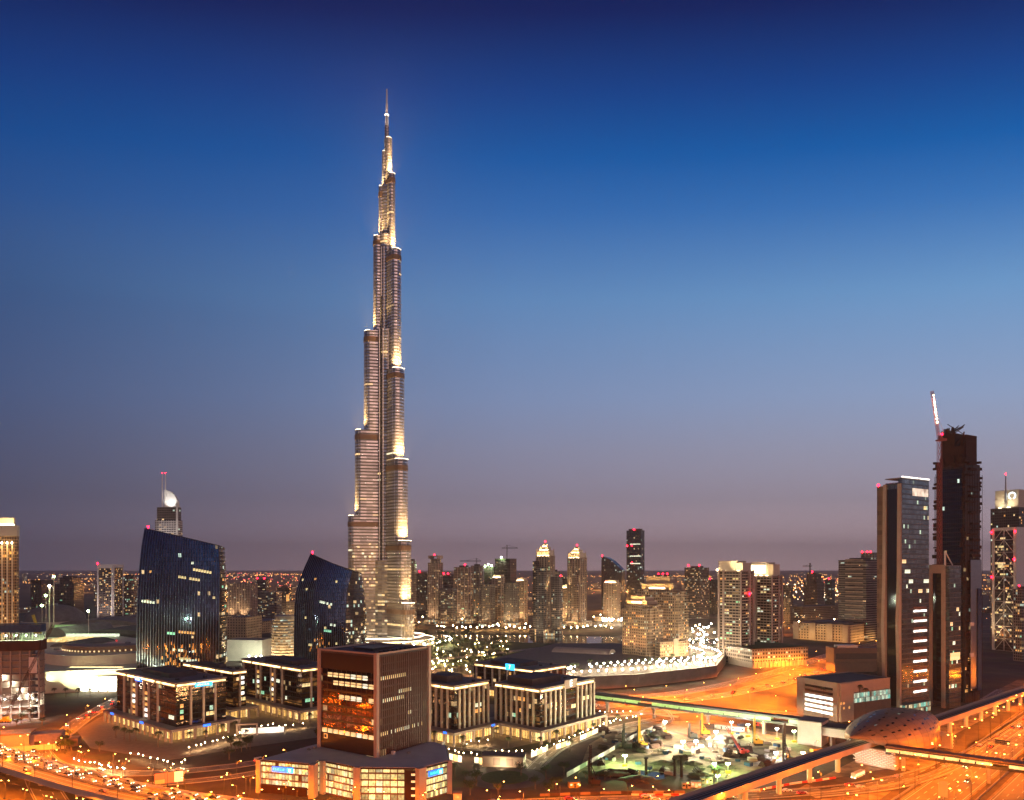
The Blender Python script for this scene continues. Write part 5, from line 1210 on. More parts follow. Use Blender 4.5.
MB().box(-1, -.1, -.5, 6, 20, zt - 14).build('amber_strip', M['wino'], t)
city_tower('amber lit low block touching the smaller curved tower', 286, 295, 300, 602, 1380, 'resD', nwin=12, flood=50000, top='none', wins=['wino', 'winw'])
t = empty('louvred_drum', ((281 - 512) / F * 860, 875, 0), 0, 'pale drum building wrapped in warm lit horizontal louvres', 'building')
zt = zat(619, 875); MB().cyl(0, 0, 0, zt - .5, 14.6, 14.6, 28).build('drum_wall', facade('drum_glazing', (.4, .3, .2), (.2, .14, .08), 3.4, 3, .0, .3, .8, (1, .64, .28), st=.9, ang=14.6), t)
lv = MB()
for k in range(15): lv.cyl(0, 0, 2.2 + k * 3.4, 3.4 + k * 3.4, 15.8, 15.8, 28)
lv.build('louvres', M['cream'], t); MB().cyl(0, 0, zt - .45, zt + 4, 12, 12, 24).build('roof_plant', M['cream'], t)
for q in range(4): az = R_(215 + q * 38); spot(t, (30 * math.cos(az), 30 * math.sin(az), 1), (0, 0, 30), 60000, 80, (1, .66, .32))
MB().cyl(0, 0, 0, 2.0, 17.2, 17.2, 28).build('entrance_light', M['cove'], t)
lowbox('site_hall', 'pale hall under green white floodlights left of the drum', 'hall', 226, 262, 272, 900, 641, M['cream'], 24)
tF = bpy.context.scene.objects['site_hall']
for x, y in ((249, 656), (256, 657), (261, 656)):
    p = P(x, y, 868); q = p - tF.location; q = Matrix.Rotation(-tF.rotation_euler.z, 3, 'Z') @ q
    MB().tube((q.x, q.y, 0), (q.x, q.y, q.z), .25).build('flood_mast', M['steel'], tF); MB().ball(q, .9).build('flood_lamp', M['coolflood'], tF)
    spot(tF, q + Vector((0, 0, -1)), (q.x + 14, q.y + 16, 4), 90000, 150, (.86, 1, .78))
lowbox('low_villa_block', 'low sand coloured block with amber lights behind the pale hall', 'building', 226, 246, 262, 1150, 618, F_['school'], 30)
lowbox('low_villa_block', 'second low sand coloured block under the ribbed block', 'building', 238, 262, 292, 1280, 622, F_['school'], 40)

# ------------------------------------------------------------------ shopping centre roofs on the left
t = empty('shopping_centre', ((60 - 512) / F * 900, 900, 0), 0, 'sprawling pale shopping centre with curved roofs and a glaring white entrance', 'shopping centre')
X0, Y0 = t.location.x, t.location.y
def lp(px, py, z): q = G(px, py, z); return Vector((q.x - X0, q.y - Y0, z))
MB().prism([lp(35, 672, 20).xy[:], lp(136, 668, 20).xy[:], lp(150, 640, 20).xy[:], lp(60, 628, 20).xy[:], lp(-10, 640, 20).xy[:]], 0, 20).build('main_hall', [M['cream']], t)
def drum_front(pxa, pxb, ytop, D, bulge, z0, z1, m_, nm):
    xa, xb = (pxa - 512) / F * D - X0, (pxb - 512) / F * D - X0; rows = []; yy = D - Y0
    pts = [(xa + (xb - xa) * q / 16, yy - bulge * math.sin(math.pi * q / 16)) for q in range(17)]
    return MB().prism(pts + [(xb, yy + 14), (xa, yy + 14)], z0, z1).build(nm, M[m_] if isinstance(m_, str) else m_, t)
drum_front(43, 137, 657, 730, 22, 0, 30, 'cream', 'curved_front')
drum_front(62, 142, 657, 752, 20, 30.02, 36, 'brown', 'curved_attic')
at = MB()
for q in range(18): 
    x = (66 + q * 4 - 512) / F * 745 - X0; at.box(x - .5, x + .5, 745 - Y0 - 21 * math.sin(math.pi * (q + 1.5) / 20) - 1.0, 745 - Y0 - 21 * math.sin(math.pi * (q + 1.5) / 20), 31.5, 33)
at.build('attic_lights', M['winw'], t)
ef = MB(); xa, xb = (44 - 512) / F * 682 - X0, (118 - 512) / F * 682 - X0
MB().box(xa, xb, 682 - Y0, 700 - Y0, 0, 14).build('entrance_canopy', M['white'], t)
MB().box(xa + 1, xb - 1, 681.3 - Y0, 681.9 - Y0, 1.0, 13.2).build('entrance_glass', glow('entrance_glow', (1, .95, .70), 9, True), t)
MB().box(xa + 12, xb - 6, 700.1 - Y0, 704 - Y0, 14, 20).build('upper_glass', glow('upper_glow', (1, .88, .5), 4, True), t)
for k in range(9): u = xa + (xb - xa) * k / 8; MB().box(u - .5, u + .5, 680.2 - Y0, 681.2 - Y0, 0, 13.9).build('entrance_pier', M['white'], t)
for q in (.15, .4, .65, .9): spot(t, (xa + (xb - xa) * q, 672 - Y0, 13), (xa + (xb - xa) * q, 708 - Y0, 24), 330000, 150, (1, 1, .55))
def vault(pxa, pxb, D, depth, z0, rise, m_, nm, axis='y', n=12):
    xa, xb = (pxa - 512) / F * D - X0, (pxb - 512) / F * D - X0; y0, y1 = D - Y0, D - Y0 + depth; rows = []
    for q in range(n + 1):
        th = math.pi * q / n; x = (xa + xb) / 2 - (xb - xa) / 2 * math.cos(th); z = z0 + rise * math.sin(th); rows.append([Vector((x, y0, z)), Vector((x, y1, z))])
    mb = MB().grid(rows); mb.add([r[0] for r in rows], [tuple(range(n + 1))]); mb.add([r[1] for r in rows], [tuple(range(n + 1))[::-1]]); return mb.build(nm, M[m_], t, smooth=False)
vault(44, 66, 1000, 120, 20.1, 13, 'grey', 'vault_roof'); vault(58, 138, 1180, 90, 22, 9, 'grey', 'vault_roof'); vault(84, 142, 1040, 80, 20.2, 7, 'darkroof', 'vault_roof')
vault(50, 84, 880, 70, 20.1, 5, 'darkroof', 'vault_roof'); vault(100, 150, 1240, 110, 20, 12, 'grey', 'vault_roof')
for k in range(6):
    x = (48 + k * 6.6 - 512) / F * 935 - X0; MB().box(x - 1.6, x + 2.2, 935 - Y0, 975 - Y0, 20.2, 23.4).build('skylight', M['shop'] if k % 2 == 0 else M['winy'], t)
MB().box((66 - 512) / F * 990 - X0, (118 - 512) / F * 990 - X0, 990 - Y0, 994 - Y0, 22, 25.5).build('clerestory', M['winc'], t)
MB().box((52 - 512) / F * 1100 - X0, (80 - 512) / F * 1100 - X0, 1100 - Y0, 1104 - Y0, 24, 29).build('clerestory', M['greenstrip'], t)
for k in range(26):
    p = lp(rnd.uniform(44, 134), rnd.uniform(640, 662), 20); s_ = rnd.uniform(1.5, 4); MB().box(p.x, p.x + s_ * 2.2, p.y, p.y + s_ * 1.5, 20.02, 20 + rnd.uniform(1.5, 3.4)).build('roof_plant', M[rnd.choice(['grey', 'steel', 'darkroof', 'beige'])], t)
for k in range(16):
    p = lp(rnd.uniform(46, 134), rnd.uniform(640, 662), 22); MB().ball(p, .55).build('roof_lamp', M[rnd.choice(['warmlamp', 'sodium', 'whitelamp', 'taillamp'])], t)
    if k % 2 == 0: point(t, p + Vector((0, 0, 1.5)), 9000, (1, .72, .4))
t = empty('domed_hall', ((44 - 512) / F * 1260, 1290, 0), 0, 'wide grey dome rising over the shopping centre roofs', 'hall')
MB().cyl(0, 0, 0, 22, 50, 50, 36).build('drum', M['cream'], t); MB().ball((0, 0, 22.05), 48, n=32, k=16, zs=.58).build('dome', M['grey'], t, smooth=True); MB().cyl(0, 0, 49.5, 51.5, 5, 4, 14).build('dome_cap', M['steel'], t)

# concrete frame under construction at the left edge
D = 560
t, R, L = frame('unfinished_block', -30, 40, 45.5, D, 0, 'open concrete frame under construction with blue netting and green lamps at the left edge', 'building under construction', delta=20)
zt = zat(641, D); nf = 12
for k in range(nf + 1):
    z = zt * k / nf; MB().box(0, R, 0, L, z - .5 if k else .05, z + .01 if k else .3).build('floor_slab', M['concrete'], t)
cm = MB().box(-.55, .55, -.55, .55, .32, zt - .55).mesh('column', [M['concrete']])
for y in [1 + (L - 2) * q / 7 for q in range(8)]:
    for x in (1, R * .5, R - 1): link('column', cm, t, (x, y, 0))
MB().box(R * .35, R * .95, L * .2, L * .9, .35, zt - .6).build('core_wall', M['concrete'], t)
MB().box(-.7, -.1, 0, L, zt - 7, zt + .6).build('edge_formwork', M['rust'], t); MB().box(-.5, R + .4, -.8, -.1, zt - 7, zt + .6).build('edge_formwork', M['rust'], t)
MB().box(-.6, -.1, L * .04, L * .16, zt - 24, zt - 12).build('white_sheet', M['white'], t)
zn = zat(632, D); MB().box(-.4, -.05, 0, L, zn, zn + 5.6).build('blue_netting', M['netting'], t); MB().box(0, R, -.4, -.05, zn, zn + 5.6).build('blue_netting', M['netting'], t)
sc_ = MB()
for q in range(22): u = L * q / 21; sc_.tube((.5, u, zt), (.5, u, zn + 6), .12, n=4); sc_.tube((R - .5, u, zt), (R - .5, u, zn + 6), .12, n=4)
sc_.box(.4, R, 0, L, zn + 5.7, zn + 6.1); sc_.build('falsework', M['darksteel'], t)
for q in range(7):
    u = L * (q + .5) / 7; MB().ball((1.6, u, zt + 4.4), .42).build('work_lamp', M['greenflood'] if q % 3 else M['coolflood'], t); point(t, (2.8, u, zt + 3.6), 14000, (.62, 1, .45) if q % 3 else (1, .95, .8))
for q in range(8):
    u = L * (q + .5) / 8; k = q % 5 + 2; point(t, (2.0, u, zt * (k + .6) / nf), 3600, (1, .88, .62)); MB().ball((2.2, u, zt * (k + .8) / nf), .2).build('work_lamp', M['whitelamp'], t)
for f in (.1, .3, .5, .75): MB().ball((-.9, L * f, 16), .35).build('work_lamp', M['coolflood'], t); spot(t, (-6, L * f, 14), (-4, L * f, 0), 16000, 150, (1, .9, .75))
t2 = empty('mobile_crane', (t.location.x - 18, 548, 0), 0, 'orange crane boom slanting across the unfinished block', 'crane')
MB().box(-4, 4, -1.4, 1.4, .6, 2.2).box(-1.5, 2, -1.3, 1.3, 2.21, 4).build('crane_body', M['yellow'], t2); lattice(MB(), (0, 0, 3.5), (34, 2, 72), 1.4, 22, .12).build('crane_boom', M['rust'], t2)
wh = MB(); [wh.tube((x, -1.6, .6), (x, 1.6, .6), .6, n=10) for x in (-3, -1.2, 1.2, 3)]; wh.build('wheels', M['rubber'], t2)
t3 = empty('mobile_crane', ((38 - 512) / F * 1050, 1050, 20), 0, 'yellow crane with a short raised boom before the dome', 'crane')
MB().box(-5, 5, -2, 2, .6, 3).box(-2, 2, -1.6, 1.6, 3.01, 6).build('crane_body', M['yellow'], t3); lattice(MB(), (0, 0, 5), (-7, 0, 27), 2.4, 10, .35).build('crane_boom', M['yellow'], t3)
# stadium-like flood mast
t = empty('floodlight_mast', ((50 - 512) / F * 1010, 1010, 0), 0, 'pale tall mast with a string of green white floodlights beside the dome', 'floodlight mast')
zt = zat(586, 1010); MB().box(-1.2, -.2, -.6, .6, 20, zt).box(4.6, 5.6, -.6, .6, 20, zt).build('twin_posts', M['cream'], t)
MB().ball((0, -1.5, zt), 1.7).build('flood_lamp', M['coolflood'], t)
for x, y in ((54, 576.5), (46, 595.5), (42, 605.5), (88.5, 611)):
    t4 = empty('floodlight_mast', ((x - 512) / F * 1010, 1010, 20), 0, {54: 'thin mast with the highest green floodlight by the dome', 46: 'thin mast with a green lamp level with the dome top', 42: 'thin mast with a green lamp in front of the dome', 88.5: 'thin mast with a green lamp left of the framed slab'}[x], 'floodlight mast')
    z = zat(y, 1010) - 20; MB().tube((0, 0, 0), (0, 0, z), .4, .25).build('mast', M['steel'], t4); MB().ball((0, -.6, z), 1.4).build('flood_lamp', M['greenflood'], t4); spot(t4, (0, -2, z), (0, 4, 0), 60000, 140, (.7, 1, .5))
# ------------------------------------------------------------------ elevated railway, station, link bridges
VIA = smoothline([Vector(p) for p in ((-40, 228, 12), (20, 277, 12), (84, 331, 12), (128, 369, 12), (168, 403, 12), (229, 453, 12), (281, 494, 12), (429, 620, 12), (640, 800, 12), (900, 1020, 12))], 6)
t = empty('railway_viaduct', (128, 369, 0), 0, 'elevated railway viaduct on round piers running through the shell station', 'viaduct')
db = MB(); rail(db, VIA, 0, 9.4, -2.2, -.4); under(t, db.build('deck_girder', M['pink']))
under(t, rail(MB(), VIA, 0, 6.6, -.38, -.1).build('track_bed', M['darkroof']))
for d in (-4.9, 4.9): under(t, rail(MB(), VIA, d, .4, -1.5, 1.3).build('parapet', M['pink']))
tr = MB()
for d in (-2.6, -1.2, 1.2, 2.6): rail(tr, VIA, d, .16, -.08, .12)
under(t, tr.build('rails', M['steel']))
for p, a in along(VIA, 31, 12):
    if p.y > 1000: break
    if (p - Vector((231, 454, 12))).length < 40: continue
    pr = MB(); pr.cyl(p.x, p.y, -.2, 7.6, 1.35, 1.35, 12).cyl(p.x, p.y, 7.61, 9.75, 1.5, 3.6, 12); under(t, pr.build('pier', M['cream']))

# shell-roofed station
va = math.atan2(492 - 420, 279 - 190)
t = empty('metro_station', (236, 458, 0), va, 'bronze shell roofed railway station straddling the viaduct', 'railway station')
def shell_pts(inset=0.0, z0=11.0):
    rows = []; NS, NP = 40, 26
    for i in range(NS + 1):
        s = -1 + 2 * i / NS; q = abs(s)
        Wd = (20 - inset) * max(0, 1 - q ** 1.9) ** .62 + 1.2; Hh = (13.5 - inset) * (1 - q ** 2.1) + 2.2 - inset * .5; row = []
        for j in range(NP + 1):
            ph = math.pi * j / NP; sn = max(0.0, math.sin(ph))
            row.append(Vector((s * (47 + 7 * sn), -Wd * math.cos(ph), z0 + 4.6 * q ** 3 - 2.5 * (1 - sn) * (1 - q) ** .5 + Hh * sn ** .8)))
        rows.append(row)
    return rows
outer, inner = shell_pts(), shell_pts(.9)
mb = MB().grid(outer); mb.grid([r[::-1] for r in inner])
for a, b in ((outer[0], inner[0]), (outer[-1], inner[-1]), ([r[0] for r in outer], [r[0] for r in inner]), ([r[-1] for r in outer], [r[-1] for r in inner])): mb.grid([a, b])
mb.build('shell_roof', M['gold'], t, smooth=False)
sm = MB()
for i in range(2, 39, 3):
    for a_, b_ in zip(outer[i], outer[i][1:]): sm.tube(a_, b_, .09, n=3)
for j in range(3, 25, 4):
    for a_, b_ in zip([r[j] for r in outer][1:-1], [r[j] for r in outer][2:]): sm.tube(a_, b_, .07, n=3)
sm.build('panel_seams', M['darksteel'], t)
sl = MB()
for i in range(3, 36):
    for j in range(3, 24):
        if (i * 7 + j * 5) % 11 in (0, 4, 7) and (i + j) % 2:
            a, b, c, d_ = outer[i][j], outer[i + 1][j], outer[i + 1][j + 1], outer[i][j + 1]; nrm = (b - a).cross(d_ - a).normalized(); cc = (a + b + c + d_) / 4; up = nrm if nrm.z > 0 else -nrm
            e1 = (b - a) * .46; e2 = (d_ - a) * .26; q = cc + up * .12; sl.add([q - e1 - e2, q + e1 - e2, q + e1 + e2, q - e1 + e2], [(0, 1, 2, 3)])
sl.build('shell_skylights', M['blackglass'], t)
for (rows, sgn) in ((0, -1), (-1, 1)):
    rim = MB(); r_ = outer[rows]
    for a, b in zip(r_, r_[1:]): rim.tube(a, b, .55, n=5)
    rim.build('shell_rim', M['gold'], t)
MB().box(-34, 34, -14.5, 14.5, 2.5, 8.0).build('concourse', M['brown'], t)
st = facade('station_glazing', (.12, .09, .06), (.06, .05, .04), 3, 3.0, .14, .16, .7, (1, .74, .36), (1, .9, .6), st=1.3)
for sgn in (-1, 1):
    gw = MB(); rows_ = []
    for i in range(5, 36):
        p = inner[i][0 if sgn < 0 else -1]; rows_.append([Vector((p.x, p.y * .90, 8.05)), Vector((p.x, p.y * .97, p.z + .4))])
    gw.grid(rows_ if sgn > 0 else [r[::-1] for r in rows_]).build('side_glazing', st, t)
MB().box(-30, 30, -12.5, -6.2, 12.0, 12.6).build('platform', M['paving'], t); MB().box(-30, 30, 6.2, 12.5, 12.0, 12.6).build('platform', M['paving'], t)
for x in (-30, -14, 4, 20): 
    MB().box(x, x + 6, -1.2, 1.2, 20.4, 20.9).build('platform_light', M['shopin'], t); point(t, (x + 3, 0, 19.6), 5000, (1, .70, .36))
for x in (-26, -6, 16):
    for y in (-10, 10): MB().cyl(x, y, -.1, 2.6, 1.6, 1.6, 12).build('base_column', M['pink'], t)
for sx in (-1, 1):
    sc_ = MB()                                             # curved lattice end screens under the mouth
    for k in range(9):
        z = 1.2 + k * 1.0; w_ = 12 - .5 * k
        for q in range(9):
            y0 = -19 + q * 2.6 + (k % 2) * 1.3; sc_.box(min(sx * 40.5, sx * 41.1) , max(sx * 40.5, sx * 41.1), y0, y0 + 1.9, z, z + .42)
    sc_.build('lattice_screen', M['white'], t); MB().box(min(sx * 37, sx * 40.2), max(sx * 37, sx * 40.2), -19, 4, 0, 10).build('plant_wall', M['pink'], t)
    spot(t, (sx * 52, -10, 1), (sx * 40, -8, 6), 9000, 110, (1, .85, .68))

def bridge(label, a, b, z0, z1, wd, roofm, winm, seg, piers, fr=(.3, .72), nm='footbridge', far=False):
    a, b = Vector(a), Vector(b); L = (b - a).length; ang = math.atan2(b.y - a.y, b.x - a.x)
    t = empty(nm, (a.x, a.y, 0), ang, label, 'footbridge'); h = z1 - z0; w2 = wd / 2
    MB().box(0, L, -w2, w2, z0, z0 + .5).build('floor_deck', M['darksteel'], t)
    MB().box(-.4, L + .4, -w2 - .7, w2 + .7, z1 - .7, z1).build('roof', roofm, t)
    for s in (-1, 1):
        y0, y1 = sorted((s * w2, s * (w2 - .3)))
        MB().box(0, L, y0, y1, z0 + .51, z0 + h * fr[0]).build('side_wall', M['darksteel'], t); MB().box(0, L, y0, y1, z0 + h * fr[1], z1 - .72).build('side_wall', M['darksteel'], t)
    n = int(L / seg)
    for k in range(n):
        if (k * 7) % 9 == 4: continue
        x0, x1 = L * k / n + .4, L * (k + 1) / n - .4
        for s in (-1, 1): MB().box(x0, x1, min(s * (w2 + .05), s * (w2 - .2)), max(s * (w2 + .05), s * (w2 - .2)), z0 + h * fr[0] + .02, z0 + h * fr[1] - .02).build('strip_window', winm, t)
    for f in piers:
        pr = MB(); pr.box(L * f - .9, L * f + .9, -1.2, 1.2, 0, z0 - 1.2); pr.box(L * f - 1.2, L * f + 1.2, -w2, w2, z0 - 1.18, z0 - .02); pr.build('pier', M['concrete'], t)
    return t, L
bridge('covered footbridge with amber windows crossing the highway from the station', (214, 423), (330, 336), 8.4, 13.4, 5.4, M['brown'], glow('footbridge_window', (1, .78, .32), 1.0, var=.9), 7, (.06, .34, .62, .9), (.32, .66))
bridge('long covered footbridge with green lit windows above the building site', (36, 618), (196, 492), 8.6, 14.2, 5.6, M['darkroof'], M['greenstrip'], 11, (.05, .25, .45, .66, .86), (.30, .72))
t = empty('link_building', (193, 486, 0), R_(-38), 'white walled link building joining the green windowed footbridge to the station', 'building')
MB().box(-3, 12, -8, 8, 0, 15.2).build('stair_tower', M['white'], t); MB().box(-3.4, 12.4, -8.4, 8.4, 15.22, 15.8).build('roof', M['grey'], t)
MB().box(12.02, 36, -6, 6, 7, 12.6).build('link_hall', M['white'], t); MB().box(11, 38, -8, 8, 12.62, 13.4).build('link_roof', M['darkroof'], t)
rb = MB()
for k in range(7): rb.box(12.5, 36, -6.25, -6.02, 7.3 + k * .75, 7.5 + k * .75)
rb.build('white_louvres', M['white'], t)
for x in (16, 32): MB().box(x, x + 1.4, -4, 4, 0, 6.98).build('pier', M['concrete'], t)

# ------------------------------------------------------------------ building site
def gpt(px, py, z=0): return G(px, py, z)
def flood(px, py, h, power, col, mk, label, r=.62, base=None):
    D = (H - h) * F / (py - HZ); p = P(px, py, D); t = empty('site_flood_mast', (p.x, p.y, .08), 0, label, 'floodlight mast')
    MB().tube((0, 0, 0), (0, 0, h - .4), .22, .16, 6).build('mast', M['steel'], t); MB().box(-1.1, 1.1, -.1, .1, h - .5, h - .2).build('crossbar', M['steel'], t)
    for x in (-.75, .75): MB().ball((x, 0, h + .2), r * .7).build('flood_lamp', M[mk], t)
    MB().box(-1.3, 1.3, -.9, .9, 0, 1.1).build('generator', M['yellow'], t)
    link('bulb', light_data(f'flood_{power}_{mk}', 'POINT', col, power, .6), t, (0, -1.2, h - .6)); return t
WH, GR = (1, .84, .55), (.60, 1, .36)
flood(683, 742, 6, 190000, WH, 'coolflood', 'brightest white floodlight mast in the middle of the building site', .9)
flood(696, 741.5, 6, 90000, WH, 'coolflood', 'white floodlight mast right beside the brightest one', .8)
flood(665, 722, 7, 110000, (1, .85, .55), 'coolflood', 'white floodlight mast below the green windowed footbridge', .85)
flood(716, 732, 7, 42000, (.95, 1, .7), 'coolflood', 'greenish white floodlight mast left of the red crane', .85)
flood(625, 756, 6, 52000, GR, 'greenflood', 'vivid green floodlight mast by the pond', .8)
flood(714.5, 764, 5, 22000, GR, 'greenflood', 'low green flood lamp, left of a close pair', .6)
flood(728, 764, 5, 22000, GR, 'greenflood', 'low green flood lamp, right of a close pair', .6)
flood(717.5, 776, 5, 20000, GR, 'greenflood', 'small green flood lamp near the viaduct', .5)
flood(731.5, 722.5, 8, 24000, (.9, .95, 1), 'coolflood', 'bluish white floodlight by the site cabins', .6)
flood(748, 725, 8, 16000, GR, 'greenflood', 'green floodlight at the end of the site cabins', .6)
flood(794, 731.5, 7, 16000, GR, 'greenflood', 'green floodlight beside the black piling rig', .6)
flood(777, 729, 7, 22000, WH, 'coolflood', 'white floodlight left of the black piling rig', .55)
flood(776, 753, 3.5, 24000, WH, 'coolflood', 'low white work lamp at the foot of the black piling rig', .6)
flood(803, 753, 3.5, 16000, (1, .75, .4), 'warmlamp', 'amber work lamp near the white link building', .6)
# spoil heaps
def heap(px, py, r, h, seed, label, m_='soil'):
    p = gpt(px, py); q = random.Random(seed); rows = []; n = 16
    for k in range(6):
        f = k / 5; rows.append([Vector((r * f * math.cos(2 * math.pi * i / n) * (1 + .35 * q.uniform(-1, 1) * f), .7 * r * f * math.sin(2 * math.pi * i / n) * (1 + .35 * q.uniform(-1, 1) * f), h * (1 - f) ** .8 + (q.uniform(-.12, .12) * h if 0 < k < 5 else 0))) for i in range(n)])
    rows[0] = [Vector((0, 0, h))] * n
    for v in rows[-1]: v.z = -.2
    o = MB().grid(rows, closed=True).build('soil_heap', M[m_], None, (p.x, p.y, .1)); return tag(o, label, 'heap', 'heaps of soil on the building site')
for i, (px, py, r, h, lb) in enumerate(((659, 736, 9, 4, 'grassy soil heap behind the white floodlights'), (662, 764, 7, 2.4, 'low dark soil heap left of the green lamp pair'), (722, 742, 10, 5, 'dark heap behind the green white floodlight'), (752, 757, 8, 3, 'soil heap right of the red crane'),
                     (762, 759, 7, 2.6, 'small soil heap next to the viaduct'), (643, 752, 6, 3, 'scrubby heap by the yellow piling rig'), (722, 768, 8, 2.6, 'heap lit green by the lamp pair'), (693, 764, 6, 2, 'rubble heap below the brightest floodlight'), (612, 774, 10, 3, 'brown heap between the pond and the fence'), (700, 776, 8, 2.6, 'brown scrub covered heap near the viaduct'), (640, 780, 11, 2.4, 'flat brown heap in front of the pond'))):
    heap(px, py, r, h, i, lb)
# rigs and cranes on the site
def rig(px, py, ht, m_, label, body=3.4, lean=0., nm='piling_rig', jib=None):
    p = gpt(px, py, .08); t = empty(nm, p, 0, label, 'piling rig' if nm == 'piling_rig' else 'crane')
    tk = MB()
    for s in (-1, 1): tk.box(-body * .75, body * .75, s * 1.5 - .45, s * 1.5 + .45, 0, 1.1)
    tk.build('crawler_tracks', M['rubber'], t)
    MB().box(-body * .6, body * .8, -1.5, 1.5, 1.12, 3.2).box(-body * .55, -.1, -1.4, -.2, 3.21, 4.4).build('upper_body', M[m_], t)
    if jib: lattice(MB(), (-body * .5, 0, 2.6), jib, 1.1, 14, .12).build('crane_jib', M[m_], t); MB().tube((body * .7, 0, 3), (body * 1.1, 0, 8), .18).tube((body * 1.1, 0, 8), jib, .06, n=4).build('stay_cables', M['darksteel'], t); MB().tube(jib, (jib[0], jib[1], 3), .07, n=4).build('hoist_rope', M['darksteel'], t)
    else:
        lattice(MB(), (-body * .7, 0, 1.2), (-body * .7 + lean, 0, ht), 1.0, 16, .2).build('rig_mast', M[m_], t); MB().tube((body * .3, 0, 3.2), (-body * .7 + lean * .5, 0, ht * .55), .22).build('back_stay', M[m_], t); MB().cyl(-body * .7 - .9, 0, .3, ht * .7, .4, .4, 8).build('drill_string', M['darksteel'], t)
    MB().box(-body * .56, -body * .3, -1.45, -.15, 3.3, 4.2).build('cab_window', M['blackglass'], t); return t
rig(643, 748, 20, 'yellow', 'yellow piling rig at the left side of the building site')
rig(758, 745, 17, 'yellow', 'yellow piling rig in front of the footbridge on the right')
rig(705.5, 735, 15, 'yellow', 'small yellow piling rig under the footbridge')
rig(788.5, 762, 24, 'darksteel', 'tall black piling rig by the white link building')
rig(595, 785, 21, 'rust', 'dark rusty piling rig near the site fence')
rig(627.5, 748, 16, 'darksteel', 'dark piling rig beside the vivid green floodlight')
rig(693, 738, 10, 'darksteel', 'short dark rig behind the brightest floodlight')
rig(744, 755, 0, 'red', 'red crawler crane with raised lattice jib on the pale sand', 3.6, 0, 'crawler_crane', (-10.5, 2, 17))
for i, (px, py, h, lb) in enumerate(((675, 776, 9, 'left of two rusty pile casings standing in the sand'), (681.5, 777, 11, 'right of two rusty pile casings standing in the sand'), (646, 771, 7, 'lone pile casing by the pond'))):
    p = gpt(px, py); t = empty('pile_casing', p, 0, lb, 'pile casing'); MB().cyl(0, 0, 0, h, .8, .8, 12).build('tube', M['rust'], t); MB().cyl(0, 0, h + .01, h + .7, 1.3, 1.3, 12).build('collar', M['rust'], t)
# cabins, containers, fence
for i, (px, py, ln, mk, lb) in enumerate(((722, 729, 12, 'white', 'long white site cabin under the footbridge'), (738, 731, 9, 'white', 'white site cabin next to the orange container'), (760, 726, 7, 'red', 'orange red container behind the yellow rig'), (696, 787, 5, 'white', 'white cabin with a lit door in front of the viaduct'), (686, 788, 4, 'pink', 'pinkish hut in front of the viaduct'), (706, 783, 6, 'brown', 'brown cabin among the scrub by the viaduct'), (574, 787, 6, 'yellow', 'yellow cabin near the site gate'), (816, 753, 8, 'yellow', 'yellow machine shed by the link building'))):
    p = gpt(px, py); t = empty('site_cabin', (p.x, p.y, .1), R_(-35 + 9 * i), lb, 'site cabin'); MB().box(-ln / 2, ln / 2, -1.3, 1.3, 0, 2.8).build('cabin_body', M[mk], t); MB().box(-ln / 2 - .1, ln / 2 + .1, -1.4, 1.4, 2.81, 3).build('cabin_roof', M['grey'], t)
    MB().box(-.5, .5, -1.36, -1.31, .1, 2.1).build('door', M['winy'] if i % 2 else M['darksteel'], t)
    for x in (-ln * .35, ln * .35): MB().box(x - .6, x + .6, -1.36, -1.31, 1.2, 2.0).build('window', M['winc'] if i % 3 == 0 else M['blackglass'], t)
def hoarding(label, pts, h, m1, m2, step=8):
    pts = [Vector((*p, 0)) for p in pts]; t = empty('hoarding_fence', pts[0], 0, label, 'fence'); o = pts[0]
    for a, b in zip(pts, pts[1:]):
        n = max(1, int((b - a).length / step))
        for k in range(n):
            p, q = a.lerp(b, k / n) - o, a.lerp(b, (k + .97) / n) - o
            MB().wall(p, q, .15, 0, h).build('fence_panel', M[m1 if k % 2 else m2], t)
hoarding('pale grey site hoarding climbing beside the plaza street', [(30, 405), (56, 450), (82, 498), (118, 548)], 2.6, 'white', 'steel')
hoarding('red and white barrier line under the viaduct along the service road', [(60, 372), (96, 372), (124, 379), (150, 392), (176, 402)], 1.1, 'red', 'white', 4)
hoarding('rusty low barrier at the bottom of the building site', [(14, 371), (50, 375), (88, 376)], 1.4, 'rust', 'brown', 5)
# arched ramp under the footbridge
t = empty('arched_bridge', G(655, 719), R_(-30), 'small orange arched bridge under the left end of the long footbridge', 'bridge'); ab = MB()
for k in range(14):
    a, b = math.pi * k / 14, math.pi * (k + 1) / 14; ab.tube((-14 * math.cos(a), -2, 9 * math.sin(a)), (-14 * math.cos(b), -2, 9 * math.sin(b)), .5).tube((-14 * math.cos(a), 2, 9 * math.sin(a)), (-14 * math.cos(b), 2, 9 * math.sin(b)), .5)
ab.build('twin_arches', M['pink'], t); MB().box(-18, 18, -2.4, 2.4, 3.2, 3.8).build('deck', M['concrete'], t)

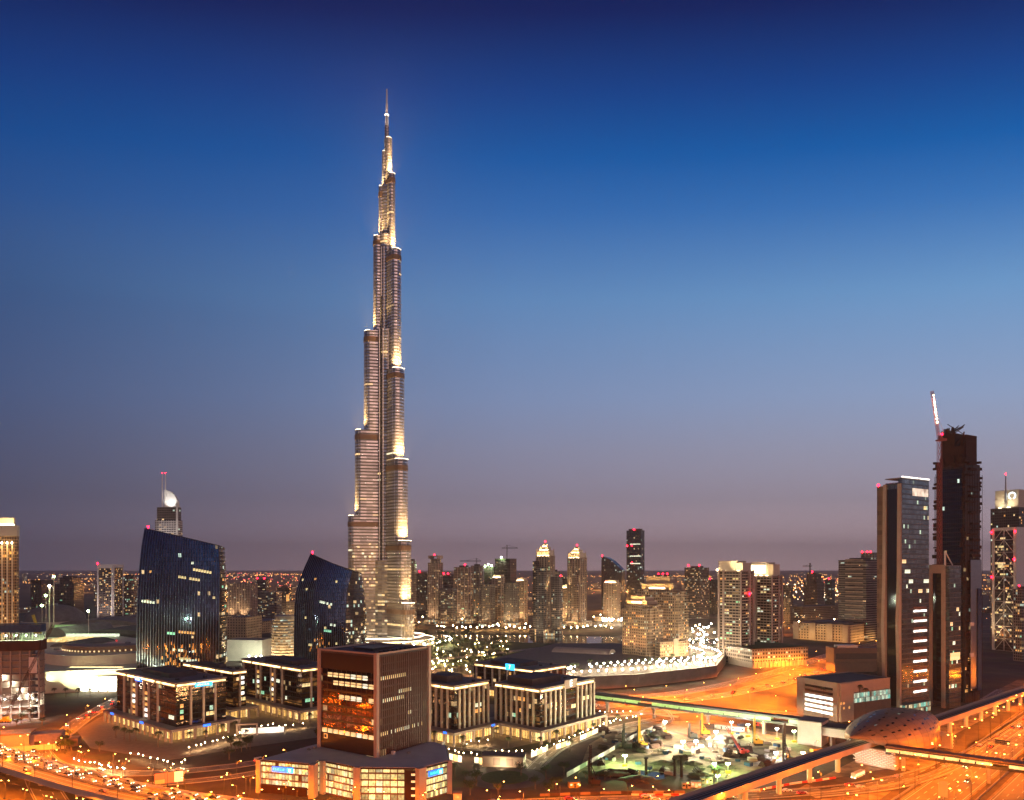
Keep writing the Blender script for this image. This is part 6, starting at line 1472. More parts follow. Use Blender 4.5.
# barrel roofed hall beyond the rear office block, with shops
D = 960
t = empty('barrel_hall', ((584 - 512) / F * 900, 905, 0), R_(-24), 'barrel roofed hall with a glowing round emblem beyond the rear office block', 'hall'); rows = []
for q in range(15):
    th = math.pi * q / 14; rows.append([Vector((x, -34 * math.cos(th) * .62, 1 + 15 * math.sin(th))) for x in (-36, 36)])
mb = MB().grid(rows); mb.build('barrel_roof', M['pink'], t)
MB().add([Vector((36.02, r[1].y * .985, r[1].z * .985)) for r in rows], [tuple(range(15))]).build('end_gable', M['cream'], t); MB().add([Vector((-36.02, r[1].y * .985, r[1].z * .985)) for r in rows], [tuple(range(15))]).build('end_gable', M['cream'], t)
MB().ball((36.6, -2, 9), 2.6).build('round_emblem', M['whitesign'], t); MB().box(-34, 34, -24, -21.2, 0, 6).build('lit_arcade', F_['shop'], t)
spot(t, (48, -6, 2), (36, 0, 8), 40000, 110, (1, .8, .5))
t = empty('striped_tent', G(541, 664, 0), R_(-20), 'small white tent roof beside the barrel hall', 'tent'); MB().box(-9, 9, -6, 6, 0, 4).build('wall', M['white'], t); tn = MB(); tn.add([(-10, -7, 4.1), (10, -7, 4.1), (10, 7, 4.1), (-10, 7, 4.1), (-8, 0, 10), (8, 0, 10)], [(0, 1, 5, 4), (2, 3, 4, 5), (1, 2, 5), (3, 0, 4), (3, 2, 1, 0)]); tn.build('tent_roof', M['white'], t)
MB().ball((12, 0, 6), 1.5).build('warm_globe', M['warmlamp'], t); point(t, (0, -12, 6), 14000, (1, .6, .7))
# billboard and sign boards
t = empty('billboard', G(169, 789), R_(28), 'roadside billboard with a pale picture panel near the flyover', 'billboard'); MB().box(-7, 7, -.25, .25, 3, 9).build('panel', M['darksteel'], t)
pb = MB(); pb.box(-6.7, -2, -.36, -.26, 3.3, 5.4, 0).box(-1.9, 2.4, -.36, -.26, 3.3, 8.7, 1).box(2.5, 6.7, -.36, -.26, 3.3, 8.7, 2).box(-6.7, -2, -.36, -.26, 5.5, 8.7, 1); pb.build('picture', [M['cream'], glow('billboard_red', (.8, .2, .1), .35), glow('billboard_cream', (1, .8, .45), .8)], t); MB().cyl(-4, .3, 0, 3, .3, .3, 6).build('post', M['steel'], t); MB().cyl(4, .3, 0, 3, .3, .3, 6).build('post', M['steel'], t)
t = empty('sign_board', G(943, 799.5), R_(-40), 'blank upright sign board among the highway ramps', 'sign'); MB().box(-2, 2, -.2, .2, 1.4, 9).build('panel', M['pink'], t); MB().cyl(0, 0.3, 0, 6, .3, .3, 6).build('post', M['steel'], t)
t = empty('sign_gantry', (302, 447, 0), math.atan2(-.7, .714), 'thin steel sign gantry across the inbound highway', 'gantry'); g_ = MB(); [g_.tube((x, 0, 0), (x, 0, 8), .3) for x in (-13, 13)]; g_.build('posts', M['steel'], t); lattice(MB(), (-13, 0, 8), (13, 0, 8), 1.2, 12, .12).build('beam', M['steel'], t); MB().box(-9, -1, .7, .9, 6.8, 9.4).build('road_sign', M['netting'], t)
# pale wall and shed by the flyover
t = empty('roadside_shed', G(26, 748), R_(20), 'pale pink windowless shed with a walled yard beside the flyover', 'shed'); MB().box(-16, 3, -6, 8, 0, 10).build('wall', M['pink'], t); MB().box(3.02, 20, -2, 9, 0, 8.5).build('annex', mat('mauve_wall', (.30, .24, .28), .85), t); MB().box(-17, 4, -7, 9, 10.01, 10.6).build('roof', M['brown'], t); MB().box(-20, 24, -10, -9.4, 0, 3.4).build('yard_wall', M['cream'], t); MB().box(5, 8, -2.1, -2.02, 0, 4).build('door', M['darksteel'], t)
MB().box(22, 30, -6, 4, 0, 5).build('lean_to', M['brown'], t)
# gateway and lit glass fence in front of the west office blocks
t = empty('white_gateway', G(247, 735), R_(12), 'white square portal beside the lit glass entrance ramp', 'gateway'); g_ = MB(); g_.box(-7, -6, -1, 1, 0, 7).box(6, 7, -1, 1, 0, 7).box(-7.2, 7.2, -1.1, 1.1, 7.01, 8); g_.build('portal', M['pink'], t); MB().box(-4, 24, 2.6, 3, .3, 4).build('lit_screen', glow('screen_glow', (1, .92, .78), 1.5, var=.1), t)
t = empty('sales_pavilion', G(504, 765), R_(-8), 'low pale pavilion with two square panels on the plaza edge', 'pavilion'); MB().box(-12, 12, -5, 5, 0, 6).build('wall', M['cream'], t); MB().box(-12.5, 12.5, -5.5, 5.5, 6.01, 6.5).build('roof', M['paving'], t); MB().box(-5.5, -1.5, -5.2, -5.02, 1, 5).build('panel', M['pink'], t); MB().box(2, 6, -5.2, -5.02, 1, 5).build('panel', M['pink'], t); spot(t, (0, -12, 1), (0, -5, 3), 7000, 130, (1, .7, .4))
t = empty('ticket_kiosk', G(457.5, 799.5), 0, 'small orange lit kiosk at the bottom edge beside the podium', 'kiosk'); MB().box(-2, 2, -1.5, 1.5, 0, 3.4).build('wall', M['cream'], t); MB().box(-2.3, 2.3, -1.8, 1.8, 3.41, 3.8).build('roof', M['brown'], t); MB().box(-1, 1, -1.6, -1.51, 1.2, 2.4).build('window', M['wino'], t)
# ------------------------------------------------------------------ street lamps
def lamp_proto(h, single, mk, power, col, loc, label, group, r=.5):
    t = empty('street_lamp', loc, 0, label, 'street lamp', group)
    MB().tube((0, 0, 0), (0, 0, h), .15, .09, 6).build('pole', M['darksteel'], t)
    for s in ((1,) if single else (1, -1)):
        MB().tube((0, 0, h - .2), (s * 1.9, 0, h + .35), .07, n=5).build('arm', M['darksteel'], t)
        MB().box(s * 1.9 - .55, s * 1.9 + .55, -.28, .28, h + .42, h + .68).build('lamp_housing', M['darksteel'], t); MB().ball((s * 1.9, 0, h + .28), r * .62, 0, 8, 5, .55).build('lamp_glass', M[mk], t)
    if any(k in group for k in ('link building', 'beige block', 'podium', 'verge', 'loop road', 'highway median', 'near side of the flyover')): ld_ = light_data(f'lamp_{power}_{mk}_{h}_o', 'POINT', col, power * .45, .5)
    else: ld_ = light_data(f'lamp_{power}_{mk}_{h}', 'SPOT', col, power, .5, spot_size=R_(170), spot_blend=.22)
    o = link('bulb', ld_, t, (1.2 if single else 0, 0, h - .9)); return t
SOD = (1, .20, .008)
def lamps(label, group, h, single, mk, power, pts, col=SOD, r=.5, z=0.0, onground=False):
    pr = None
    for i, q in enumerate(pts):
        if len(q) == 3: x, y, rz, zz_ = q[0], q[1], q[2], z
        elif len(q) == 4: x, y, rz, zz_ = q
        else:
            zz_ = z; D = (H - h - zz_) * F / (q[1] - HZ); p = P(q[0], q[1], D); x, y, rz = p.x, p.y, rnd.uniform(-.6, .6) + (math.pi if i % 2 else 0)
        lb = label if isinstance(label, str) else label[i]
        if pr is None: pr = lamp_proto(h, single, mk, power, col, (x, y, zz_), lb, group, r); pr.rotation_euler.z = rz
        else: copy_tree(pr, (x, y, zz_), rz, lb, group)
E = .60
lamps('twin armed sodium lamp standing on the edge of the flyover', 'lamps along the flyover', 10, False, 'sodium', 150000 * E, [(*p.xy, a + R_(90), p.z) for l_ in (offset(FLY, -10.6),) for p, a in along(l_, 33, 9)])
lamps('orange twin lamp on the near edge of the flyover', 'lamps along the near side of the flyover', 10, False, 'sodium', 90000 * E, [(*p.xy, a + R_(90), p.z) for l_ in (offset(FLY, 10.6),) for p, a in along(l_, 34, 22)])
lamps('tall twin sodium lamp in the middle of the wide highway', 'lamps along the highway median', 14, False, 'sodium', 95000 * E, [(*hwy(s, -91.5), math.atan2(hn.y, hn.x)) for s in range(-40, 900, 30)], r=.7)
lamps('tall sodium lamp along the station side of the highway', 'lamps on the station side of the highway', 14, False, 'sodium', 80000 * E, [(*hwy(s, -122), math.atan2(hn.y, hn.x)) for s in range(180, 900, 32)], r=.6)
lamps('orange lamp between the viaduct and the highway ramps', 'lamps on the verge by the viaduct', 13.5, True, 'sodium', 52000 * E,
      [(974, 743), (956, 724.5), (915, 765), (904, 759), (955, 782.6), (936, 743.7), (1017, 704.6), (1002, 711), (990.6, 718), (971, 768.7), (936, 798), (821, 772), (810, 779), (866, 766), (868, 773), (788, 754), (900, 787), (990, 752), (760, 789), (725, 793), (845, 786)])
lamps('orange lamp near the link building and tan office', 'lamps near the link building', 8, True, 'sodium', 16000 * E, [(840, 732.6), (852, 722), (815, 742), (788, 711), (862, 722), (835, 716), (818, 727)])
lamps('sodium lamp along the curving orange canal road', 'lamps along the canal road', 11, True, 'sodium', 290000 * E,
      [(664, 686), (706, 683), (684.5, 690), (677, 697.7), (736.6, 679), (732.6, 685.5), (754, 673.5), (762.5, 668), (775, 663), (791, 655.5), (791, 659.5), (806, 656), (815, 651.6), (820, 661), (805.5, 665.5), (795, 669.5), (788.6, 675), (802, 675), (794, 679), (815.6, 677), (770, 686), (750, 692), (720, 697), (628, 686.5), (632, 690), (645, 697), (700, 700), (778, 696)])
lamps('sodium lamp on the street behind the long beige block', 'lamps behind the beige block', 11, True, 'sodium', 90000 * E, [(858, 643), (876, 647), (875, 641), (790, 628), (783, 622.5), (868, 652), (850, 650)])
lamps('orange lamp under the green windowed footbridge', 'lamps under the long footbridge', 9, True, 'sodium', 22000 * E, [(680, 711), (700, 717), (722, 714), (741, 716), (760, 722), (690, 722), (662, 708), (712, 724)])
lamps('orange lamp along the service road at the bottom of the building site', 'lamps on the service road', 10, True, 'sodium', 24000 * E, [(654, 776), (657, 787), (726, 775.5), (691, 783), (628, 786), (579.5, 778.5), (576, 786), (523.6, 791.5), (600, 789), (672, 790), (706, 790)])
lamps('orange lamp on the roundabout and its street', 'lamps round the roundabout', 9, True, 'sodium', 11000 * E, [(500, 782), (491, 791), (545, 791), (560, 784)])
lamps('orange lamp in front of the yellow lit podium', 'lamps in front of the podium', 8, True, 'sodium', 12000 * E, [(329, 782.5), (297, 790), (419, 783), (283, 789), (365, 790), (388, 792), (258, 790), (439, 790)])
lamps('orange lamp on the dark loop road below the west office blocks', 'lamps on the loop road', 10, True, 'sodium', 17000 * E, [(113, 754), (113, 763), (125, 762), (152.6, 768), (184, 771.5), (185, 778), (207, 793), (236.6, 785.5), (237, 761.7), (231, 773), (250, 778), (287, 750), (263, 756), (246, 778), (144, 781), (90, 770)])
lamps('orange lamp along the curved street past the white entrance', 'lamps on the curved street by the shopping centre', 10, True, 'sodium', 44000 * E, [(12, 733), (44, 742), (63, 724.5), (65, 738), (77, 747), (81, 752), (85, 706), (70, 715), (103, 699), (36, 758), (54, 750), (24, 745), (6, 757), (30, 770)])
lamps('twin orange lamp on the low ramp below the flyover', 'lamps on the ramp below the flyover', 9, False, 'sodium', 60000 * E, [(5, 781), (49, 797), (25, 790), (-25, 782), (-50, 775), (-80, 770), (-120, 765), (80, 799)])
# white globe lamps and festive lights on the promenade
GL = []
for k in range(30): a, b = rnd.choice(list(zip(tp[:4], tp[1:5]))[:4]); f = rnd.random(); GL.append((a[0] + (b[0] - a[0]) * f + rnd.uniform(-2, 6), a[1] + (b[1] - a[1]) * f + rnd.uniform(3, 42), 0, TZ))
BV = smoothline([Vector(p) for p in ((80, 735, TZ), (150, 775, TZ), (205, 800, TZ), (232, 860, TZ), (228, 930, TZ), (250, 1000, TZ))], 8)
for d in (-9, 9): GL += [(*p.xy, 0, TZ) for p, a in along(offset(BV, d), 9, 3)]
for p, a in along([Vector((*q, TZ)) for q in tp[:5]], 8.5, 4): GL.append((p.x + 1, p.y + 2, 0, TZ))
def globe_proto(loc, label, group, h, power, mk, col, r, nm='globe_lamp'):
    t = empty(nm, loc, 0, label, 'lamp', group); MB().tube((0, 0, 0), (0, 0, h - .3), .09, .07, 6).build('pole', M['darksteel'], t); MB().ball((0, 0, h), r, 0, 8, 6).build('globe', M[mk], t)
    link('bulb', light_data(f'globe_{power}_{mk}', 'POINT', col, power, .5), t, (0, 0, h - 1.2)); return t
gp = None
for q in GL:
    if gp is None: gp = globe_proto((q[0], q[1], q[3]), 'white globe lamp on the glaring promenade above the retaining wall', 'white lamps on the promenade', 6, 5000, 'whitelamp', (1, .78, .48), .75)
    else: copy_tree(gp, (q[0], q[1], q[3]), 0)
gp = None
PL = []
for i, (px, py) in enumerate([(a_ + rnd.uniform(-1.6, 1.6), b_ + rnd.uniform(-.8, .8)) for a_, b_ in [(75 + q * 4.6, 760 + q * .9) for q in range(12)] + [(132 + q * 6.0, 764 - abs(q - 7) * 1.5) for q in range(10)] + [(190 + q * 5.5, 748 - q * 1.6) for q in range(16)] + [(262 + q * 8, 729 - q * 1.1) for q in range(6)] + [(432 + q * 5.5, 747.5 + q * .9) for q in range(9)] + [(484 + q * 6.5, 752 - q * .2) for q in range(7)] + [(532 + q * 5.2, 752 - q * 2.0) for q in range(17)] + [(604 + q * 5.5, 724 - q * 1.3) for q in range(8)] + [(600 + q * 6, 712 - q * .2) for q in range(6)] + [(470 + q * 9, 741) for q in range(3)]]):
    p = G(px, py, 3.0)
    if gp is None: gp = globe_proto((p.x, p.y, 0), 'small pale globe lamp on the plaza round the office blocks', 'small globe lamps on the office plazas', 3.4, 900, 'warmlamp', (1, .62, .28), .30, 'plaza_lamp')
    else: copy_tree(gp, (p.x, p.y, 0), 0)
# long bright screens beside the plaza walks
for i, (pa, pb, h, lb) in enumerate((((433, 757), (446, 760), 4, 'lit glass fence beside the podium corner'), ((449, 760), (462, 763), 4, 'lit glass fence in the middle of the plaza front'), ((474, 764), (489, 766), 4, 'lit glass fence left of the pale pavilion'), ((517, 763), (526, 760), 4, 'lit glass fence right of the pale pavilion'), ((531, 758), (548, 751), 3.4, 'lit glass fence at the corner block steps'), ((556, 750), (571, 745), 3.4, 'lit glass fence below the E sign block'), ((580, 741), (598, 733), 3.4, 'lit glass fence at the far end of the steps'))):
    a, b = G(*pa), G(*pb); t = empty('glass_fence', a, math.atan2(b.y - a.y, b.x - a.x), lb, 'glass fence'); L_ = (b - a).length
    n = 3
    for k in range(n): MB().box(L_ * k / n + .3, L_ * (k + 1) / n - .3, -.1, .1, .4, h).build('lit_panel', M['shop'] if k % 2 else glow('fence_glow', (1, .88, .62), 1.5, var=.2), t)
    MB().box(0, L_, -.3, .3, 0, .38).build('base_kerb', M['pink'], t); point(t, (L_ / 2, -3, 4), 1800, (1, .78, .46))
# warm lights at the feet of the cluster, round the lake and in the park
WL = [((434 + q * 5.4 + rnd.uniform(-2, 2) - 512) / F * 1330, 1330 + rnd.uniform(-20, 40), 0) for q in range(34)] + [((640 + q * 4 - 512) / F * 1300, 1290 + rnd.uniform(0, 80), 0) for q in range(18)]
gp = None
for x, y, z in WL:
    if gp is None: gp = globe_proto((x, y, 0), 'amber quayside lamp at the foot of the apartment towers', 'amber lamps along the lake edge', 7, 12000, 'warmlamp', (1, .50, .14), 1.1, 'quayside_lamp')
    else: copy_tree(gp, (x, y, 0), 0)
gp = None
for k in range(62):
    px, py = rnd.uniform(425, 508), rnd.uniform(640, 676); p = G(px, py)
    if gp is None: gp = globe_proto((p.x, p.y, 0), 'low amber garden lamp among the palms of the park', 'garden lamps in the park', 4, 3600, 'warmlamp', (1, .56, .18), .6, 'garden_lamp')
    else: copy_tree(gp, (p.x, p.y, 0), 0)
gp = None
for k in range(26):
    a = R_(150 + k * 9.5); x, y = (px0 - 512) / F * DB + 96 * math.cos(a), DB + 92 * math.sin(a)
    if gp is None: gp = globe_proto((x, y, 0), 'white lamp ringing the foot of the tall spire', 'white lamps round the foot of the spire', 8, 12000, 'whitelamp', (1, .70, .34), 1.0, 'ring_lamp')
    else: copy_tree(gp, (x, y, 0), 0)
gp = None
for k in range(30):
    px, py = rnd.uniform(668, 718), rnd.uniform(620, 640); D = rnd.uniform(1080, 1400); x = (px - 512) / F * D
    if gp is None: gp = globe_proto((x, D, 0), 'white boulevard lamp between the stepped and balcony towers', 'white lamps on the far boulevard', 9, 26000, 'whitelamp', (1, .74, .40), 1.1, 'boulevard_lamp')
    else: copy_tree(gp, (x, D, 0), 0)
gp = None
for k in range(18):
    px = rnd.uniform(602, 624); D = rnd.uniform(1430, 1540); x = (px - 512) / F * D
    if gp is None: gp = globe_proto((x, D, 0), 'white lamp before the small gold hotel', 'white lamps before the small gold hotel', 9, 24000, 'whitelamp', (1, .78, .45), 1.2, 'forecourt_lamp')
    else: copy_tree(gp, (x, D, 0), 0)
gp = None
for k in range(44):
    px, D = rnd.uniform(418, 840), rnd.uniform(1360, 1900); x = (px - 512) / F * D
    if gp is None: gp = globe_proto((x, D, 0), 'amber street lamp in the streets between the apartment towers', 'amber lamps between the apartment towers', 10, 42000, 'warmlamp', (1, .42, .10), 1.1, 'avenue_lamp')
    else: copy_tree(gp, (x, D, 0), 0)
# single glaring amber lamp on the open plot
globe_proto((*P(583.5, 650, 1010).xy, 0), 'single glaring amber lamp on a tall mast above the open plot', 'mast lamp on the open plot', zat(650, 1010), 160000, 'warmlamp', (1, .55, .2), 2.0)

# ------------------------------------------------------------------ cars
def car_proto(col, label, group, loc, rz, van=False):
    t = empty('car', loc, rz, label, 'car', group); hl = 2.3 if not van else 2.7; hh = 1.45 if not van else 2.2
    prof = [(-hl, .35), (hl, .35), (hl, .78), (hl * .86, .92), (hl * .42, 1.0), (hl * .16, hh), (-hl * .52, hh), (-hl * .80, 1.02), (-hl, .95)] if not van else [(-hl, .4), (hl, .4), (hl, 1.1), (hl * .78, 1.3), (hl * .6, hh), (-hl, hh)]
    n = len(prof); mb = MB(); mb.add([(x, -.9, z) for x, z in prof] + [(x, .9, z) for x, z in prof], [tuple(range(n)), tuple(range(n, 2 * n))[::-1]] + [(i, n + i, n + (i + 1) % n, (i + 1) % n) for i in range(n)]); mb.build('body', mat('car_paint', col, .3, .2, var=.05, spec=.6), t)
    g_ = MB(); g_.box(-hl * .5, hl * .1, -.93, .93, 1.02, hh - .1) if not van else g_.box(-hl * .2, hl * .6, -.93, .93, 1.25, hh - .2); g_.build('side_windows', M['blackglass'], t)
    for x in (-hl * .62, hl * .62):
        for y in (-.86, .86): MB().tube((x, y - .12, .34), (x, y + .12, .34), .34, n=10).build('wheel', M['rubber'], t)
    for y in (-.62, .62): MB().box(hl + .01, hl + .08, y - .2, y + .2, .55, .76).build('headlight', M['headlamp'], t); MB().box(-hl - .08, -hl - .01, y - .2, y + .2, .62, .84).build('tail_light', M['taillamp'], t)
    return t
CARS = [((.62, .62, .60), 'white', False), ((.30, .31, .33), 'silver grey', False), ((.03, .03, .035), 'black', False), ((.25, .03, .03), 'dark red', False), ((.55, .50, .42), 'sand coloured', True)]
def traffic(line, lanes, spacing, where, group, z=0.0, lo=0, hi=1e9, lens=True):
    protos = {}; n = 0
    for d, rev in lanes:
        for p, a in along(offset(line, d), spacing, rnd.uniform(2, spacing)):
            if rnd.random() < .14 or not (lo < p.y < hi): continue
            p = p + Vector((0, 0, z)); rz = a + (math.pi if rev else 0); j = rnd.choice((0, 0, 0, 1, 1, 2, 2, 3, 4)); p.x += rnd.uniform(-1, 1); c = CARS[j]
            if j not in protos: protos[j] = car_proto(c[0], f'{c[1]} {"van" if c[2] else "car"} {where}', f'{c[1]} {"vans" if c[2] else "cars"} {group}', p, rz, c[2])
            else: copy_tree(protos[j], p, rz)
traffic(FLY, ((-8.6, False), (-5.2, False), (-1.7, False)), 11, 'queuing with lit lamps on the flyover', 'on the flyover', .02, 300, 560)
traffic(FLY, ((5.2, True),), 34, 'driving away on the emptier side of the flyover', 'on the near side of the flyover', .02, 300, 560)
traffic(ROADS['highway_inbound'], ((-8.8, True), (-4.4, True), (0, True), (4.4, True)), 150, 'coming up the highway with headlamps on', 'on the inbound highway', .1, 330, 700)
traffic(ROADS['highway_outbound'], ((-8.8, False), (-4.4, False), (0, False), (4.4, False)), 170, 'driving off along the outbound highway', 'on the outbound highway', .1, 330, 640)
traffic(ROADS['mall_road'], ((-4, True), (0, True)), 12, 'queuing on the curved street by the shopping centre', 'on the curved street', .09, 540, 700)
traffic(ROADS['mall_road'], ((4, False),), 26, 'driving along the curved street by the shopping centre', 'on the far lane of the curved street', .09, 420, 700)
traffic(ROADS['service_road'], ((-2.5, False), (2.5, False)), 38, 'on the service road under the viaduct', 'on the service road', .14, 340, 560)
traffic(ROADS['canal_road_inner'], ((-4, False), (1, False)), 30, 'on the canal road below the promenade', 'on the canal road', .1, 600, 1000)
traffic(ROADS['loop_road'], ((-2.5, False),), 44, 'on the dark loop road by the office blocks', 'on the loop road', .12, 400, 480)
t = empty('bus', G(858, 777), va + .05, 'white bus with lit windows below the station', 'bus'); MB().box(-6, 6, -1.25, 1.25, .4, 3.1).build('body', M['white'], t); MB().box(-5.6, 5.6, -1.3, -1.26, 1.5, 2.6).build('windows', M['winc'], t)
for x in (-3.8, 3.8):
    for y in (-1.1, 1.1): MB().tube((x, y - .15, .5), (x, y + .15, .5), .5, n=10).build('wheel', M['rubber'], t)
for y in (-.9, .9): MB().box(-6.08, -6.01, y - .25, y + .25, .7, 1.0).build('headlight', M['headlamp'], t)

# ------------------------------------------------------------------ palms, trees
def palm_proto(h, seed, loc, label, group):
    q = random.Random(seed); t = empty('palm_tree', loc, 0, label, 'palm tree', group); tk = MB()
    tk.tube((0, 0, 0), (.12, .05, h * .5), .26, .2, 7).tube((.12, .05, h * .5), (.2, .1, h), .2, .16, 7); tk.build('trunk', M['bark'], t); cr = MB()
    for k in range(22):
        a = 2 * math.pi * k / 22 + q.uniform(-.15, .15); up = q.uniform(-.1, 1.0); ln = q.uniform(2.3, 3.2); pts = []
        for i in range(6):
            f = i / 5; pts.append(Vector((.2 + math.cos(a) * ln * f * (1 - .12 * f), .1 + math.sin(a) * ln * f * (1 - .12 * f), h + up * 1.5 * f - 2.3 * f * f)))
        sd_ = Vector((-math.sin(a), math.cos(a), 0))
        for i in range(5):
            for s in (-1, 1):
                for e_ in (0, .5):
                    b0 = pts[i].lerp(pts[i + 1], e_); w_ = (.75 - .4 * abs(i / 5 - .35)) ; cr.add([b0, b0 + (pts[i + 1] - pts[i]) * .35, b0 + sd_ * s * w_ + (pts[i + 1] - pts[i]) * .5 + Vector((0, 0, -.38))], [(0, 1, 2)])
    cr.build('crown', M['palmleaf'], t); return t
def tree_proto(h, seed, loc, label, group):
    q = random.Random(seed); t = empty('broadleaf_tree', loc, 0, label, 'tree', group); tk = MB(); tk.tube((0, 0, 0), (.1, 0, h * .45), .28, .18, 7); cl = []
    for k in range(6):
        a = 2 * math.pi * k / 6 + q.uniform(-.4, .4); e_ = Vector((math.cos(a) * h * q.uniform(.16, .34), math.sin(a) * h * q.uniform(.16, .34), h * q.uniform(.58, .9))); tk.tube((.1, 0, h * .42), e_, .12, .05, 5); cl.append((e_, h * q.uniform(.14, .24)))
    tk.build('trunk', M['bark'], t); cr = MB()
    for c, r in cl:
        for k in range(70):
            v = Vector((q.gauss(0, 1), q.gauss(0, 1), q.gauss(0, .8))).normalized() * r * q.random() ** .4; p = c + v; u = Vector((q.gauss(0, 1), q.gauss(0, 1), q.gauss(0, 1))).normalized(); w_ = u.orthogonal().normalized(); s = h * q.uniform(.022, .045)
            cr.add([p - u * s, p + w_ * s * .7, p + u * s, p - w_ * s * .7], [(0, 1, 2, 3)])
    cr.build('crown', M['leaf'], t); return t
def plant(kind, pts, label, group, hs, sc=(.8, 1.25)):
    ps = None
    for i, p in enumerate(pts):
        if ps is None or len(ps) < 3:
            ps = (ps or []) + [(palm_proto if kind == 'palm' else tree_proto)(hs, len(group) * 7 + i, p, label, group)]; ps[-1].rotation_euler.z = rnd.uniform(0, 6)
        else: copy_tree(rnd.choice(ps), p, rnd.uniform(0, 6), sc=rnd.uniform(*sc))
def scatter(n, boxes, zv=0): return [Vector((*G(rnd.uniform(b[0], b[2]), rnd.uniform(b[1], b[3]), zv).xy, zv)) for _ in range(n) for b in (rnd.choice(boxes),)]
plant('palm', [G(x, y) for x, y in ((116, 738), (124, 740), (130, 742), (136, 741), (190, 744), (222, 738), (250, 750), (246, 741), (205, 741), (158, 747), (235, 733))], 'palm in front of the arcade of the blue signed office block', 'palms before the west office block', 8)
plant('palm', [G(x, y) for x, y in ((300, 722), (292, 718), (310, 724), (282, 716), (320, 726))], 'palm in front of the arcade left of the maroon tower', 'palms left of the maroon tower', 8)
plant('palm', [G(x, y) for x, y in ((455, 778), (448, 782), (476, 778), (462, 750), (478, 748), (489, 737), (497, 738), (434, 744), (508, 748), (540, 748), (579, 743), (594, 733), (557, 745), (583, 730), (618, 726), (570, 752), (547, 756), (465, 786))], 'palm on the plaza before the columned office blocks', 'palms on the east office plaza', 8)
plant('tree', [G(x, y) for x, y in ((556, 790), (546, 779), (470, 795), (434, 795), (549, 797), (564, 775), (521, 776), (535, 789), (498, 796), (476, 786))], 'dark round tree beside the roundabout', 'trees round the roundabout', 8)
plant('palm', scatter(46, [(425, 645, 508, 672)]), 'palm in the amber lit park below the spire', 'palms in the park', 10)
plant('tree', scatter(60, [(428, 642, 510, 676), (425, 636, 470, 650)]), 'dark round tree in the amber lit park', 'trees in the park', 10)
plant('tree', scatter(34, [(60, 735, 72, 752), (10, 716, 44, 728), (60, 742, 100, 752), (195, 758, 300, 765), (230, 740, 250, 752), (316, 738, 322, 742)]), 'dark tree along the streets of the west office blocks', 'street trees in the west', 7)
plant('palm', [Vector((q[0] + rnd.uniform(-3, 3), q[1] + rnd.uniform(-3, 3), TZ)) for q in GL[::3]], 'palm between the white lamps of the promenade', 'palms on the promenade', 9)
plant('palm', [Vector((*P(x, y, 560).xy, 0)) for x, y in ((824, 700), (831, 700), (838, 700), (845, 700), (852, 700), (860, 700), (866, 700))], 'dark palm behind the tan low office', 'palms behind the tan office', 24, (.9, 1.1))
plant('tree', scatter(22, [(585, 776, 660, 790), (700, 772, 720, 784), (648, 735, 664, 742)]), 'low scrubby tree on the edge of the building site', 'scrub round the building site', 4)
plant('palm', [G(x, y) for x, y in ((54, 697), (66, 697), (78, 697), (90, 697), (30, 722), (22, 724))], 'lit palm before the glaring white entrance', 'palms before the shopping centre entrance', 8)

# ------------------------------------------------------------------ far city
F_['farA'] = facade('far_flats', (.24, .19, .16), (.03, .03, .03), 4, 4, .4, .4, .22, W1, (.9, 1, .9), .2, st=1.6)
far = [MB().box(-a_, a_, -b_, b_, 0, h_).box(-a_ * .4, a_ * .5, -b_ * .5, b_ * .5, h_ + .01, h_ + 3).mesh('far_building', [F_['farA']]) for a_, b_ in ((13, 10), (20, 9), (9, 9)) for h_ in (8, 12, 16, 24)] + [MB().box(-10, 10, -9, 9, 0, h_).box(-5, 5, -4, 4, h_ + .01, h_ + 4).mesh('far_building', [F_['farA']]) for h_ in (44, 60)]
cnt = 0
for k in range(900):
    D = 1750 + 5200 * rnd.random() ** 1.5; x = rnd.uniform(-.72, .72) * D
    if cnt >= 230: break
    o = link('far_building', rnd.choice(far), None, (x, D, 0), (0, 0, rnd.uniform(0, 3))); cnt += 1
    tag(o, 'small far off building with lit windows on the hazy plain', 'building', 'far off low buildings')
# far street lights: nobody could count them
fl = [MB(), MB(), MB()]
def dots(n, f, which, r0):
    for _ in range(n):
        x, y, z = f(); fl[which].ball((x, y, z), r0 * y / 1000 * rnd.uniform(.5, 1.2), 0, 5, 3)
def rowline(x0, y0, x1, y1): 
    def f():
        t_ = rnd.random(); return x0 + (x1 - x0) * t_ + rnd.uniform(-30, 30), y0 + (y1 - y0) * t_ + rnd.uniform(-30, 30), rnd.uniform(8, 12)
    return f
def anywhere(a, b, ylo, yhi):
    def f():
        y = ylo + (yhi - ylo) * rnd.random() ** 1.7; return rnd.uniform(a, b) * y, y, rnd.uniform(6, 14)
    return f
for k in range(34):
    y0 = rnd.uniform(1900, 11000); x0 = rnd.uniform(-.72, .75) * y0; dx, dy = rnd.choice(((.95, .3), (.9, -.2), (.5, .86), (1, .05))); ln = rnd.uniform(400, 2600) ; dots(int(ln / 34), rowline(x0, y0, x0 + dx * ln, y0 + dy * ln), 0, .42)
dots(330, anywhere(-.75, .75, 1500, 14000), 0, .40); dots(190, anywhere(-.75, .75, 1500, 12000), 1, .36); dots(60, anywhere(-.7, .7, 2500, 14000), 2, .5)
dots(300, anywhere(.30, .52, 2600, 9000), 0, .6); dots(150, anywhere(.33, .46, 2400, 5200), 1, .7); dots(110, anywhere(-.45, -.26, 4000, 14000), 2, .5); dots(120, anywhere(-.47, -.26, 4000, 14000), 0, .42)
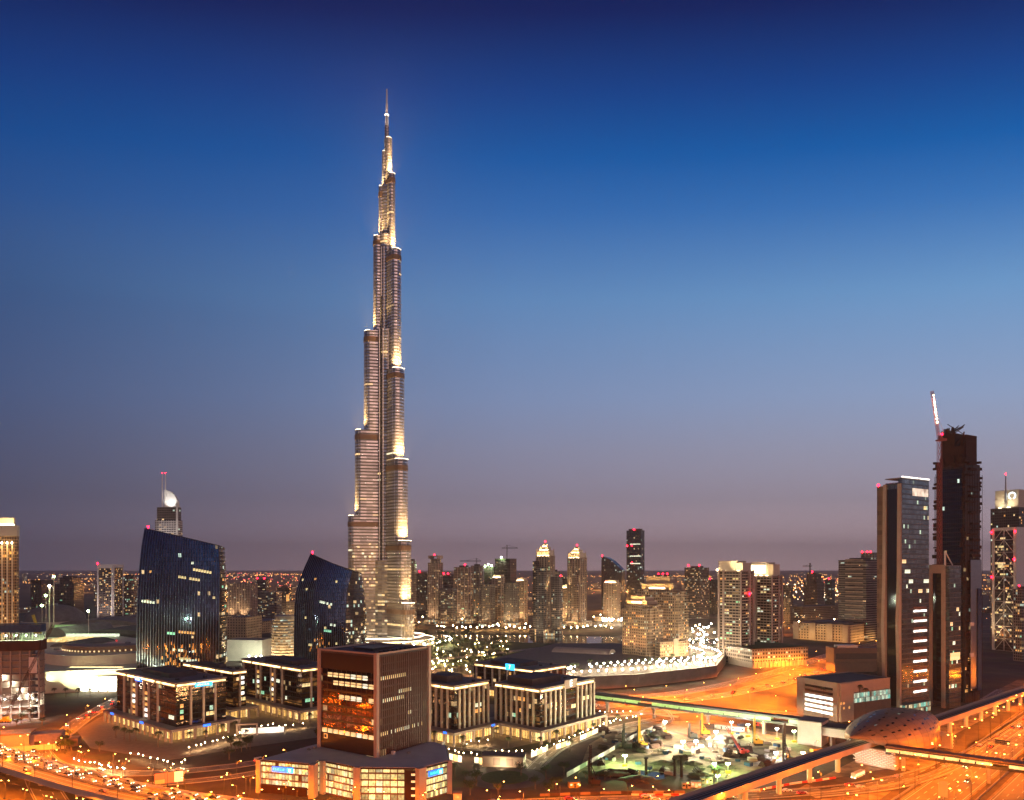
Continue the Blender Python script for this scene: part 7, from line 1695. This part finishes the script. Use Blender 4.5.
M['farsod'] = glow('far_sodium_light', (1, .42, .10), 6); M['farwhite'] = glow('far_white_light', (1, .76, .48), 6); M['farred'] = glow('far_red_light', (1, .12, .10), 7)
for mb, mk, nm in zip(fl, ('farsod', 'farwhite', 'farred'), ('amber', 'white', 'red')):
    tag(mb.build('distant_lights', M[mk]), f'countless tiny {nm} lights of the far city towards the horizon', 'city lights', None, 'stuff')
far_pts = []
for k in range(60):
    y = rnd.uniform(1800, 5200); x = rnd.uniform(-.6, .62) * y; o = link('far_district_glow', light_data('far_glow', 'POINT', (1, .40, .10), 4e5, 4), None, (x, y, 26))

# loose material lying about the building site
def stack(kind, p, rz, label, group):
    q = rnd; t = empty(kind, p, rz, label, 'material stack', group)
    if kind == 'pipe_stack':
        for r_ in range(3):
            for c in range(4 - r_): MB().tube((-3, -1.2 + c * .8 + r_ * .4, .4 + r_ * .7), (3, -1.2 + c * .8 + r_ * .4, .4 + r_ * .7), .38, n=8).build('pipe', M['rust'], t)
    elif kind == 'plank_stack':
        for k in range(4): MB().box(-2 + .1 * k, 2 - .05 * k, -.8, .8, k * .42, k * .42 + .34).build('plank_bundle', M['cream' if k % 2 else 'pink'], t)
    else:
        MB().box(-1.6, 1.6, -1.1, 1.1, 0, 1.5).build('skip_body', M['netting'], t); MB().box(-1.5, 1.5, -1.0, 1.0, 1.51, 1.8).build('rubble', M['soil'], t)
    return t
site_boxes = [(600, 742, 700, 775), (650, 726, 780, 752), (700, 745, 790, 768), (600, 730, 660, 750)]
SP = {}
for k in range(125):
    b = rnd.choice(site_boxes); p = G(rnd.uniform(b[0], b[2]), rnd.uniform(b[1], b[3])); p.z = .1; kd = rnd.choice(('pipe_stack', 'plank_stack', 'plank_stack', 'rubble_skip'))
    lb = {'pipe_stack': 'stack of rusty pipes lying on the floodlit sand', 'plank_stack': 'bundle of pale planks lying on the floodlit sand', 'rubble_skip': 'blue skip of rubble standing on the floodlit sand'}[kd]
    gr = {'pipe_stack': 'pipe stacks on the building site', 'plank_stack': 'plank bundles on the building site', 'rubble_skip': 'skips on the building site'}[kd]
    if kd not in SP: SP[kd] = stack(kd, p, rnd.uniform(0, 3), lb, gr)
    else: copy_tree(SP[kd], p, rnd.uniform(0, 3), sc=rnd.uniform(.7, 1.5))
for k, pts in enumerate((((612, 760), (660, 756), (712, 752), (770, 748)), ((640, 742), (690, 750), (745, 760)), ((625, 768), (680, 760), (735, 748), (785, 738)), ((655, 728), (700, 740), (720, 760)))):
    tag(strip(MB(), smoothline([G(*q) for q in pts], 6), -2.2, 2.2, .13 + .01 * k).build('site_track', M['soil' if k % 2 else 'trackdirt']), kind='structure')
# roof plant on the podium of the maroon tower and bushes along its foot
tp_ = bpy.data.objects['office_tower']
for k in range(22):
    x, y = rnd.uniform(-10, 52), rnd.uniform(-14, 52)
    if -2 < x < 47 and -2 < y < 45: continue
    p = tp_.matrix_basis @ Vector((x, y, 0))
    inside = False; n_ = len(pod_w); j = n_ - 1
    for i in range(n_):
        (xi, yi), (xj, yj) = pod_w[i], pod_w[j]
        if (yi > p.y) != (yj > p.y) and p.x < (xj - xi) * (p.y - yi) / (yj - yi) + xi: inside = not inside
        j = i
    if inside: MB().box(x, x + rnd.uniform(1, 2.6), y, y + rnd.uniform(.8, 2), ZP + .26, ZP + rnd.uniform(.9, 2.0)).build('roof_plant', M[rnd.choice(['steel', 'grey', 'white'])], tp_)
# ------------------------------------------------------------------ dusty air
HAZE = 5.6e-5
if HAZE:
    m = bpy.data.materials.new('dusty_air'); m.use_nodes = True; t_ = m.node_tree; t_.nodes.clear(); o_ = t_.nodes.new('ShaderNodeOutputMaterial'); v_ = t_.nodes.new('ShaderNodeVolumePrincipled')
    v_.inputs['Color'].default_value = (.98, .93, .96, 1); v_.inputs['Density'].default_value = HAZE; v_.inputs['Anisotropy'].default_value = 0
    t_.links.new(v_.outputs[0], o_.inputs['Volume'])
    hb = MB().box(-24500, 24500, -3100, 24500, -1.5, 850).build('haze', m); tag(hb, kind='stuff')
